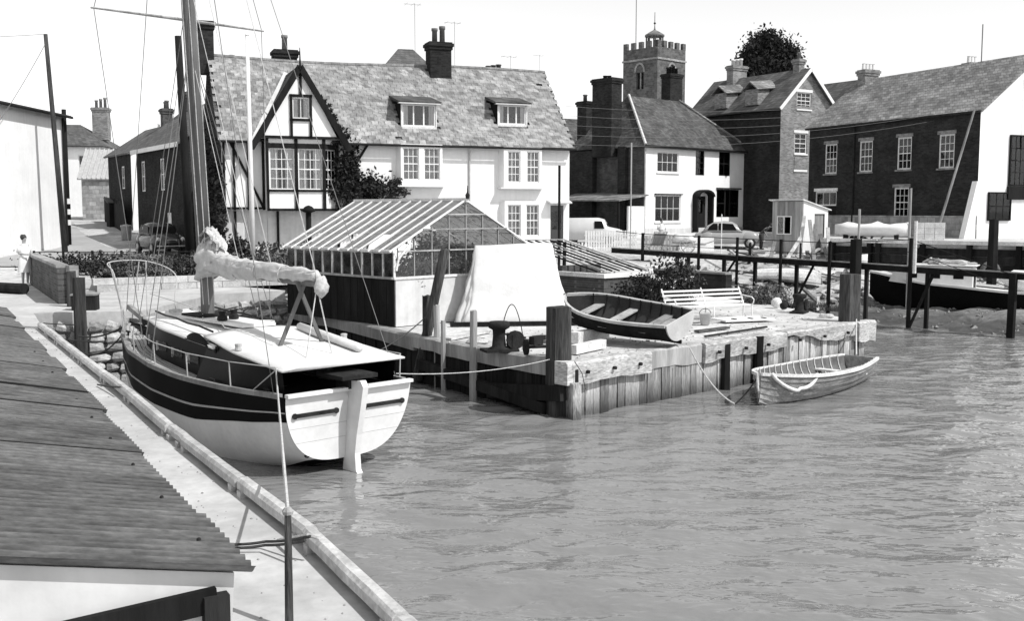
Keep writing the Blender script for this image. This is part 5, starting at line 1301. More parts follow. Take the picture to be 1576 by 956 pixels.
# ------------------------------------------------------------------ yacht
YA = R(132.8)
yt = thing('sailing_yacht', 'white and black sailing yacht with furled sail moored stern-on at the quay', 'yacht', (-2.58,15.92,0), YA)
YL = 8.1
def ylerp(tab, s):
    for (a,va),(b,vb) in zip(tab[:-1], tab[1:]):
        if s <= b:
            t = (s-a)/(b-a); t = t*t*(3-2*t)*.35 + t*.65; return va+(vb-va)*t
    return tab[-1][1]
BT = [(0,1.14),(1.2,1.27),(2.6,1.36),(4.0,1.33),(5.4,1.12),(6.6,.76),(7.5,.36),(8.1,.02)]
ST = [(0,1.28),(1.5,1.25),(3,1.27),(5,1.38),(6.6,1.53),(8.1,1.72)]
KT = [(0,.2),(1.0,-.12),(2.5,-.6),(5,-.65),(6.6,-.42),(7.4,.05),(7.8,.6),(8.1,1.5)]
def ysec(s, u):
    b, h, k = ylerp(BT,s), ylerp(ST,s), ylerp(KT,s); a = u*math.pi/2
    fl = max(0,(s-4.5)/3.6)
    y = b*(math.cos(a)**(.62+.5*fl)); z = h-(h-k)*(math.sin(a)**(1.0-.0*fl))
    return y, z
YS = [YL*i/30 for i in range(31)]
NU = 20
rk_ = .14   # transom rake: top further aft
def hull_strip(u0, u1, n, off=0.0):
    k = MB()
    for side in (1,-1):
        rings = []
        for s in YS:
            r = []
            for j in range(n+1):
                u = u0+(u1-u0)*j/n; y, z = ysec(s,u)
                x = s - (rk_*(z/1.2) if s < .01 else rk_*(z/1.2)*max(0,1-s/2))
                r.append((x, side*(y+off), z))
            rings.append(r)
        V = [p for r in rings for p in r]; m = n+1
        k.add(V, [(i*m+j,i*m+j+1,(i+1)*m+j+1,(i+1)*m+j) if side > 0 else (i*m+j,(i+1)*m+j,(i+1)*m+j+1,i*m+j+1) for i in range(len(YS)-1) for j in range(n)])
    return k
hull_strip(.225,.8,13).build('hull', m_white, yt, True); hull_strip(.8,1.0,5,.003).build('boot_top', m_black, yt, True)
hull_strip(0,.135,4,.006).build('topside_band', m_black, yt, True)
hull_strip(.135,.148,1,.012).build('cove_line', m_metal, yt, True)
hull_strip(.148,.23,3,.006).build('topside_band', m_black, yt, True)
k = MB(); q = [ysec(0,j/20) for j in range(21)]
pl_ = [(y,z) for y,z in q]+[(-y,z) for y,z in q[::-1]]
V = [(-rk_*z/1.2-.012,y,z) for y,z in pl_]; k.add(V, [tuple(range(len(V)))]); tro = k.build('transom', m_white, yt)
MB().bar((-rk_*1.07-.04,1.14,1.3),(-rk_*1.07-.04,-1.14,1.3), .1,.05).build('transom_cap', m_white, tro)
for y in (.62,-.62): MB().bar((-rk_*.82-.03,y+.36,.98),(-rk_*.82-.03,y-.36,.98), .02,.06).tube([(-rk_*.82-.045,y+.36,.98),(-rk_*.82-.02,y+.36,.98)], .045, 10).tube([(-rk_*.82-.045,y-.36,.98),(-rk_*.82-.02,y-.36,.98)], .045, 10).build('vent_slot', m_iron, tro)
MB().tube([(-.05,.72,.33),(-.01,.72,.33)], .035, 10).build('drain', m_iron, tro)
# rudder
k = MB(); pr_ = [(-.02,1.42),(-.32,1.45),(-.4,1.36),(-.36,1.0),(-.3,.6),(-.28,.3),(-.33,.05),(-.48,-.12),(-.48,-.5),(.0,-.5),(.02,.0)]
k.prism([(x-rk_*max(0,z)/1.2,z) for x,z in pr_], -.05, .05); rdo = k.build('rudder', m_white, yt)
MB().box(-.42,.3,-.32,.32,1.47,1.53).build('stern_seat', m_iron, yt); MB().box(-.25,.1,-.1,.1,1.3,1.47).build('rudder_head', m_iron, yt)
# deck in planks, toe rails
k = MB(); V = []; F = []
for i, s in enumerate(YS):
    y, z = ysec(s,0); V += [(s,y,z-.05),(s,0,z-.02),(s,-y,z-.05)]
for i in range(30): F += [(3*i,3*i+1,3*i+4,3*i+3),(3*i+1,3*i+2,3*i+5,3*i+4)]
k.add([v for v in V if True], F); k.build('deck', m_timber, yt)
for side in (1,-1):
    for j in range(11):
        off0, off1 = .05+j*.078, .05+j*.078+.066; P = []
        for s in [1.0+6.9*i/24 for i in range(25)]:
            b, z = ysec(s,0)
            if b-off0 < .03: break
            P += [(s,side*(b-off0),z-.03),(s,side*max(.005,b-off1),z-.03)]
        if len(P) > 4: MB().add(P, [(2*i,2*i+1,2*i+3,2*i+2)[::side] for i in range(len(P)//2-1)]).build('deck_plank', m_deckp, yt)
    r = [[(s,side*(b-.045),z-.04),(s,side*(b+.03),z-.04),(s,side*(b+.03),z+.035),(s,side*(b-.045),z+.035)] for s in YS for b,z in [ysec(s,0)]]
    MB().loft(r).build('toe_rail', m_wood, yt)
# cabin trunk, roof, cockpit cover
def cab_w(s): return ylerp([(.3,.98),(2.5,.98),(4.5,.86),(5.9,.55)], s)
def cab_z(s): return ylerp([(.0,1.66),(2.4,1.83),(2.6,1.86),(5.9,2.02)], s)
CS = [2.2+3.7*i/14 for i in range(15)]
for side in (1,-1):
    V = []
    for s in CS:
        V += [(s,side*(cab_w(s)+.03),ylerp(ST,s)-.06),(s,side*cab_w(s),cab_z(s)-.03)]
    MB().add(V, [(2*i,2*i+2,2*i+3,2*i+1)[::side] for i in range(14)]).build('cabin_side', m_varnish, yt, True)
s = 5.9; MB().add([(s,.58,1.4),(s,-.58,1.4),(s,-.52,1.99),(s,.52,1.99)], [(0,1,2,3)]).build('cabin_front', m_white, yt)
def roof_strip(S, wf_, zf_, th, cam=.1, ov=.05):
    rings = []
    for s in S:
        w, z = wf_(s)+ov, zf_(s); top = [(s,w*t,z+cam*(1-t*t)) for t in [x/6 for x in range(-6,7)]]
        rings.append(top + [(s,w,z-th),(s,-w,z-th)])
    return MB().loft(rings)
roof_strip([2.3+3.68*i/16 for i in range(17)], cab_w, lambda s: cab_z(s)-.04, .04).build('coachroof', m_white, yt, True)
def cov_w(s): return ylerp([(-.1,1.1),(1.2,1.08),(2.7,.96)], s)
def cov_z(s): return ylerp([(-.1,1.66),(1.4,1.78),(2.7,1.93)], s)
roof_strip([-.05+2.75*i/14 for i in range(15)], cov_w, cov_z, .03, .09, .02).build('cockpit_cover', m_canvas, yt, True)
V = [(2.71,w*.98,cov_z(2.7)+.09*(1-w*w)) for w in [x/6 for x in range(-6,7)]]; V2 = [(2.9,w*.9,cab_z(2.9)+.02+.1*(1-w*w)) for w in [x/6 for x in range(-6,7)]]
MB().add([(x,y,z) for x,y,z in V]+V2, [(i,i+1,14+i,13+i) for i in range(12)]).build('cover_front', m_canvas, yt)
wn_ = MB(); P = [(2.62+.5*math.sin(t*math.pi), .97-.02*math.sin(t*math.pi)-.3*t*0, 1.0) for t in (0,)]
for side in (1,-1):
    V = []
    for i in range(11):
        t = i/10; s = 2.45+t*.95; V += [(s, side*(cab_w(s)+.065), cab_z(s)-.07), (s, side*(cab_w(s)+.03), cab_z(s)-.04+.13*math.sin(math.pi*t)**.8)]
    MB().add(V, [(2*i,2*i+2,2*i+3,2*i+1) for i in range(10)]).build('hood_window', m_black, yt)
    V = []
    for i in range(9):
        s = .1+2.5*i/8; V += [(s,side*(ylerp(BT,s)-.16),ylerp(ST,s)-.04),(s,side*(cov_w(s)-.06),cov_z(s)-.02)]
    MB().add(V, [(2*i,2*i+2,2*i+3,2*i+1) for i in range(8)]).build('coaming', m_varnish, yt, True)
    for i in range(4):
        s = 2.9+i*.72; MB().box(s,s+.44,-.006,.006,0,.17).build('cabin_window', m_glass, yt, M=Matrix.Translation((0,side*(cab_w(s+.2)+.035),ylerp(ST,s)+.14)) )
MB().box(.12,2.3,-1.0,1.0,.6,.7).box(2.25,2.32,-1.0,1.0,.7,1.75).build('cockpit_floor', m_varnish, yt)
MB().box(2.6,5.0,-.32,.32,2.02,2.07).build('hatch_slide', m_white, yt)
for y in (.75,-.75): MB().tube([(2.9,y*.95,cab_z(2.9)+.09)]+[(2.9+i*.5,y*(1-.04*i),cab_z(2.9+i*.5)+.11+.02*(i % 2)) for i in range(1,6)], .018, 6).build('grab_rail', m_varnish, yt)
for x, y in ((3.6,-.05),(3.45,.25)): MB().lathe([(.09,0),(.09,.06),(.05,.1),(.07,.16)], (x,y,2.08), 10).build('ventilator', m_iron, yt)
MB().box(4.15,4.85,-.35,.35,2.08,2.12).build('mast_step', m_iron, yt)
MB().bar((4.9,.0,1.95),(5.6,.1,2.08), .5,.06).build('fore_hatch', m_white, yt)
# mast, spreader, boom, sail
m_oldspar = mat('varnished_spar', .13, .6, .3, 3, .2, st=(2,2,.2), spec=.2)
MB().bar((4.5,.0,2.1),(4.5,.0,3.0), .17,.2, up=(1,0,0)).build('tabernacle', m_oldspar, yt)
mt = Vector((4.55,.0,2.75)); mh = Vector((4.5,.42,13.0))
MB().tube([mt, mt.lerp(mh,.5), mh], [.125,.12,.08], 10).build('mast', m_oldspar, yt, True)
sp = mt.lerp(mh,.455)
MB().tube([sp+Vector((0,1.75,.0)), sp, sp+Vector((0,-1.5,-.02))], [.016,.03,.016], 6).build('spreader', m_postlight, yt)
bm0, bm1 = Vector((4.4,0,2.92)), Vector((.72,-.02,2.86))
MB().tube([bm0,bm1], .065, 8).build('boom', m_oldspar, yt)
def sailroll():
    rings = []; N = 90
    for i in range(N+1):
        t = i/N; c = bm0.lerp(bm1, t*.985); r = .24*(1-.55*t) + .012*math.sin(t*31)
        if t < .14: r += (.14-t)*.6
        ring = []
        for j in range(26):
            a = 2*math.pi*j/26; fo = 1.12-.42*abs(mnoise.noise(Vector((t*5+.9*math.cos(a),math.cos(a)*2.0+t*2,math.sin(a)*2.6)))) -.34*abs(mnoise.noise(Vector((t*13+2*math.sin(a),math.cos(a)*3.5,math.sin(a)*3.5))))-.1*max(0,1-min(abs(t-q) for q in (.3,.5,.72))/.03)
            ring.append((c.x, c.y+math.cos(a)*r*fo*.85, c.z+.1+math.sin(a)*r*fo*1.0+(.16*max(0,.2-t)/.2)))
        rings.append(ring)
    return MB().loft(rings)
so = sailroll().build('furled_sail', m_sail, yt, True)
k = MB(); rings = []
for i in range(41):
    t = i/40; c = Vector((4.36-.12*math.sin(t*3.0), .04*math.sin(t*6), 2.8+t*.72)); r = .28*(1-.4*t**1.5)
    ring = []
    for j in range(30):
        a = 2*math.pi*j/30; fo = 1.25-.75*abs(mnoise.noise(Vector((math.cos(a)*2.2+t,math.sin(a)*2.2,t*2.4))))-.5*abs(mnoise.noise(Vector((math.cos(a)*4.5,math.sin(a)*4.5,t*5))))
        ring.append((c.x+math.cos(a)*r*1.15*fo, c.y+math.sin(a)*r*.8*fo, c.z-.1*math.cos(a)*(1-t)))
    rings.append(ring)
k.loft(rings).build('sail_bundle', m_sail, so, True)
for j, (sx, sz) in enumerate(((.42,.1),(.3,.22))):
    V = []; na, nb_ = 12, 8
    for a in range(na+1):
        q = a/na
        for b in range(nb_+1):
            w = b/nb_-.5
            V.append((4.3-sx*q+.04*math.sin(b*1.9+a*.4), w*(.3-.12*q)+.03*math.sin(a*1.1)+.06*j, 3.4+sz+.16*math.sin(q*math.pi*.8)-.22*q*q-.35*w*w+.03*math.sin(b*2.4)))
    m_ = nb_+1; MB().add(V, [(a*m_+b,a*m_+b+1,(a+1)*m_+b+1,(a+1)*m_+b) for a in range(na) for b in range(nb_)]).build('sail_fold', m_sail, so, True)
for t in (.3,.5,.72): 
    c = bm0.lerp(bm1,t); MB().tube([(c.x,c.y+math.cos(a)*.17*(1-.3*t),c.z+.08+math.sin(a)*.2*(1-.3*t)) for a in [2*math.pi*j/12 for j in range(13)]], .009, 4).build('sail_tie', m_rope, so)
k = MB(); k.blob((.66,-.02,2.82), (.11,.12,.16), 8, 6, .3, 4); k.build('rope_coil', m_rope, yt, True)
# deck fittings
for s_, sd in ((.5,1),(.5,-1),(2.0,1),(5.6,1),(5.6,-1),(6.9,1)):
    b, z = ysec(s_,0); MB().bar((s_-.09,sd*(b-.12),z+.05),(s_+.09,sd*(b-.12),z+.05), .03,.03).bar((s_,sd*(b-.12),z-.03),(s_,sd*(b-.12),z+.04), .03,.03).build('cleat', m_iron, yt)
for s_, sd in ((1.5,1),(1.5,-1)): MB().lathe([(.06,0),(.05,.05),(.06,.1),(.04,.11)], (s_,sd*.99,cov_z(s_)+.02), 10).build('winch', m_metal, yt)
for c_x, c_y, c_z in ((3.2,-.5,2.0),(5.3,.25,2.1)):
    MB().tube([(c_x+math.cos(a)*.12,c_y+math.sin(a)*.12,c_z+.012*a/6.28) for a in [i*.45 for i in range(50)]], .012, 4).build('rope_coil', m_rope, yt)
MB().tube([(4.4,.15,2.12),(3.9,.4,2.06),(3.3,.35,2.06),(2.9,.5,2.02),(2.2,.4,1.98),(1.3,.45,1.9)], .009, 4).build('loose_sheet', m_rope, yt)
for z_ in (.55,.78): 
    yy = next(y for y,z in [ysec(0,q/60) for q in range(61)] if z <= z_); MB().box(-rk_*z_/1.2-.014,-rk_*z_/1.2-.008,-yy,yy,z_-.003,z_+.003).build('plank_seam', m_metal, tro)
# boom crutch
for y in (.42,-.42): MB().bar((1.25,-y,1.78),(1.22,y*.18,2.86), .035,.06).build('boom_crutch', m_oldspar, yt)
MB().tube([(.25,-.45,1.84),(2.3,-.62,2.0)], .075, 8).build('rolled_cover', m_canvas, yt, True)
# life rails
def gun(s, side): b, z = ysec(s,0); return Vector((s,side*(b-.03),z))
for side in (1,-1):
    tp_ = []
    for s in (.1,1.3,2.6,3.9,5.2,6.4):
        g_ = gun(s,side); top = g_+Vector((0,side*.02,.42 if s < 6 else .45)); MB().tube([g_,top], .012, 6).build('stanchion', m_metal, yt); tp_.append(top)
    MB().tube(tp_+[gun(6.9,side)+Vector((0,0,.55)), gun(7.6,side)+Vector((.05,0,.62))], .009, 5).build('guard_wire', m_metal, yt)
    g_ = gun(.1,side); MB().tube([g_+Vector((0,0,.4)), gun(.75,side)], .01, 5).build('stay_rod', m_metal, yt)
pa, pb = gun(7.0,1), gun(7.0,-1)
pts = [pa+Vector((0,0,.0)), pa+Vector((.1,.02,.62)), Vector((7.25,.62,2.75)), Vector((7.9,.45,2.95)), Vector((7.95,-.35,2.95)), Vector((7.4,-.72,2.7)), pb+Vector((.1,-.02,.62)), pb]
sm = []; pp = [pts[0]]+pts+[pts[-1]]
for i in range(1, len(pp)-2):
    for t in [x/8 for x in range(8)]:
        p0_, p1_, p2_, p3_ = pp[i-1], pp[i], pp[i+1], pp[i+2]
        sm.append(.5*((2*p1_)+(p2_-p0_)*t+(2*p0_-5*p1_+4*p2_-p3_)*t*t+(3*p1_-p0_-3*p2_+p3_)*t**3))
MB().tube(sm+[pts[-1]], .013, 6).build('pulpit', m_metal, yt, True)
for p, q in (((7.7,.25,1.64),(7.5,.55,2.83)),((7.75,.2,1.66),(7.9,.45,2.95)),((7.75,-.25,1.66),(7.95,-.35,2.95)),((8.05,-.05,1.72),(7.95,-.2,2.95))): MB().tube([p,q], .012, 6).build('pulpit_leg', m_metal, yt)
# windlass and foredeck gear
wlz = ylerp(ST,6.7)
k = MB().box(6.45,6.95,-.2,.2,wlz-.03,wlz+.1).box(6.6,6.8,-.12,.12,wlz+.1,wlz+.3); k.lathe([(.05,-.3),(.1,-.28),(.07,-.2),(.1,-.14),(.1,.14),(.07,.2),(.1,.28),(.05,.3)], (6.7,0,wlz+.28), 10, 'y'); k.build('windlass', m_iron, yt)
MB().bar((7.1,-.05,wlz+.15),(8.3,-.1,1.98), .1,.1).build('bowsprit', m_wood, yt)
MB().tube([(6.2,-.5,1.6),(6.4,-.3,1.75),(6.9,-.35,1.8),(7.3,-.3,1.72)], .035, 6).build('anchor', m_iron, yt)
for x in (5.95,6.15): MB().tube([(x,.28,1.5),(x,.28,1.95),(x,-.28,1.95),(x,-.28,1.5)], .014, 6).build('deck_hoop', m_metal, yt)
# standing and running rigging
def stay(p, q, r=.007, m=None): MB().tube([p,q], r, 4).build('stay', m or m_wire, yt)
spP, spS = sp+Vector((0,1.7,0)), sp+Vector((0,-1.45,0))
for s in (4.1,4.6): stay(gun(s,1)+Vector((0,0,.05)), mt.lerp(mh,.42), .008); stay(gun(s,-1)+Vector((0,0,.05)), mt.lerp(mh,.42), .008)
stay(gun(4.4,1), spP); stay(spP, mh); stay(gun(4.4,-1), spS); stay(spS, mh); stay((8.2,0,1.9), mh); stay((7.6,0,1.7), mt.lerp(mh,.5))
stay(gun(.2,1), mh); stay(gun(.2,-1), mh); stay((.75,0,2.95), mh, .009, m_rope)
for u, q in ((.3,.4),(.45,.55),(.6,.7)): stay(bm0.lerp(bm1,u)+Vector((0,0,.25)), mt.lerp(mh,q), .007, m_rope)
stay((.75,0,2.82),(.35,0,1.76),.012,m_rope); stay((.72,.02,2.82),(.3,.5,1.74),.01,m_rope)
for i in range(3): stay((4.3-.1*i,.18-.06*i,2.3),(4.45-.03*i,.5-.12*i,11), .008, m_rope)
Ym = Matrix.Translation((-2.58,15.92,0)) @ Matrix.Rotation(YA,4,'Z')
rope('stern_rope', 'straight pale rope from the yacht stern down to the near stake', [Ym @ Vector((.1,1.12,1.42)), p_top], .013, m_rope, .0)
rope('bow_rope', 'dark mooring rope from the yacht bow to the dock-head post', [Ym @ Vector((7.9,.1,1.66)), (-10.1,24.1,1.1)], .02, m_ropedark, .12)
rope('bow_rope', 'second slacker rope from the yacht bow to the dock-head post', [Ym @ Vector((7.8,.15,1.6)), (-10.1,24.1,.75)], .016, m_ropedark, .28)
rope('breast_rope', 'pale rope from the yacht stern across to the wharf corner post', [Ym @ Vector((.2,-1.12,1.36)), atd(848,553,20.0)], .009, m_rope, .1)
rope('breast_rope', 'rope from the wharf leaning post to the yacht side', [Ym @ Vector((1.6,-1.3,1.4)), atd(654,489,24.2)], .014, m_ropedark, .1)
pile(121,428,24.35,0,.24,'mooring_post','dark weathered mooring post at the head of the dock by the yacht bow')
pile(109,418,26.2,0,.2,'mooring_post','second dark post behind the dock-head mooring post', zb=1.3)
ch_ = thing('storage_chest','dark wooden chest standing by the dock-head posts','chest', at(132,477,QZ), R(8))
MB().box(-.28,.28,-.2,.2,0,.36).build('body', m_darkwood, ch_); MB().box(-.3,.3,-.22,.22,.362,.4).build('lid', m_wood, ch_)

# tender lying alongside between the yacht and wharf
td = thing('dark_tender', 'dark open tender lying between the yacht and the greenhouse wharf', 'dinghy', (-3.1,22.2,-.05), R(124))
clinker(td, 4.6, 1.5, .55, .7, 5, m_cardark, m_dgin, m_wood, (.3,.6), 8)
for i in range(2): MB().lathe([(.05,-.04),(.2,-.03),(.2,.03),(.05,.04)], (2.0+.35*i,.2,.85), 14, 'x').build('paddle_wheel', m_iron, td)

# ------------------------------------------------------------------ cabin boat on the mud at the right
cb = thing('cabin_boat', 'dark-hulled cabin boat with white cabin aground on the mud', 'cabin boat', (20.9,36.0,-.12), R(150))
CL = 8.2
def chb(s): return ylerp([(0,1.0),(3,1.25),(5.5,1.05),(7.2,.5),(8.2,.03)], s)
def csh(s): return ylerp([(0,1.25),(3,1.25),(6,1.45),(8.2,1.8)], s)
rings = []
for i in range(25):
    s = CL*i/24; kz_ = .05+max(0,(s-6.8)/1.4)**2*.9; h = csh(s)
    rings.append([(s,math.copysign(1,q)*chb(s)*math.cos(abs(abs(q)-1)*math.pi/2*.98)**.6 if abs(q)>.001 else 0, kz_+(h-kz_)*(abs(q)**1.6)) for q in [x/9 for x in range(-9,10)]])
MB().loft(rings, False, False).build('hull', m_black, cb, True)
for side in (1,-1): MB().loft([[(s,side*(chb(s)-.05),csh(s)-.03),(s,side*(chb(s)+.05),csh(s)-.03),(s,side*(chb(s)+.05),csh(s)+.05),(s,side*(chb(s)-.05),csh(s)+.05)] for s in [CL*i/24 for i in range(25)]]).build('rubbing_rail', m_white, cb)
MB().add([(CL*i/12,side*chb(CL*i/12),csh(CL*i/12)-.08) for i in range(13) for side in (1,-1)], [(2*i,2*i+1,2*i+3,2*i+2) for i in range(12)]).build('deck', m_whitew, cb)
cab = MB().prism([(4.5,1.15),(4.5,2.0),(4.6,2.08),(6.6,2.1),(7.2,1.98),(7.4,1.5)], -.62, .62).build('cabin', m_white, cb)
for x in (4.8,5.6,6.4): MB().box(x,x+.35,.622,.635,1.65,1.87).build('cabin_window', m_varnish, cab)
MB().box(4.48,4.49,-.3,.3,1.2,1.9).build('cabin_door', m_varnish, cab); MB().box(4.4,6.7,-.66,.66,2.11,2.14).build('cabin_roof', m_whitew, cab)
k = MB()
for i in range(7): k.bar((4.5+.25*i,-.5+.1*i,2.2+.03*i),(5.7+.1*i,.4-.08*i,2.2+.04*(i % 3)), .1,.06)
k.blob((5.4,0,2.2),(.8,.4,.14),10,6,.4,2); k.build('deck_gear', m_clutter, cb)
k = MB().blob((2.9,.1,1.62),(.75,.6,.38),14,8,.2,6); k.build('canvas_cover', m_canvas, cb, True); MB().blob((.6,.4,1.35),(.4,.3,.2),10,6,.2,7).build('canvas_bundle', m_canvas, cb, True)
MB().tube([(1.4,1.28,.9),(1.55,1.3,.9)], .1, 8).build('name_plate', m_whitew, cb)
pd = thing('small_pram', 'small white pram dinghy lying beyond the cabin boat', 'dinghy', (18.6,38.6,.55), R(-20))
clinker(pd, 2.2, 1.1, .4, .8, 4, m_whitew, m_rwi, m_white, (.4,), 5)
bu = thing('round_fender', 'pale round fender hanging by the quay wall above the pram dinghy', 'fender', (19.1,41.6,1.6)); 
k = MB(); k.tube([(.32*math.cos(a),0,.32*math.sin(a)) for a in [2*math.pi*j/20 for j in range(21)]], .1, 8, False); k.build('ring', m_clutter, bu, True); MB().tube([(0,0,.35),(0,.1,1.1)], .015, 5).build('lanyard', m_rope, bu)
ty = thing('tyre_fender', 'black tyre hung on the quay wall at the right edge', 'tyre', (22.3,39.9,2.0), R(-25)); MB().tube([(.32*math.cos(a),0,.32*math.sin(a)) for a in [2*math.pi*j/20 for j in range(21)]], .12, 8, False).build('tread', m_rubber, ty, True); MB().tube([(0,0,.35),(0,.1,.75)], .015, 5).build('lanyard', m_rope, ty)
# things on the upper quay
cvb = thing('covered_boat', 'white covered boat laid up on the quay below the warehouse windows', 'boat', (16.6,48.3,2.72), R(-20))
rings = []
for i in range(13):
    s = -1.6+3.2*i/12; w = .75*(1-abs(s/1.66)**8)+.05; h = .72+.1*mnoise.noise(Vector((s*2.3,1,0)))+.05*math.sin(s*5); rings.append([(s,-w*.7,.15),(s,-w,.5),(s,-w*.9,.65),(s,-w*.4,h),(s,w*.4,h),(s,w*.9,.65),(s,w,.5),(s,w*.7,.15)])
MB().loft(rings).build('cover', m_canvas, cvb, True); MB().box(-1.2,-1.0,-.6,.6,0,.2).box(1.0,1.2,-.6,.6,0,.2).build('chock', m_timber, cvb)
lw = thing('white_block_wall','short whitewashed block wall on the quay by the warehouse','wall',(18.6,46.6,2.72), R(-25))
for j in range(3):
    for i in range(3): MB().box(i*.42-.6+.005,i*.42-.19,-.1,.1,j*.26+.004,j*.26+.255).build('block', m_whitew, lw)
lw2 = thing('white_quay_wall','low whitewashed wall before the white warehouse gable','wall',(22.6,43.4,2.72), R(-8))
for j in range(3):
    for i in range(9): MB().box(i*.5+.005,i*.5+.495,-.12,.12,j*.3+.004,j*.3+.295).build('block', m_whitew, lw2)
spar = tag(MB().tube([atd(1441,362,47.0), atd(1500,168,46.2)], [.06,.045], 7).build('leaning_spar', m_postlight), 'long pale spar leaning against the dark warehouse wall', 'spar')
# ------------------------------------------------------------------ hut and yard clutter
gh_ = gz(13.9,50)
ht = thing('yard_hut', 'small boarded hut with pent roof and open door in the boatyard', 'hut', (13.9,50,gh_), math.atan2(.6,.8))
for i in range(12): MB().box(-.03,0,i*.15+.004,i*.15+.146,0,2.55 if not (4 <= i <= 9) else .95).build('wall_board', m_wood, ht)
for i in range(4,10): MB().box(-.03,0,i*.15+.004,i*.15+.146,1.85,2.55).build('wall_board', m_wood, ht)
MB().prism([(0,0),(.85,0),(.85,1.95),(1.65,1.95),(1.65,0),(1.9,0),(1.9,2.15),(0,2.6)], -.03, .0).build('end_wall', m_white, ht)
MB().box(.86,1.64,.04,.07,0,1.93).build('door', m_wood, ht); MB().box(1.87,1.9,0,1.8,0,2.1).box(0,1.9,1.77,1.8,0,2.1).build('back_wall', m_timber, ht)
MB().slab([(-.15,-.12,2.66),(2.05,-.12,2.16),(2.05,1.95,2.16),(-.15,1.95,2.66)], .05).build('roof', m_whitew, ht)
hw = MB().box(-.06,-.01,.62,.68,.95,1.85).box(-.06,-.01,1.44,1.5,.95,1.85).box(-.06,-.01,.68,1.44,.95,1.0).box(-.06,-.01,.68,1.44,1.8,1.85).box(-.06,-.01,1.05,1.1,1.0,1.8).build('window', m_white, ht)
MB().box(-.04,-.034,1.1,1.44,1.0,1.8).build('pane', m_ghglass, hw)
rc = random.Random(17)
for i, (px, y0, py, D, dx) in enumerate(((1238,332,388,47.5,-9),(1246,338,386,47.2,8),(1232,366,392,46.5,-26),(1262,360,390,47,14),(1255,345,384,47.6,-4),(1274,350,380,47.4,3),(1304,346,372,48.5,-9),(1192,372,394,46.4,-8))):
    a, b = atd(px,y0,D+.5), atd(px+dx,py,D); b.z = gz(b.x,b.y)
    tag(MB().bar(b, a, .16,.06, up=(0,1,0)).build('leaning_plank', m_clutter), 'old plank propped among the loose timber beside the yard hut', 'plank', 'loose planks propped by the yard hut')
dr = thing('oil_drum', 'pale ribbed drum standing by the stout post near the yard', 'drum', (14.9,44.6,gz(14.9,44.6)))
MB().lathe([(.3,0),(.3,.28),(.315,.3),(.3,.32),(.3,.58),(.315,.6),(.3,.62),(.3,.88),(.27,.89)], n=16).build('barrel', m_whitew, dr, True); MB().lathe([(.31,.88),(.31,.91),(.28,.91)], n=16).build('rim', m_iron, dr)
for i in range(44):
    x, y = rc.uniform(7.5,15.5), rc.uniform(42,49)
    if rc.random() < .4: x, y = rc.uniform(10,15), rc.uniform(45.5,48.5)
    a = rc.uniform(0,3.14); l = rc.uniform(.4,1.7); z = gz(x,y)
    o = MB().bar((-l/2*math.cos(a),-l/2*math.sin(a),.05),(l/2*math.cos(a),l/2*math.sin(a),.05+rc.uniform(0,.35)), rc.uniform(.06,.22),rc.uniform(.04,.12)).build('scrap_timber', m_clutter); o.location=(x,y,z)
    tag(o, 'piece of scrap timber lying about the boatyard ground', 'timber', 'scrap timber scattered in the boatyard')
hp_ = thing('scrap_heap', 'dark heap of scrap beside the yard hut door', 'heap', (16.4,48.6,gz(16.4,48.6)-.1)); MB().blob((0,0,.3),(1.2,.8,.7),16,10,.4,5).build('pile', m_iron, hp_)
for i in range(9): MB().bar((rc.uniform(-1,1),rc.uniform(-.7,.2),.2),(rc.uniform(-1,1),rc.uniform(-.7,.2),rc.uniform(.7,1.3)),.08,.05).build('stick', m_clutter, hp_)

for i in range(46):
    x, y = rc.uniform(6.5,13.5), rc.uniform(38.5,45); z = gz(x,y)
    a = rc.uniform(0,3.14); l = rc.uniform(.5,2.0)
    o = MB().bar((-l/2*math.cos(a),-l/2*math.sin(a),.05),(l/2*math.cos(a),l/2*math.sin(a),.05+rc.uniform(0,.5)), rc.uniform(.08,.24),rc.uniform(.05,.14)).build('driftwood', m_clutter); o.location=(x,y,z)
    tag(o, 'piece of old timber lying below the jetty on the foreshore', 'timber', 'old timber strewn below the jetty')
ub = thing('upturned_boat', 'small white boat lying upside down behind the jetty posts', 'boat', (10.3,43.5,gz(10.3,43.5)+.5), R(-30)); ub.rotation_euler = (R(180), 0, R(-30))
clinker(ub, 2.6, 1.1, .42, .8, 4, m_whitew, m_rwi, m_wood, (.4,), 5)
cd = thing('boat_cradle', 'dark timber boat cradle standing in the yard before the hut', 'cradle', (11.8,46.8,gz(11.8,46.8)), R(-15))
for x in (-1.1,1.1):
    MB().bar((x,-.7,.0),(x,.7,.0), .14,.14).build('sleeper', m_timber, cd)
    for s_ in (-1,1): MB().bar((x,s_*.65,.05),(x,s_*.35,.9), .09,.09).build('upright', m_timber, cd)
MB().bar((-1.5,0,.14),(1.5,0,.14), .14,.12).build('keel_beam', m_darkwood, cd)
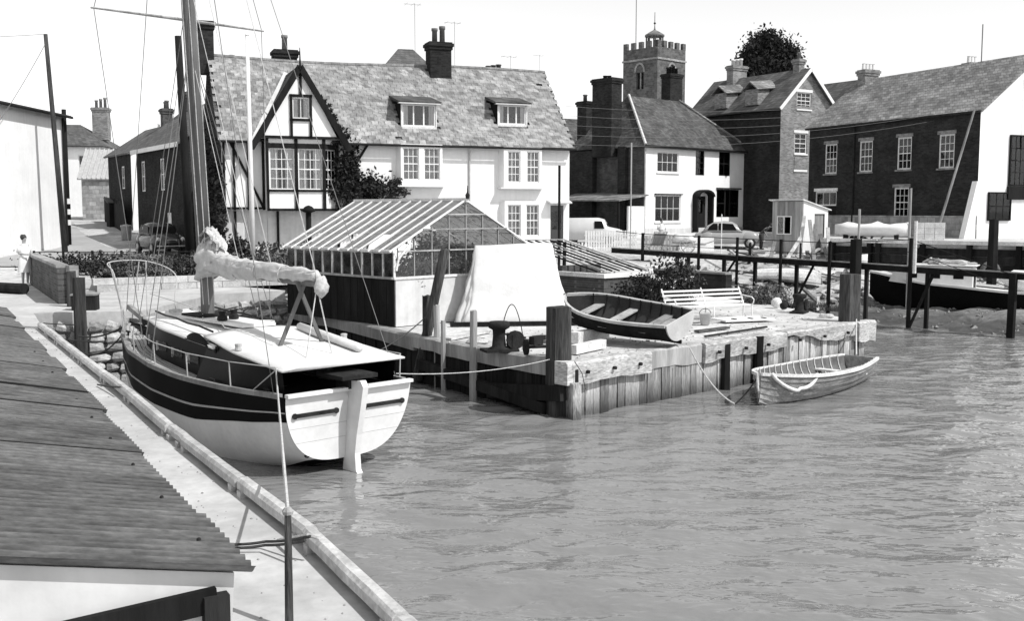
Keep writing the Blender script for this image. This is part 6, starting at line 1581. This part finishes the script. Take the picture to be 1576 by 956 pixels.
# ------------------------------------------------------------------ vehicles
def car(name, label, loc, rz, paint, L=3.76, W=1.5, Hh=1.5, roofp=None):
    t = thing(name, label, 'car', loc, rz)
    prof = [(-1.88,.42,.50,.62),(-1.8,.3,.62,.8),(-1.5,.26,.7,.92),(-1.1,.25,.73,.96),(-.4,.25,.74,.93),(.4,.25,.74,.95),(.75,.25,.7,.98),(1.1,.26,.62,.95),(1.5,.28,.5,.86),(1.75,.32,.36,.74),(1.86,.42,.22,.6)]
    rings = []
    for x,z0,w,z1 in prof: rings.append([(x,-w*.9,z0),(x,-w,z0+.12),(x,-w,z1-.22),(x,-w*.86,z1-.06),(x,-w*.5,z1),(x,0,z1+.02),(x,w*.5,z1),(x,w*.86,z1-.06),(x,w,z1-.22),(x,w,z0+.12),(x,w*.9,z0)])
    MB().loft(rings).build('body', paint, t, True)
    cp = [(-1.45,.9,.56,.93),(-1.2,.9,.6,1.22),(-.8,.9,.6,1.44),(-.3,.9,.6,1.5),(.15,.9,.6,1.46),(.45,.9,.6,1.28),(.72,.9,.6,.96)]
    rings = [[(x,-.66,z0),(x,-w*.98,z0+(z1-z0)*.6),(x,-w*.8,z1-.05),(x,0,z1),(x,w*.8,z1-.05),(x,w*.98,z0+(z1-z0)*.6),(x,.66,z0)] for x,z0,w,z1 in cp]
    cb_ = MB().loft(rings).build('cabin', roofp or paint, t, True)
    for s in (-1,1):
        for a in ([(-1.15,.99),(-.62,.99),(-.62,1.36),(-.85,1.36),(-1.05,1.2)], [(-.55,.99),(.42,.99),(.2,1.34),(-.55,1.38)]):
            MB().add([(x, s*(.675-(z-.95)*.14), z) for x,z in a], [tuple(range(len(a)))]).build('side_window', m_glass if False else m_varnish, cb_)
        MB().blob((1.12,s*.58,.58),(.5,.2,.34),12,8,0).build('front_wing', paint, t, True); MB().blob((-1.12,s*.58,.58),(.46,.19,.36),12,8,0).build('rear_wing', paint, t, True)
        MB().lathe([(.03,0),(.09,.01),(.1,.03),(.09,.06)], (1.52,s*.56,.72), 10, 'x').build('headlamp', m_white, t, True)
        for x in (1.12,-1.12):
            w_ = MB().lathe([(.2,-.08),(.3,-.08),(.31,-.05),(.31,.05),(.3,.08),(.2,.08)], (x,s*.68,.31), 16, 'y').build('wheel', m_rubber, t, True)
            MB().lathe([(.19,-.085),(.17,-.06),(.05,-.1)] if s < 0 else [(.05,.1),(.17,.06),(.19,.085)], (x,s*.68,.31), 14, 'y').build('hub', m_metal, w_, True)
    MB().add([(.5,-.5,1.28),(.5,.5,1.28),(.74,.54,1.0),(.74,-.54,1.0)], [(0,1,2,3)]).build('windscreen', m_varnish, cb_); MB().add([(-1.22,-.4,1.24),(-1.22,.4,1.24),(-1.45,.44,1.02),(-1.45,-.44,1.02)], [(3,2,1,0)]).build('rear_window', m_varnish, cb_)
    for x in (1.9,-1.92): MB().tube([(x-.08*(1 if x>0 else -1),-.7,.42),(x,-.5,.42),(x,.5,.42),(x-.08*(1 if x>0 else -1),.7,.42)], .035, 6).build('bumper', m_metal, t)
    MB().box(1.76,1.8,-.22,.22,.5,.72).build('grille', m_metal, t); MB().box(1.9,1.92,-.2,.2,.36,.47).build('number_plate', m_black, t)
    return t
car('parked_car', 'pale grey rounded saloon car parked before the white cottage', (11.9,57.3,gz(11.9,57.3)), R(-12), m_carpaint, roofp=m_carpaint)
car('parked_car', 'dark saloon car parked at the street corner beside the long house', (-16.5,49.0,gz(-16.5,49.0)+.04), R(-55), m_cardark)
vn = thing('delivery_van', 'white van parked between the long house and the cottage', 'van', (4.4,58.6,gz(4.4,58.6)), R(-8)); vn.scale = (.85,.85,.85)
MB().loft([[(x,-w,.35),(x,-w*1.02,1.0),(x,-w*.92,h-.08),(x,-w*.7,h),(x,w*.7,h),(x,w*.92,h-.08),(x,w*1.02,1.0),(x,w,.35)] for x,w,h in ((-2,.75,1.7),(-1.9,.8,1.78),(.5,.8,1.8),(.9,.78,1.7),(1.2,.76,1.2),(1.9,.7,1.05),(2.05,.66,.9))]).build('body', m_carlight, vn, True)
MB().add([(.3,-.83,1.1),(.95,-.81,1.1),(.8,-.77,1.58),(.3,-.79,1.58)], [(0,1,2,3)]).add([(.93,-.6,1.62),(.93,.6,1.62),(1.19,.64,1.24),(1.19,-.64,1.24)], [(0,1,2,3)]).build('window', m_varnish, vn)
for x in (1.2,-1.2):
    for s in (-1,1): MB().lathe([(.2,-.08),(.31,-.07),(.31,.07),(.2,.08)], (x,s*.72,.31), 14, 'y').build('wheel', m_rubber, vn)
# fence sections by the van
fp = thing('paling_fence', 'pale paling fence in front of the white van', 'fence', (3.9,55.6,gz(3.9,55.6)), R(4))
for i in range(20): MB().box(i*.14,i*.14+.1,0,.02,0,1.05).build('paling', m_whitew, fp)
MB().box(-.05,2.85,.02,.06,.25,.33).box(-.05,2.85,.02,.06,.75,.83).build('rail', m_whitew, fp)
f2 = thing('low_paling_fence', 'low grey paling fence along the yard in front of the cottage', 'fence', (7.0,55.0,gz(7,55)), R(2))
for i in range(16): MB().box(i*.18,i*.18+.15,0,.02,0,.8).build('paling', m_wood, f2)
MB().box(-.05,2.9,.02,.06,.2,.28).box(-.05,2.9,.02,.06,.55,.63).build('rail', m_wood, f2)

# ------------------------------------------------------------------ people
def skin_body(t, J, E, m, name='body'):
    me = bpy.data.meshes.new(name); names = list(J); me.from_pydata([J[n][:3] for n in names], [(names.index(a),names.index(b)) for a,b in E], []); me.update()
    o = bpy.data.objects.new(name, me); LINK(o); o.parent = t
    md = o.modifiers.new('skin','SKIN'); 
    sv = me.skin_vertices[0].data if me.skin_vertices else None
    if sv is None:
        bpy.context.view_layer.objects.active = o; sv = me.skin_vertices[0].data
    for i, n in enumerate(names):
        r = J[n][3]; sv[i].radius = (r, r*.85); sv[i].use_root = (n == 'pelvis')
    md.use_smooth_shade = True
    ss = o.modifiers.new('sub','SUBSURF'); ss.levels = 2; ss.render_levels = 2
    me.materials.append(m); return o
def figure(name, label, loc, rz, h=1.62, pose='stand', top=None, bottom=None, hair=None, skirt=True, hold=None):
    t = thing(name, label, 'person', loc, rz); s = h/1.62
    J = dict(pelvis=(0,0,.86,.125), waist=(0,0,1.0,.105), chest=(0,0,1.18,.13), neck=(0,0.01,1.36,.05), head0=(0,.015,1.44,.068), head1=(0,.0,1.53,.088), head2=(0,.0,1.585,.06),
             shL=(.16,0,1.3,.05), elL=(.21,.03,1.06,.04), wrL=(.13,-.2,1.0,.028), haL=(.09,-.27,1.0,.03), fiL=(.05,-.33,1.0,.014), thL=(.05,-.27,1.03,.012), fL2=(.06,-.33,.98,.012),
             shR=(-.16,0,1.3,.05), elR=(-.21,.03,1.06,.04), wrR=(-.12,-.2,1.02,.028), haR=(-.07,-.27,1.02,.03), fiR=(-.03,-.33,1.02,.014), thR=(-.03,-.27,1.05,.012), fR2=(-.04,-.33,1.0,.012),
             hiL=(.09,0,.82,.095), knL=(.1,.02,.45,.06), anL=(.1,.05,.08,.038), toL=(.11,-.11,.03,.035), hiR=(-.09,0,.82,.095), knR=(-.1,-.02,.45,.06), anR=(-.1,.0,.08,.038), toR=(-.11,-.16,.03,.035), nose=(0,-.085,1.52,.014))
    if pose == 'bend':
        import copy
        def rot(p, c, a): y, z = p[1]-c[1], p[2]-c[2]; return (p[0], c[1]+y*math.cos(a)-z*math.sin(a), c[2]+y*math.sin(a)+z*math.cos(a), p[3])
        for n in list(J):
            if J[n][2] > .95 or n[:2] in ('wr','ha','fi','th','fL','fR'): J[n] = rot(J[n], (0,0,.9), R(55))
    J = {n: (p[0]*s,p[1]*s,p[2]*s,p[3]*s) for n,p in J.items()}
    E_ = [('pelvis','waist'),('waist','chest'),('chest','neck'),('neck','head0'),('head0','head1'),('head1','head2'),('head1','nose'),('chest','shL'),('shL','elL'),('elL','wrL'),('wrL','haL'),('haL','fiL'),('haL','thL'),('haL','fL2'),('chest','shR'),('shR','elR'),('elR','wrR'),('wrR','haR'),('haR','fiR'),('haR','thR'),('haR','fR2'),('pelvis','hiL'),('hiL','knL'),('knL','anL'),('anL','toL'),('pelvis','hiR'),('hiR','knR'),('knR','anR'),('anR','toR')]
    skin_body(t, J, E_, m_skin)
    def tubeJ(ns, grow, m, nm): MB().tube([J[n][:3] for n in ns], [J[n][3]*grow+.012 for n in ns], 10).build(nm, m, t, True)
    top, bottom = top or m_cloth_w, bottom or m_cloth_w
    def ringz(n, gx, gy): c = J[n]; return [(c[0]+math.cos(a)*c[3]*gx, c[1]+math.sin(a)*c[3]*gy, c[2]) for a in [2*math.pi*j/14 for j in range(14)]]
    MB().loft([ringz('neck',1.5,1.4), ringz('chest',1.5,1.15), ringz('waist',1.35,1.15), ringz('pelvis',1.45,1.3)], cap=False).build('blouse', top, t, True)
    for q in 'LR': tubeJ(['sh'+q,'el'+q], 1.15, top, 'sleeve'); MB().blob((J['an'+q][0],J['an'+q][1]-.05,.045*s),(.045,.12,.05),10,6,0).build('shoe', m_cloth_w if bottom is m_cloth_w else m_cloth_d, t, True)
    if skirt:
        c = J['pelvis']
        MB().loft([[(math.cos(a)*r*(1+.05*math.sin(a*6)), math.sin(a)*r*.8*(1+.05*math.sin(a*6)), z*s) for a in [2*math.pi*j/24 for j in range(24)]] for z, r in ((1.0,.15),(.86,.2),(.7,.215),(.5,.24),(.44,.245))], cap=False).build('skirt', bottom, t, True)
    else:
        for q in 'LR': tubeJ(['hi'+q,'kn'+q,'an'+q], 1.12, bottom, 'trouser_leg')
    hc = J['head1']; MB().blob((hc[0],hc[1]+.03*s,hc[2]+.035*s),(.1*s,.105*s,.1*s),12,8,.12,3).build('hair', hair or m_hair, t, True)
    return t
w1 = at(40,440,QZ)
wm = figure('person', 'person in white dress standing on the quay holding a dark bag', (w1.x,w1.y,QZ), R(60), 1.62)
hb2 = thing('handbag', 'dark handbag held by the person on the quay', 'bag', (0,0,0)); hb2.location = (w1.x+.42, w1.y-.12, QZ+.68); MB().prism([(-.14,0),(.14,0),(.12,.22),(-.12,.22)], -.05,.05,'y').build('body', m_cloth_d, hb2); MB().tube([(-.08,0,.22),(-.06,0,.34),(.06,0,.34),(.08,0,.22)], .012, 5).build('handle', m_cloth_d, hb2)
p2 = atd(1018,372,56.0); figure('person', 'person in white shirt standing beyond the jetty before the cottage', (p2.x,56.0,gz(p2.x,56)), R(20), 1.68, bottom=m_cloth_d, skirt=False)
p3 = atd(1172,372,56.5); figure('person', 'person in dark clothes bending over at the yard behind the parked car', (p3.x,56.5,gz(p3.x,56.5)), R(80), 1.66, 'bend', m_cloth_d, m_cloth_d, skirt=False)
# deck chair, pram-like barrow
dc = thing('deck_chair', 'striped canvas deck chair facing away in the yard', 'deck chair', (7.3,51.5,gz(7.3,51.5)), R(15))
MB().add([(x,y,z) for x in (-.3,.3) for y,z in ((.0,1.0),(.1,.75),(.3,.5),(.6,.38),(.85,.4))], [(i,i+1,6+i,5+i) for i in range(4)]).build('canvas_seat', m_cloth_m, dc)
for x in (-.33,.33): MB().bar((x,-.12,1.08),(x,.75,0), .04,.04).build('frame_rail', m_wood, dc); MB().bar((x*1.1,.95,.42),(x*1.1,0,0), .04,.04).build('frame_rail', m_wood, dc)
MB().bar((-.33,-.1,1.05),(.33,-.1,1.05), .04,.04).bar((-.36,.9,.4),(.36,.9,.4), .04,.04).build('cross_rail', m_wood, dc)
bi = thing('handcart', 'old handcart with spoked wheels and loaded canvas in the yard', 'handcart', (8.7,51.8,gz(8.7,51.8)), R(-15))
for y in (-.4,.4):
    k = MB().tube([(.35*math.cos(a),y,.36+.35*math.sin(a)) for a in [2*math.pi*j/24 for j in range(25)]], .02, 6, False)
    for j in range(8): k.tube([(0,y,.36),(.35*math.cos(j*.785),y,.36+.35*math.sin(j*.785))], .01, 4)
    k.build('wheel', m_metal, bi)
MB().box(-.9,.9,-.34,.34,.4,.5).bar((.9,.25,.48),(1.7,.25,.75),.05,.05).bar((.9,-.25,.48),(1.7,-.25,.75),.05,.05).build('bed', m_wood, bi); MB().blob((-.2,0,.7),(.6,.34,.28),12,8,.3,3).build('load', m_canvas, bi, True)
sc_ = thing('white_hoarding', 'white painted board leaning on the ground before the parked car', 'board', (9.7,54.8,gz(9.7,54.8)), R(-5)); MB().slab([(-.9,0,0),(.9,0,0),(.9,.15,.7),(-.9,.15,.7)],.04).build('panel', m_white, sc_)

# ------------------------------------------------------------------ poles and wires
def pole(label, px0, py0, px1, py1, D, r0, r1, m=None, bands=False, arm=False):
    a, b = atd(px1,py1,D), atd(px0,py0,D); b = b + (b-a)*.0
    base = Vector((a.x, D, gz(a.x,D)))
    t = thing('telegraph_pole' if m is not m_white else 'flagpole', label, 'pole', base); top = b-base
    MB().tube([(0,0,-.3), top*.5, top], [r0,(r0+r1)/2,r1], 10).build('shaft', m or m_timber, t, True)
    if bands:
        for i in range(5): MB().tube([top*((i*.27+1.05)/top.z), top*((i*.27+1.32)/top.z)], r0*1.12, 10).build('painted_band', m_white if i % 2 == 0 else m_black, t)
    if arm: MB().bar(top+Vector((-.5,0,-.3)),top+Vector((.5,0,-.3)),.08,.08).build('cross_arm', m_timber, t)
    return b
t1 = pole('tall leaning telegraph pole at the corner of the white warehouse', 70,52,101,396,49.5,.14,.09, m_post)
t2 = pole('shorter dark pole with black and white bands at the street entrance', 98,168,106,372,53.5,.13,.11, bands=True)
t3_ = pole('dark telegraph pole standing behind the yacht mast', 274,55,294,400,39.0,.17,.12)
t4 = pole('white flagpole in the garden before the timbered gable', 380,55,390,400,38.0,.1,.06, m_white)
tag(MB().lathe([(.05,0),(.09,.04),(.05,.1)], t4, 10).build('pole_truck', m_white), 'small white cap on top of the flagpole', 'finial')
def wire(lab, a, b, sag=.4, r=.012): rope('overhead_wire', lab, [a, b], r, m_wire, sag, 'wire', 16)
wire('wire running left from the tall leaning telegraph pole top', t1, (-27,30,9.6)); wire('wire stay slanting down left from the tall leaning pole', t1-Vector((0,0,.4)), (-22.55,44,6.2), .2, .016)
wire('stay wire slanting from the dark pole down to the garden', t3_-Vector((0,0,1.5)), atd(235,405,37.5), 0, .014)
for i in range(5):
    a = Vector((2.4,47.2,7.0+.42*i)); b = Vector((20.6,51.5,8.4+.32*i)); wire(['lowest','second lowest','middle','second highest','highest'][i]+' of five overhead wires between the long house and warehouse', a, b, .5, .006)
pile(861,255,39.5,0,.1,'timber_pole','slim dark pole before the white wall right of the tarpaulin', m_timber, square=False, zb=1.2)
pile(972,220,50.0,0,.07,'timber_pole','slim grey pole before the cottage corner', m_wood, square=False, zb=1.6)
pile(1111,330,50.0,0,.05,'timber_pole','thin white pole in front of the parked car', m_white, square=False, zb=1.6)
vp = thing('vent_pipe', 'dark vent pipe with mushroom cap beside the greenhouse', 'vent pipe', (atd(475,330,36).x,36,1.5)); MB().tube([(0,0,0),(0,0,2.45)], .09, 10).build('pipe', m_timber, vp, True); MB().lathe([(.08,2.44),(.24,2.5),(.22,2.56),(.12,2.66),(.02,2.7)], n=14).build('cap', m_timber, vp, True)

# ------------------------------------------------------------------ garden and walls at the left
gw = thing('garden_wall', 'low pale stone wall edging the flower bed behind the yacht', 'wall', (0,0,QZ))
ga, gb = Vector((-12.4,31.0,0)), Vector((-7.3,34.2,0)); gd = (gb-ga).normalized(); rw_ = random.Random(3)
for j in range(2):
    t = -.1*j
    while t < (gb-ga).length:
        l = rw_.uniform(.5,.8); c0, c1 = ga+gd*t, ga+gd*(t+l-.015); MB().bar(c0+U*(.1+j*.2), c1+U*(.1+j*.2), .3+rw_.uniform(-.02,.02), .19).build('stone', m_kerb, gw); t += l
bed = struct(MB().slab([(-12.6,31.4,1.95),(-7.3,34.6,1.95),(-7.0,38.5,2.0),(-15.0,38.0,2.0)], .3).build('flower_bed', m_mud)); bed['label'] = 'earth flower bed behind the low garden wall'
gsb = ['leafy flower clump at the left end of the bed','pale flowering clump second along the bed','grassy flower clump third along the bed','leafy clump fourth along the bed','pale flowering clump fifth along the bed','grassy clump sixth along the bed','tall leafy clump seventh along the bed','pale flower clump at the greenhouse end of the bed']
for i in range(8):
    p = ga.lerp(gb,(i+.5)/8)+Vector((-.35,.75,0)); shrub('flower_clump', gsb[i]+' behind the low wall', 'plant', (p.x,p.y,1.93), (.5,.4,.28+.12*((i*5) % 3)/2), 700, .1, [m_leaf,m_leaf_l,m_leaf_l][i % 3], 90+i, 'flowers in the garden bed')
for i, (px, D, r, h, m, lab) in enumerate(((352,38.5,.9,1.0,m_leaf_d,'dark shrub at the foot of the ivy gable'),(415,38.8,.9,.9,m_leaf,'round shrub beneath the left of the timbered bay'),(448,38.3,.8,1.0,m_leaf_l,'feathery grey shrub beneath the timbered bay'),(505,38.6,.9,.8,m_leaf_d,'dark shrub hidden behind the greenhouse ridge'),(325,37.8,.8,.8,m_leaf_d,'dark shrub behind the furled sail'),(385,36.8,.7,.6,m_leaf_d,'low dark shrub around the flagpole foot'),(430,36.2,.6,.5,m_leaf,'low shrub left of the greenhouse'))):
    p = atd(px,400,D); shrub('shrub', lab, 'shrub', (p.x,D,gz(p.x,D)), (r,.7,h*.62), 2200, .15, m, 110+i)
gf = thing('garden_fence', 'low dark wire fence between the flower bed and street', 'fence', (0,0,0)); fa, fb = Vector((-17.6,38.4,1.7)), Vector((-9.2,38.9,1.7))
for i in range(9): p = fa.lerp(fb,i/8); MB().bar(p-U*.1,p+U*.85,.07,.07,up=(1,0,0)).build('post', m_timber, gf)
for z in (.2,.5,.8): MB().tube([fa+U*z,fb+U*z], .014, 4).build('wire', m_iron, gf)
hg = thing('low_hedge', 'low untidy hedge along the garden fence', 'hedge', (-14.2,38.0,1.7)); foliage('leaves', (0,0,.35), (3.4,.35,.4), 4200, .13, m_leaf, hg, 140, 60, ground=0, shell=.1); MB().tube([(-3,0,0),(0,0,.2),(3,0,0)], .03, 5).build('stem', m_bark, hg)
sw = thing('short_brick_wall', 'short brick wall standing on the quay near the person', 'wall', (0,0,QZ)); a, b = at(98,468,QZ), at(52,437,QZ); a.z = b.z = 0
MB().bar(a+U*.47, b+U*.47, .24,.94).build('brickwork', m_brick_red, sw); MB().bar(a+U*.98, b+U*.98, .3,.08).build('coping', m_stone, sw)
MB().bar(a+Vector((.14,-.02,.5)), a+Vector((.3,.16,.5)), .24,1.0).build('end_pier', m_stone, sw)
ds = thing('street_fence', 'dark boarded fence running beside the street', 'fence', (0,0,0)); a, b = Vector((-22.4,60.5,gz(-22.4,60.5))), Vector((-29.8,76.5,gz(-29.8,76.5))); L_ = (b-a).length; d = (b-a).normalized()
for i in range(int(L_/.3)): MB().bar(a+d*i*.3-U*.1, a+d*i*.3+U*(1.7+.15*math.sin(i*1.7)), .03,.27, up=d).build('board', m_darkwood, ds)
sb = thing('street_shed', 'small dark shed against the street fence', 'shed', (-25.6,68.5,gz(-25.6,68.5)), R(30)); sb.scale = (.8,.8,.8); MB().box(-1.0,1.0,-.8,.8,0,1.9).build('wall', m_timber, sb); MB().slab([(-1.15,-.95,1.95),(1.15,-.95,1.95),(1.15,.95,2.35),(-1.15,.95,2.35)],.06).build('roof', m_slate_dark, sb)
bn_ = thing('dustbin', 'pale ribbed dustbin beside the street', 'bin', (-20.9,56.6,gz(-20.9,56.6))); MB().lathe([(.24,0),(.27,.7),(.29,.72)], n=14).build('body', m_metal, bn_, True); MB().lathe([(.3,.72),(.28,.8),(.05,.86)], n=14).build('lid', m_metal, bn_, True)
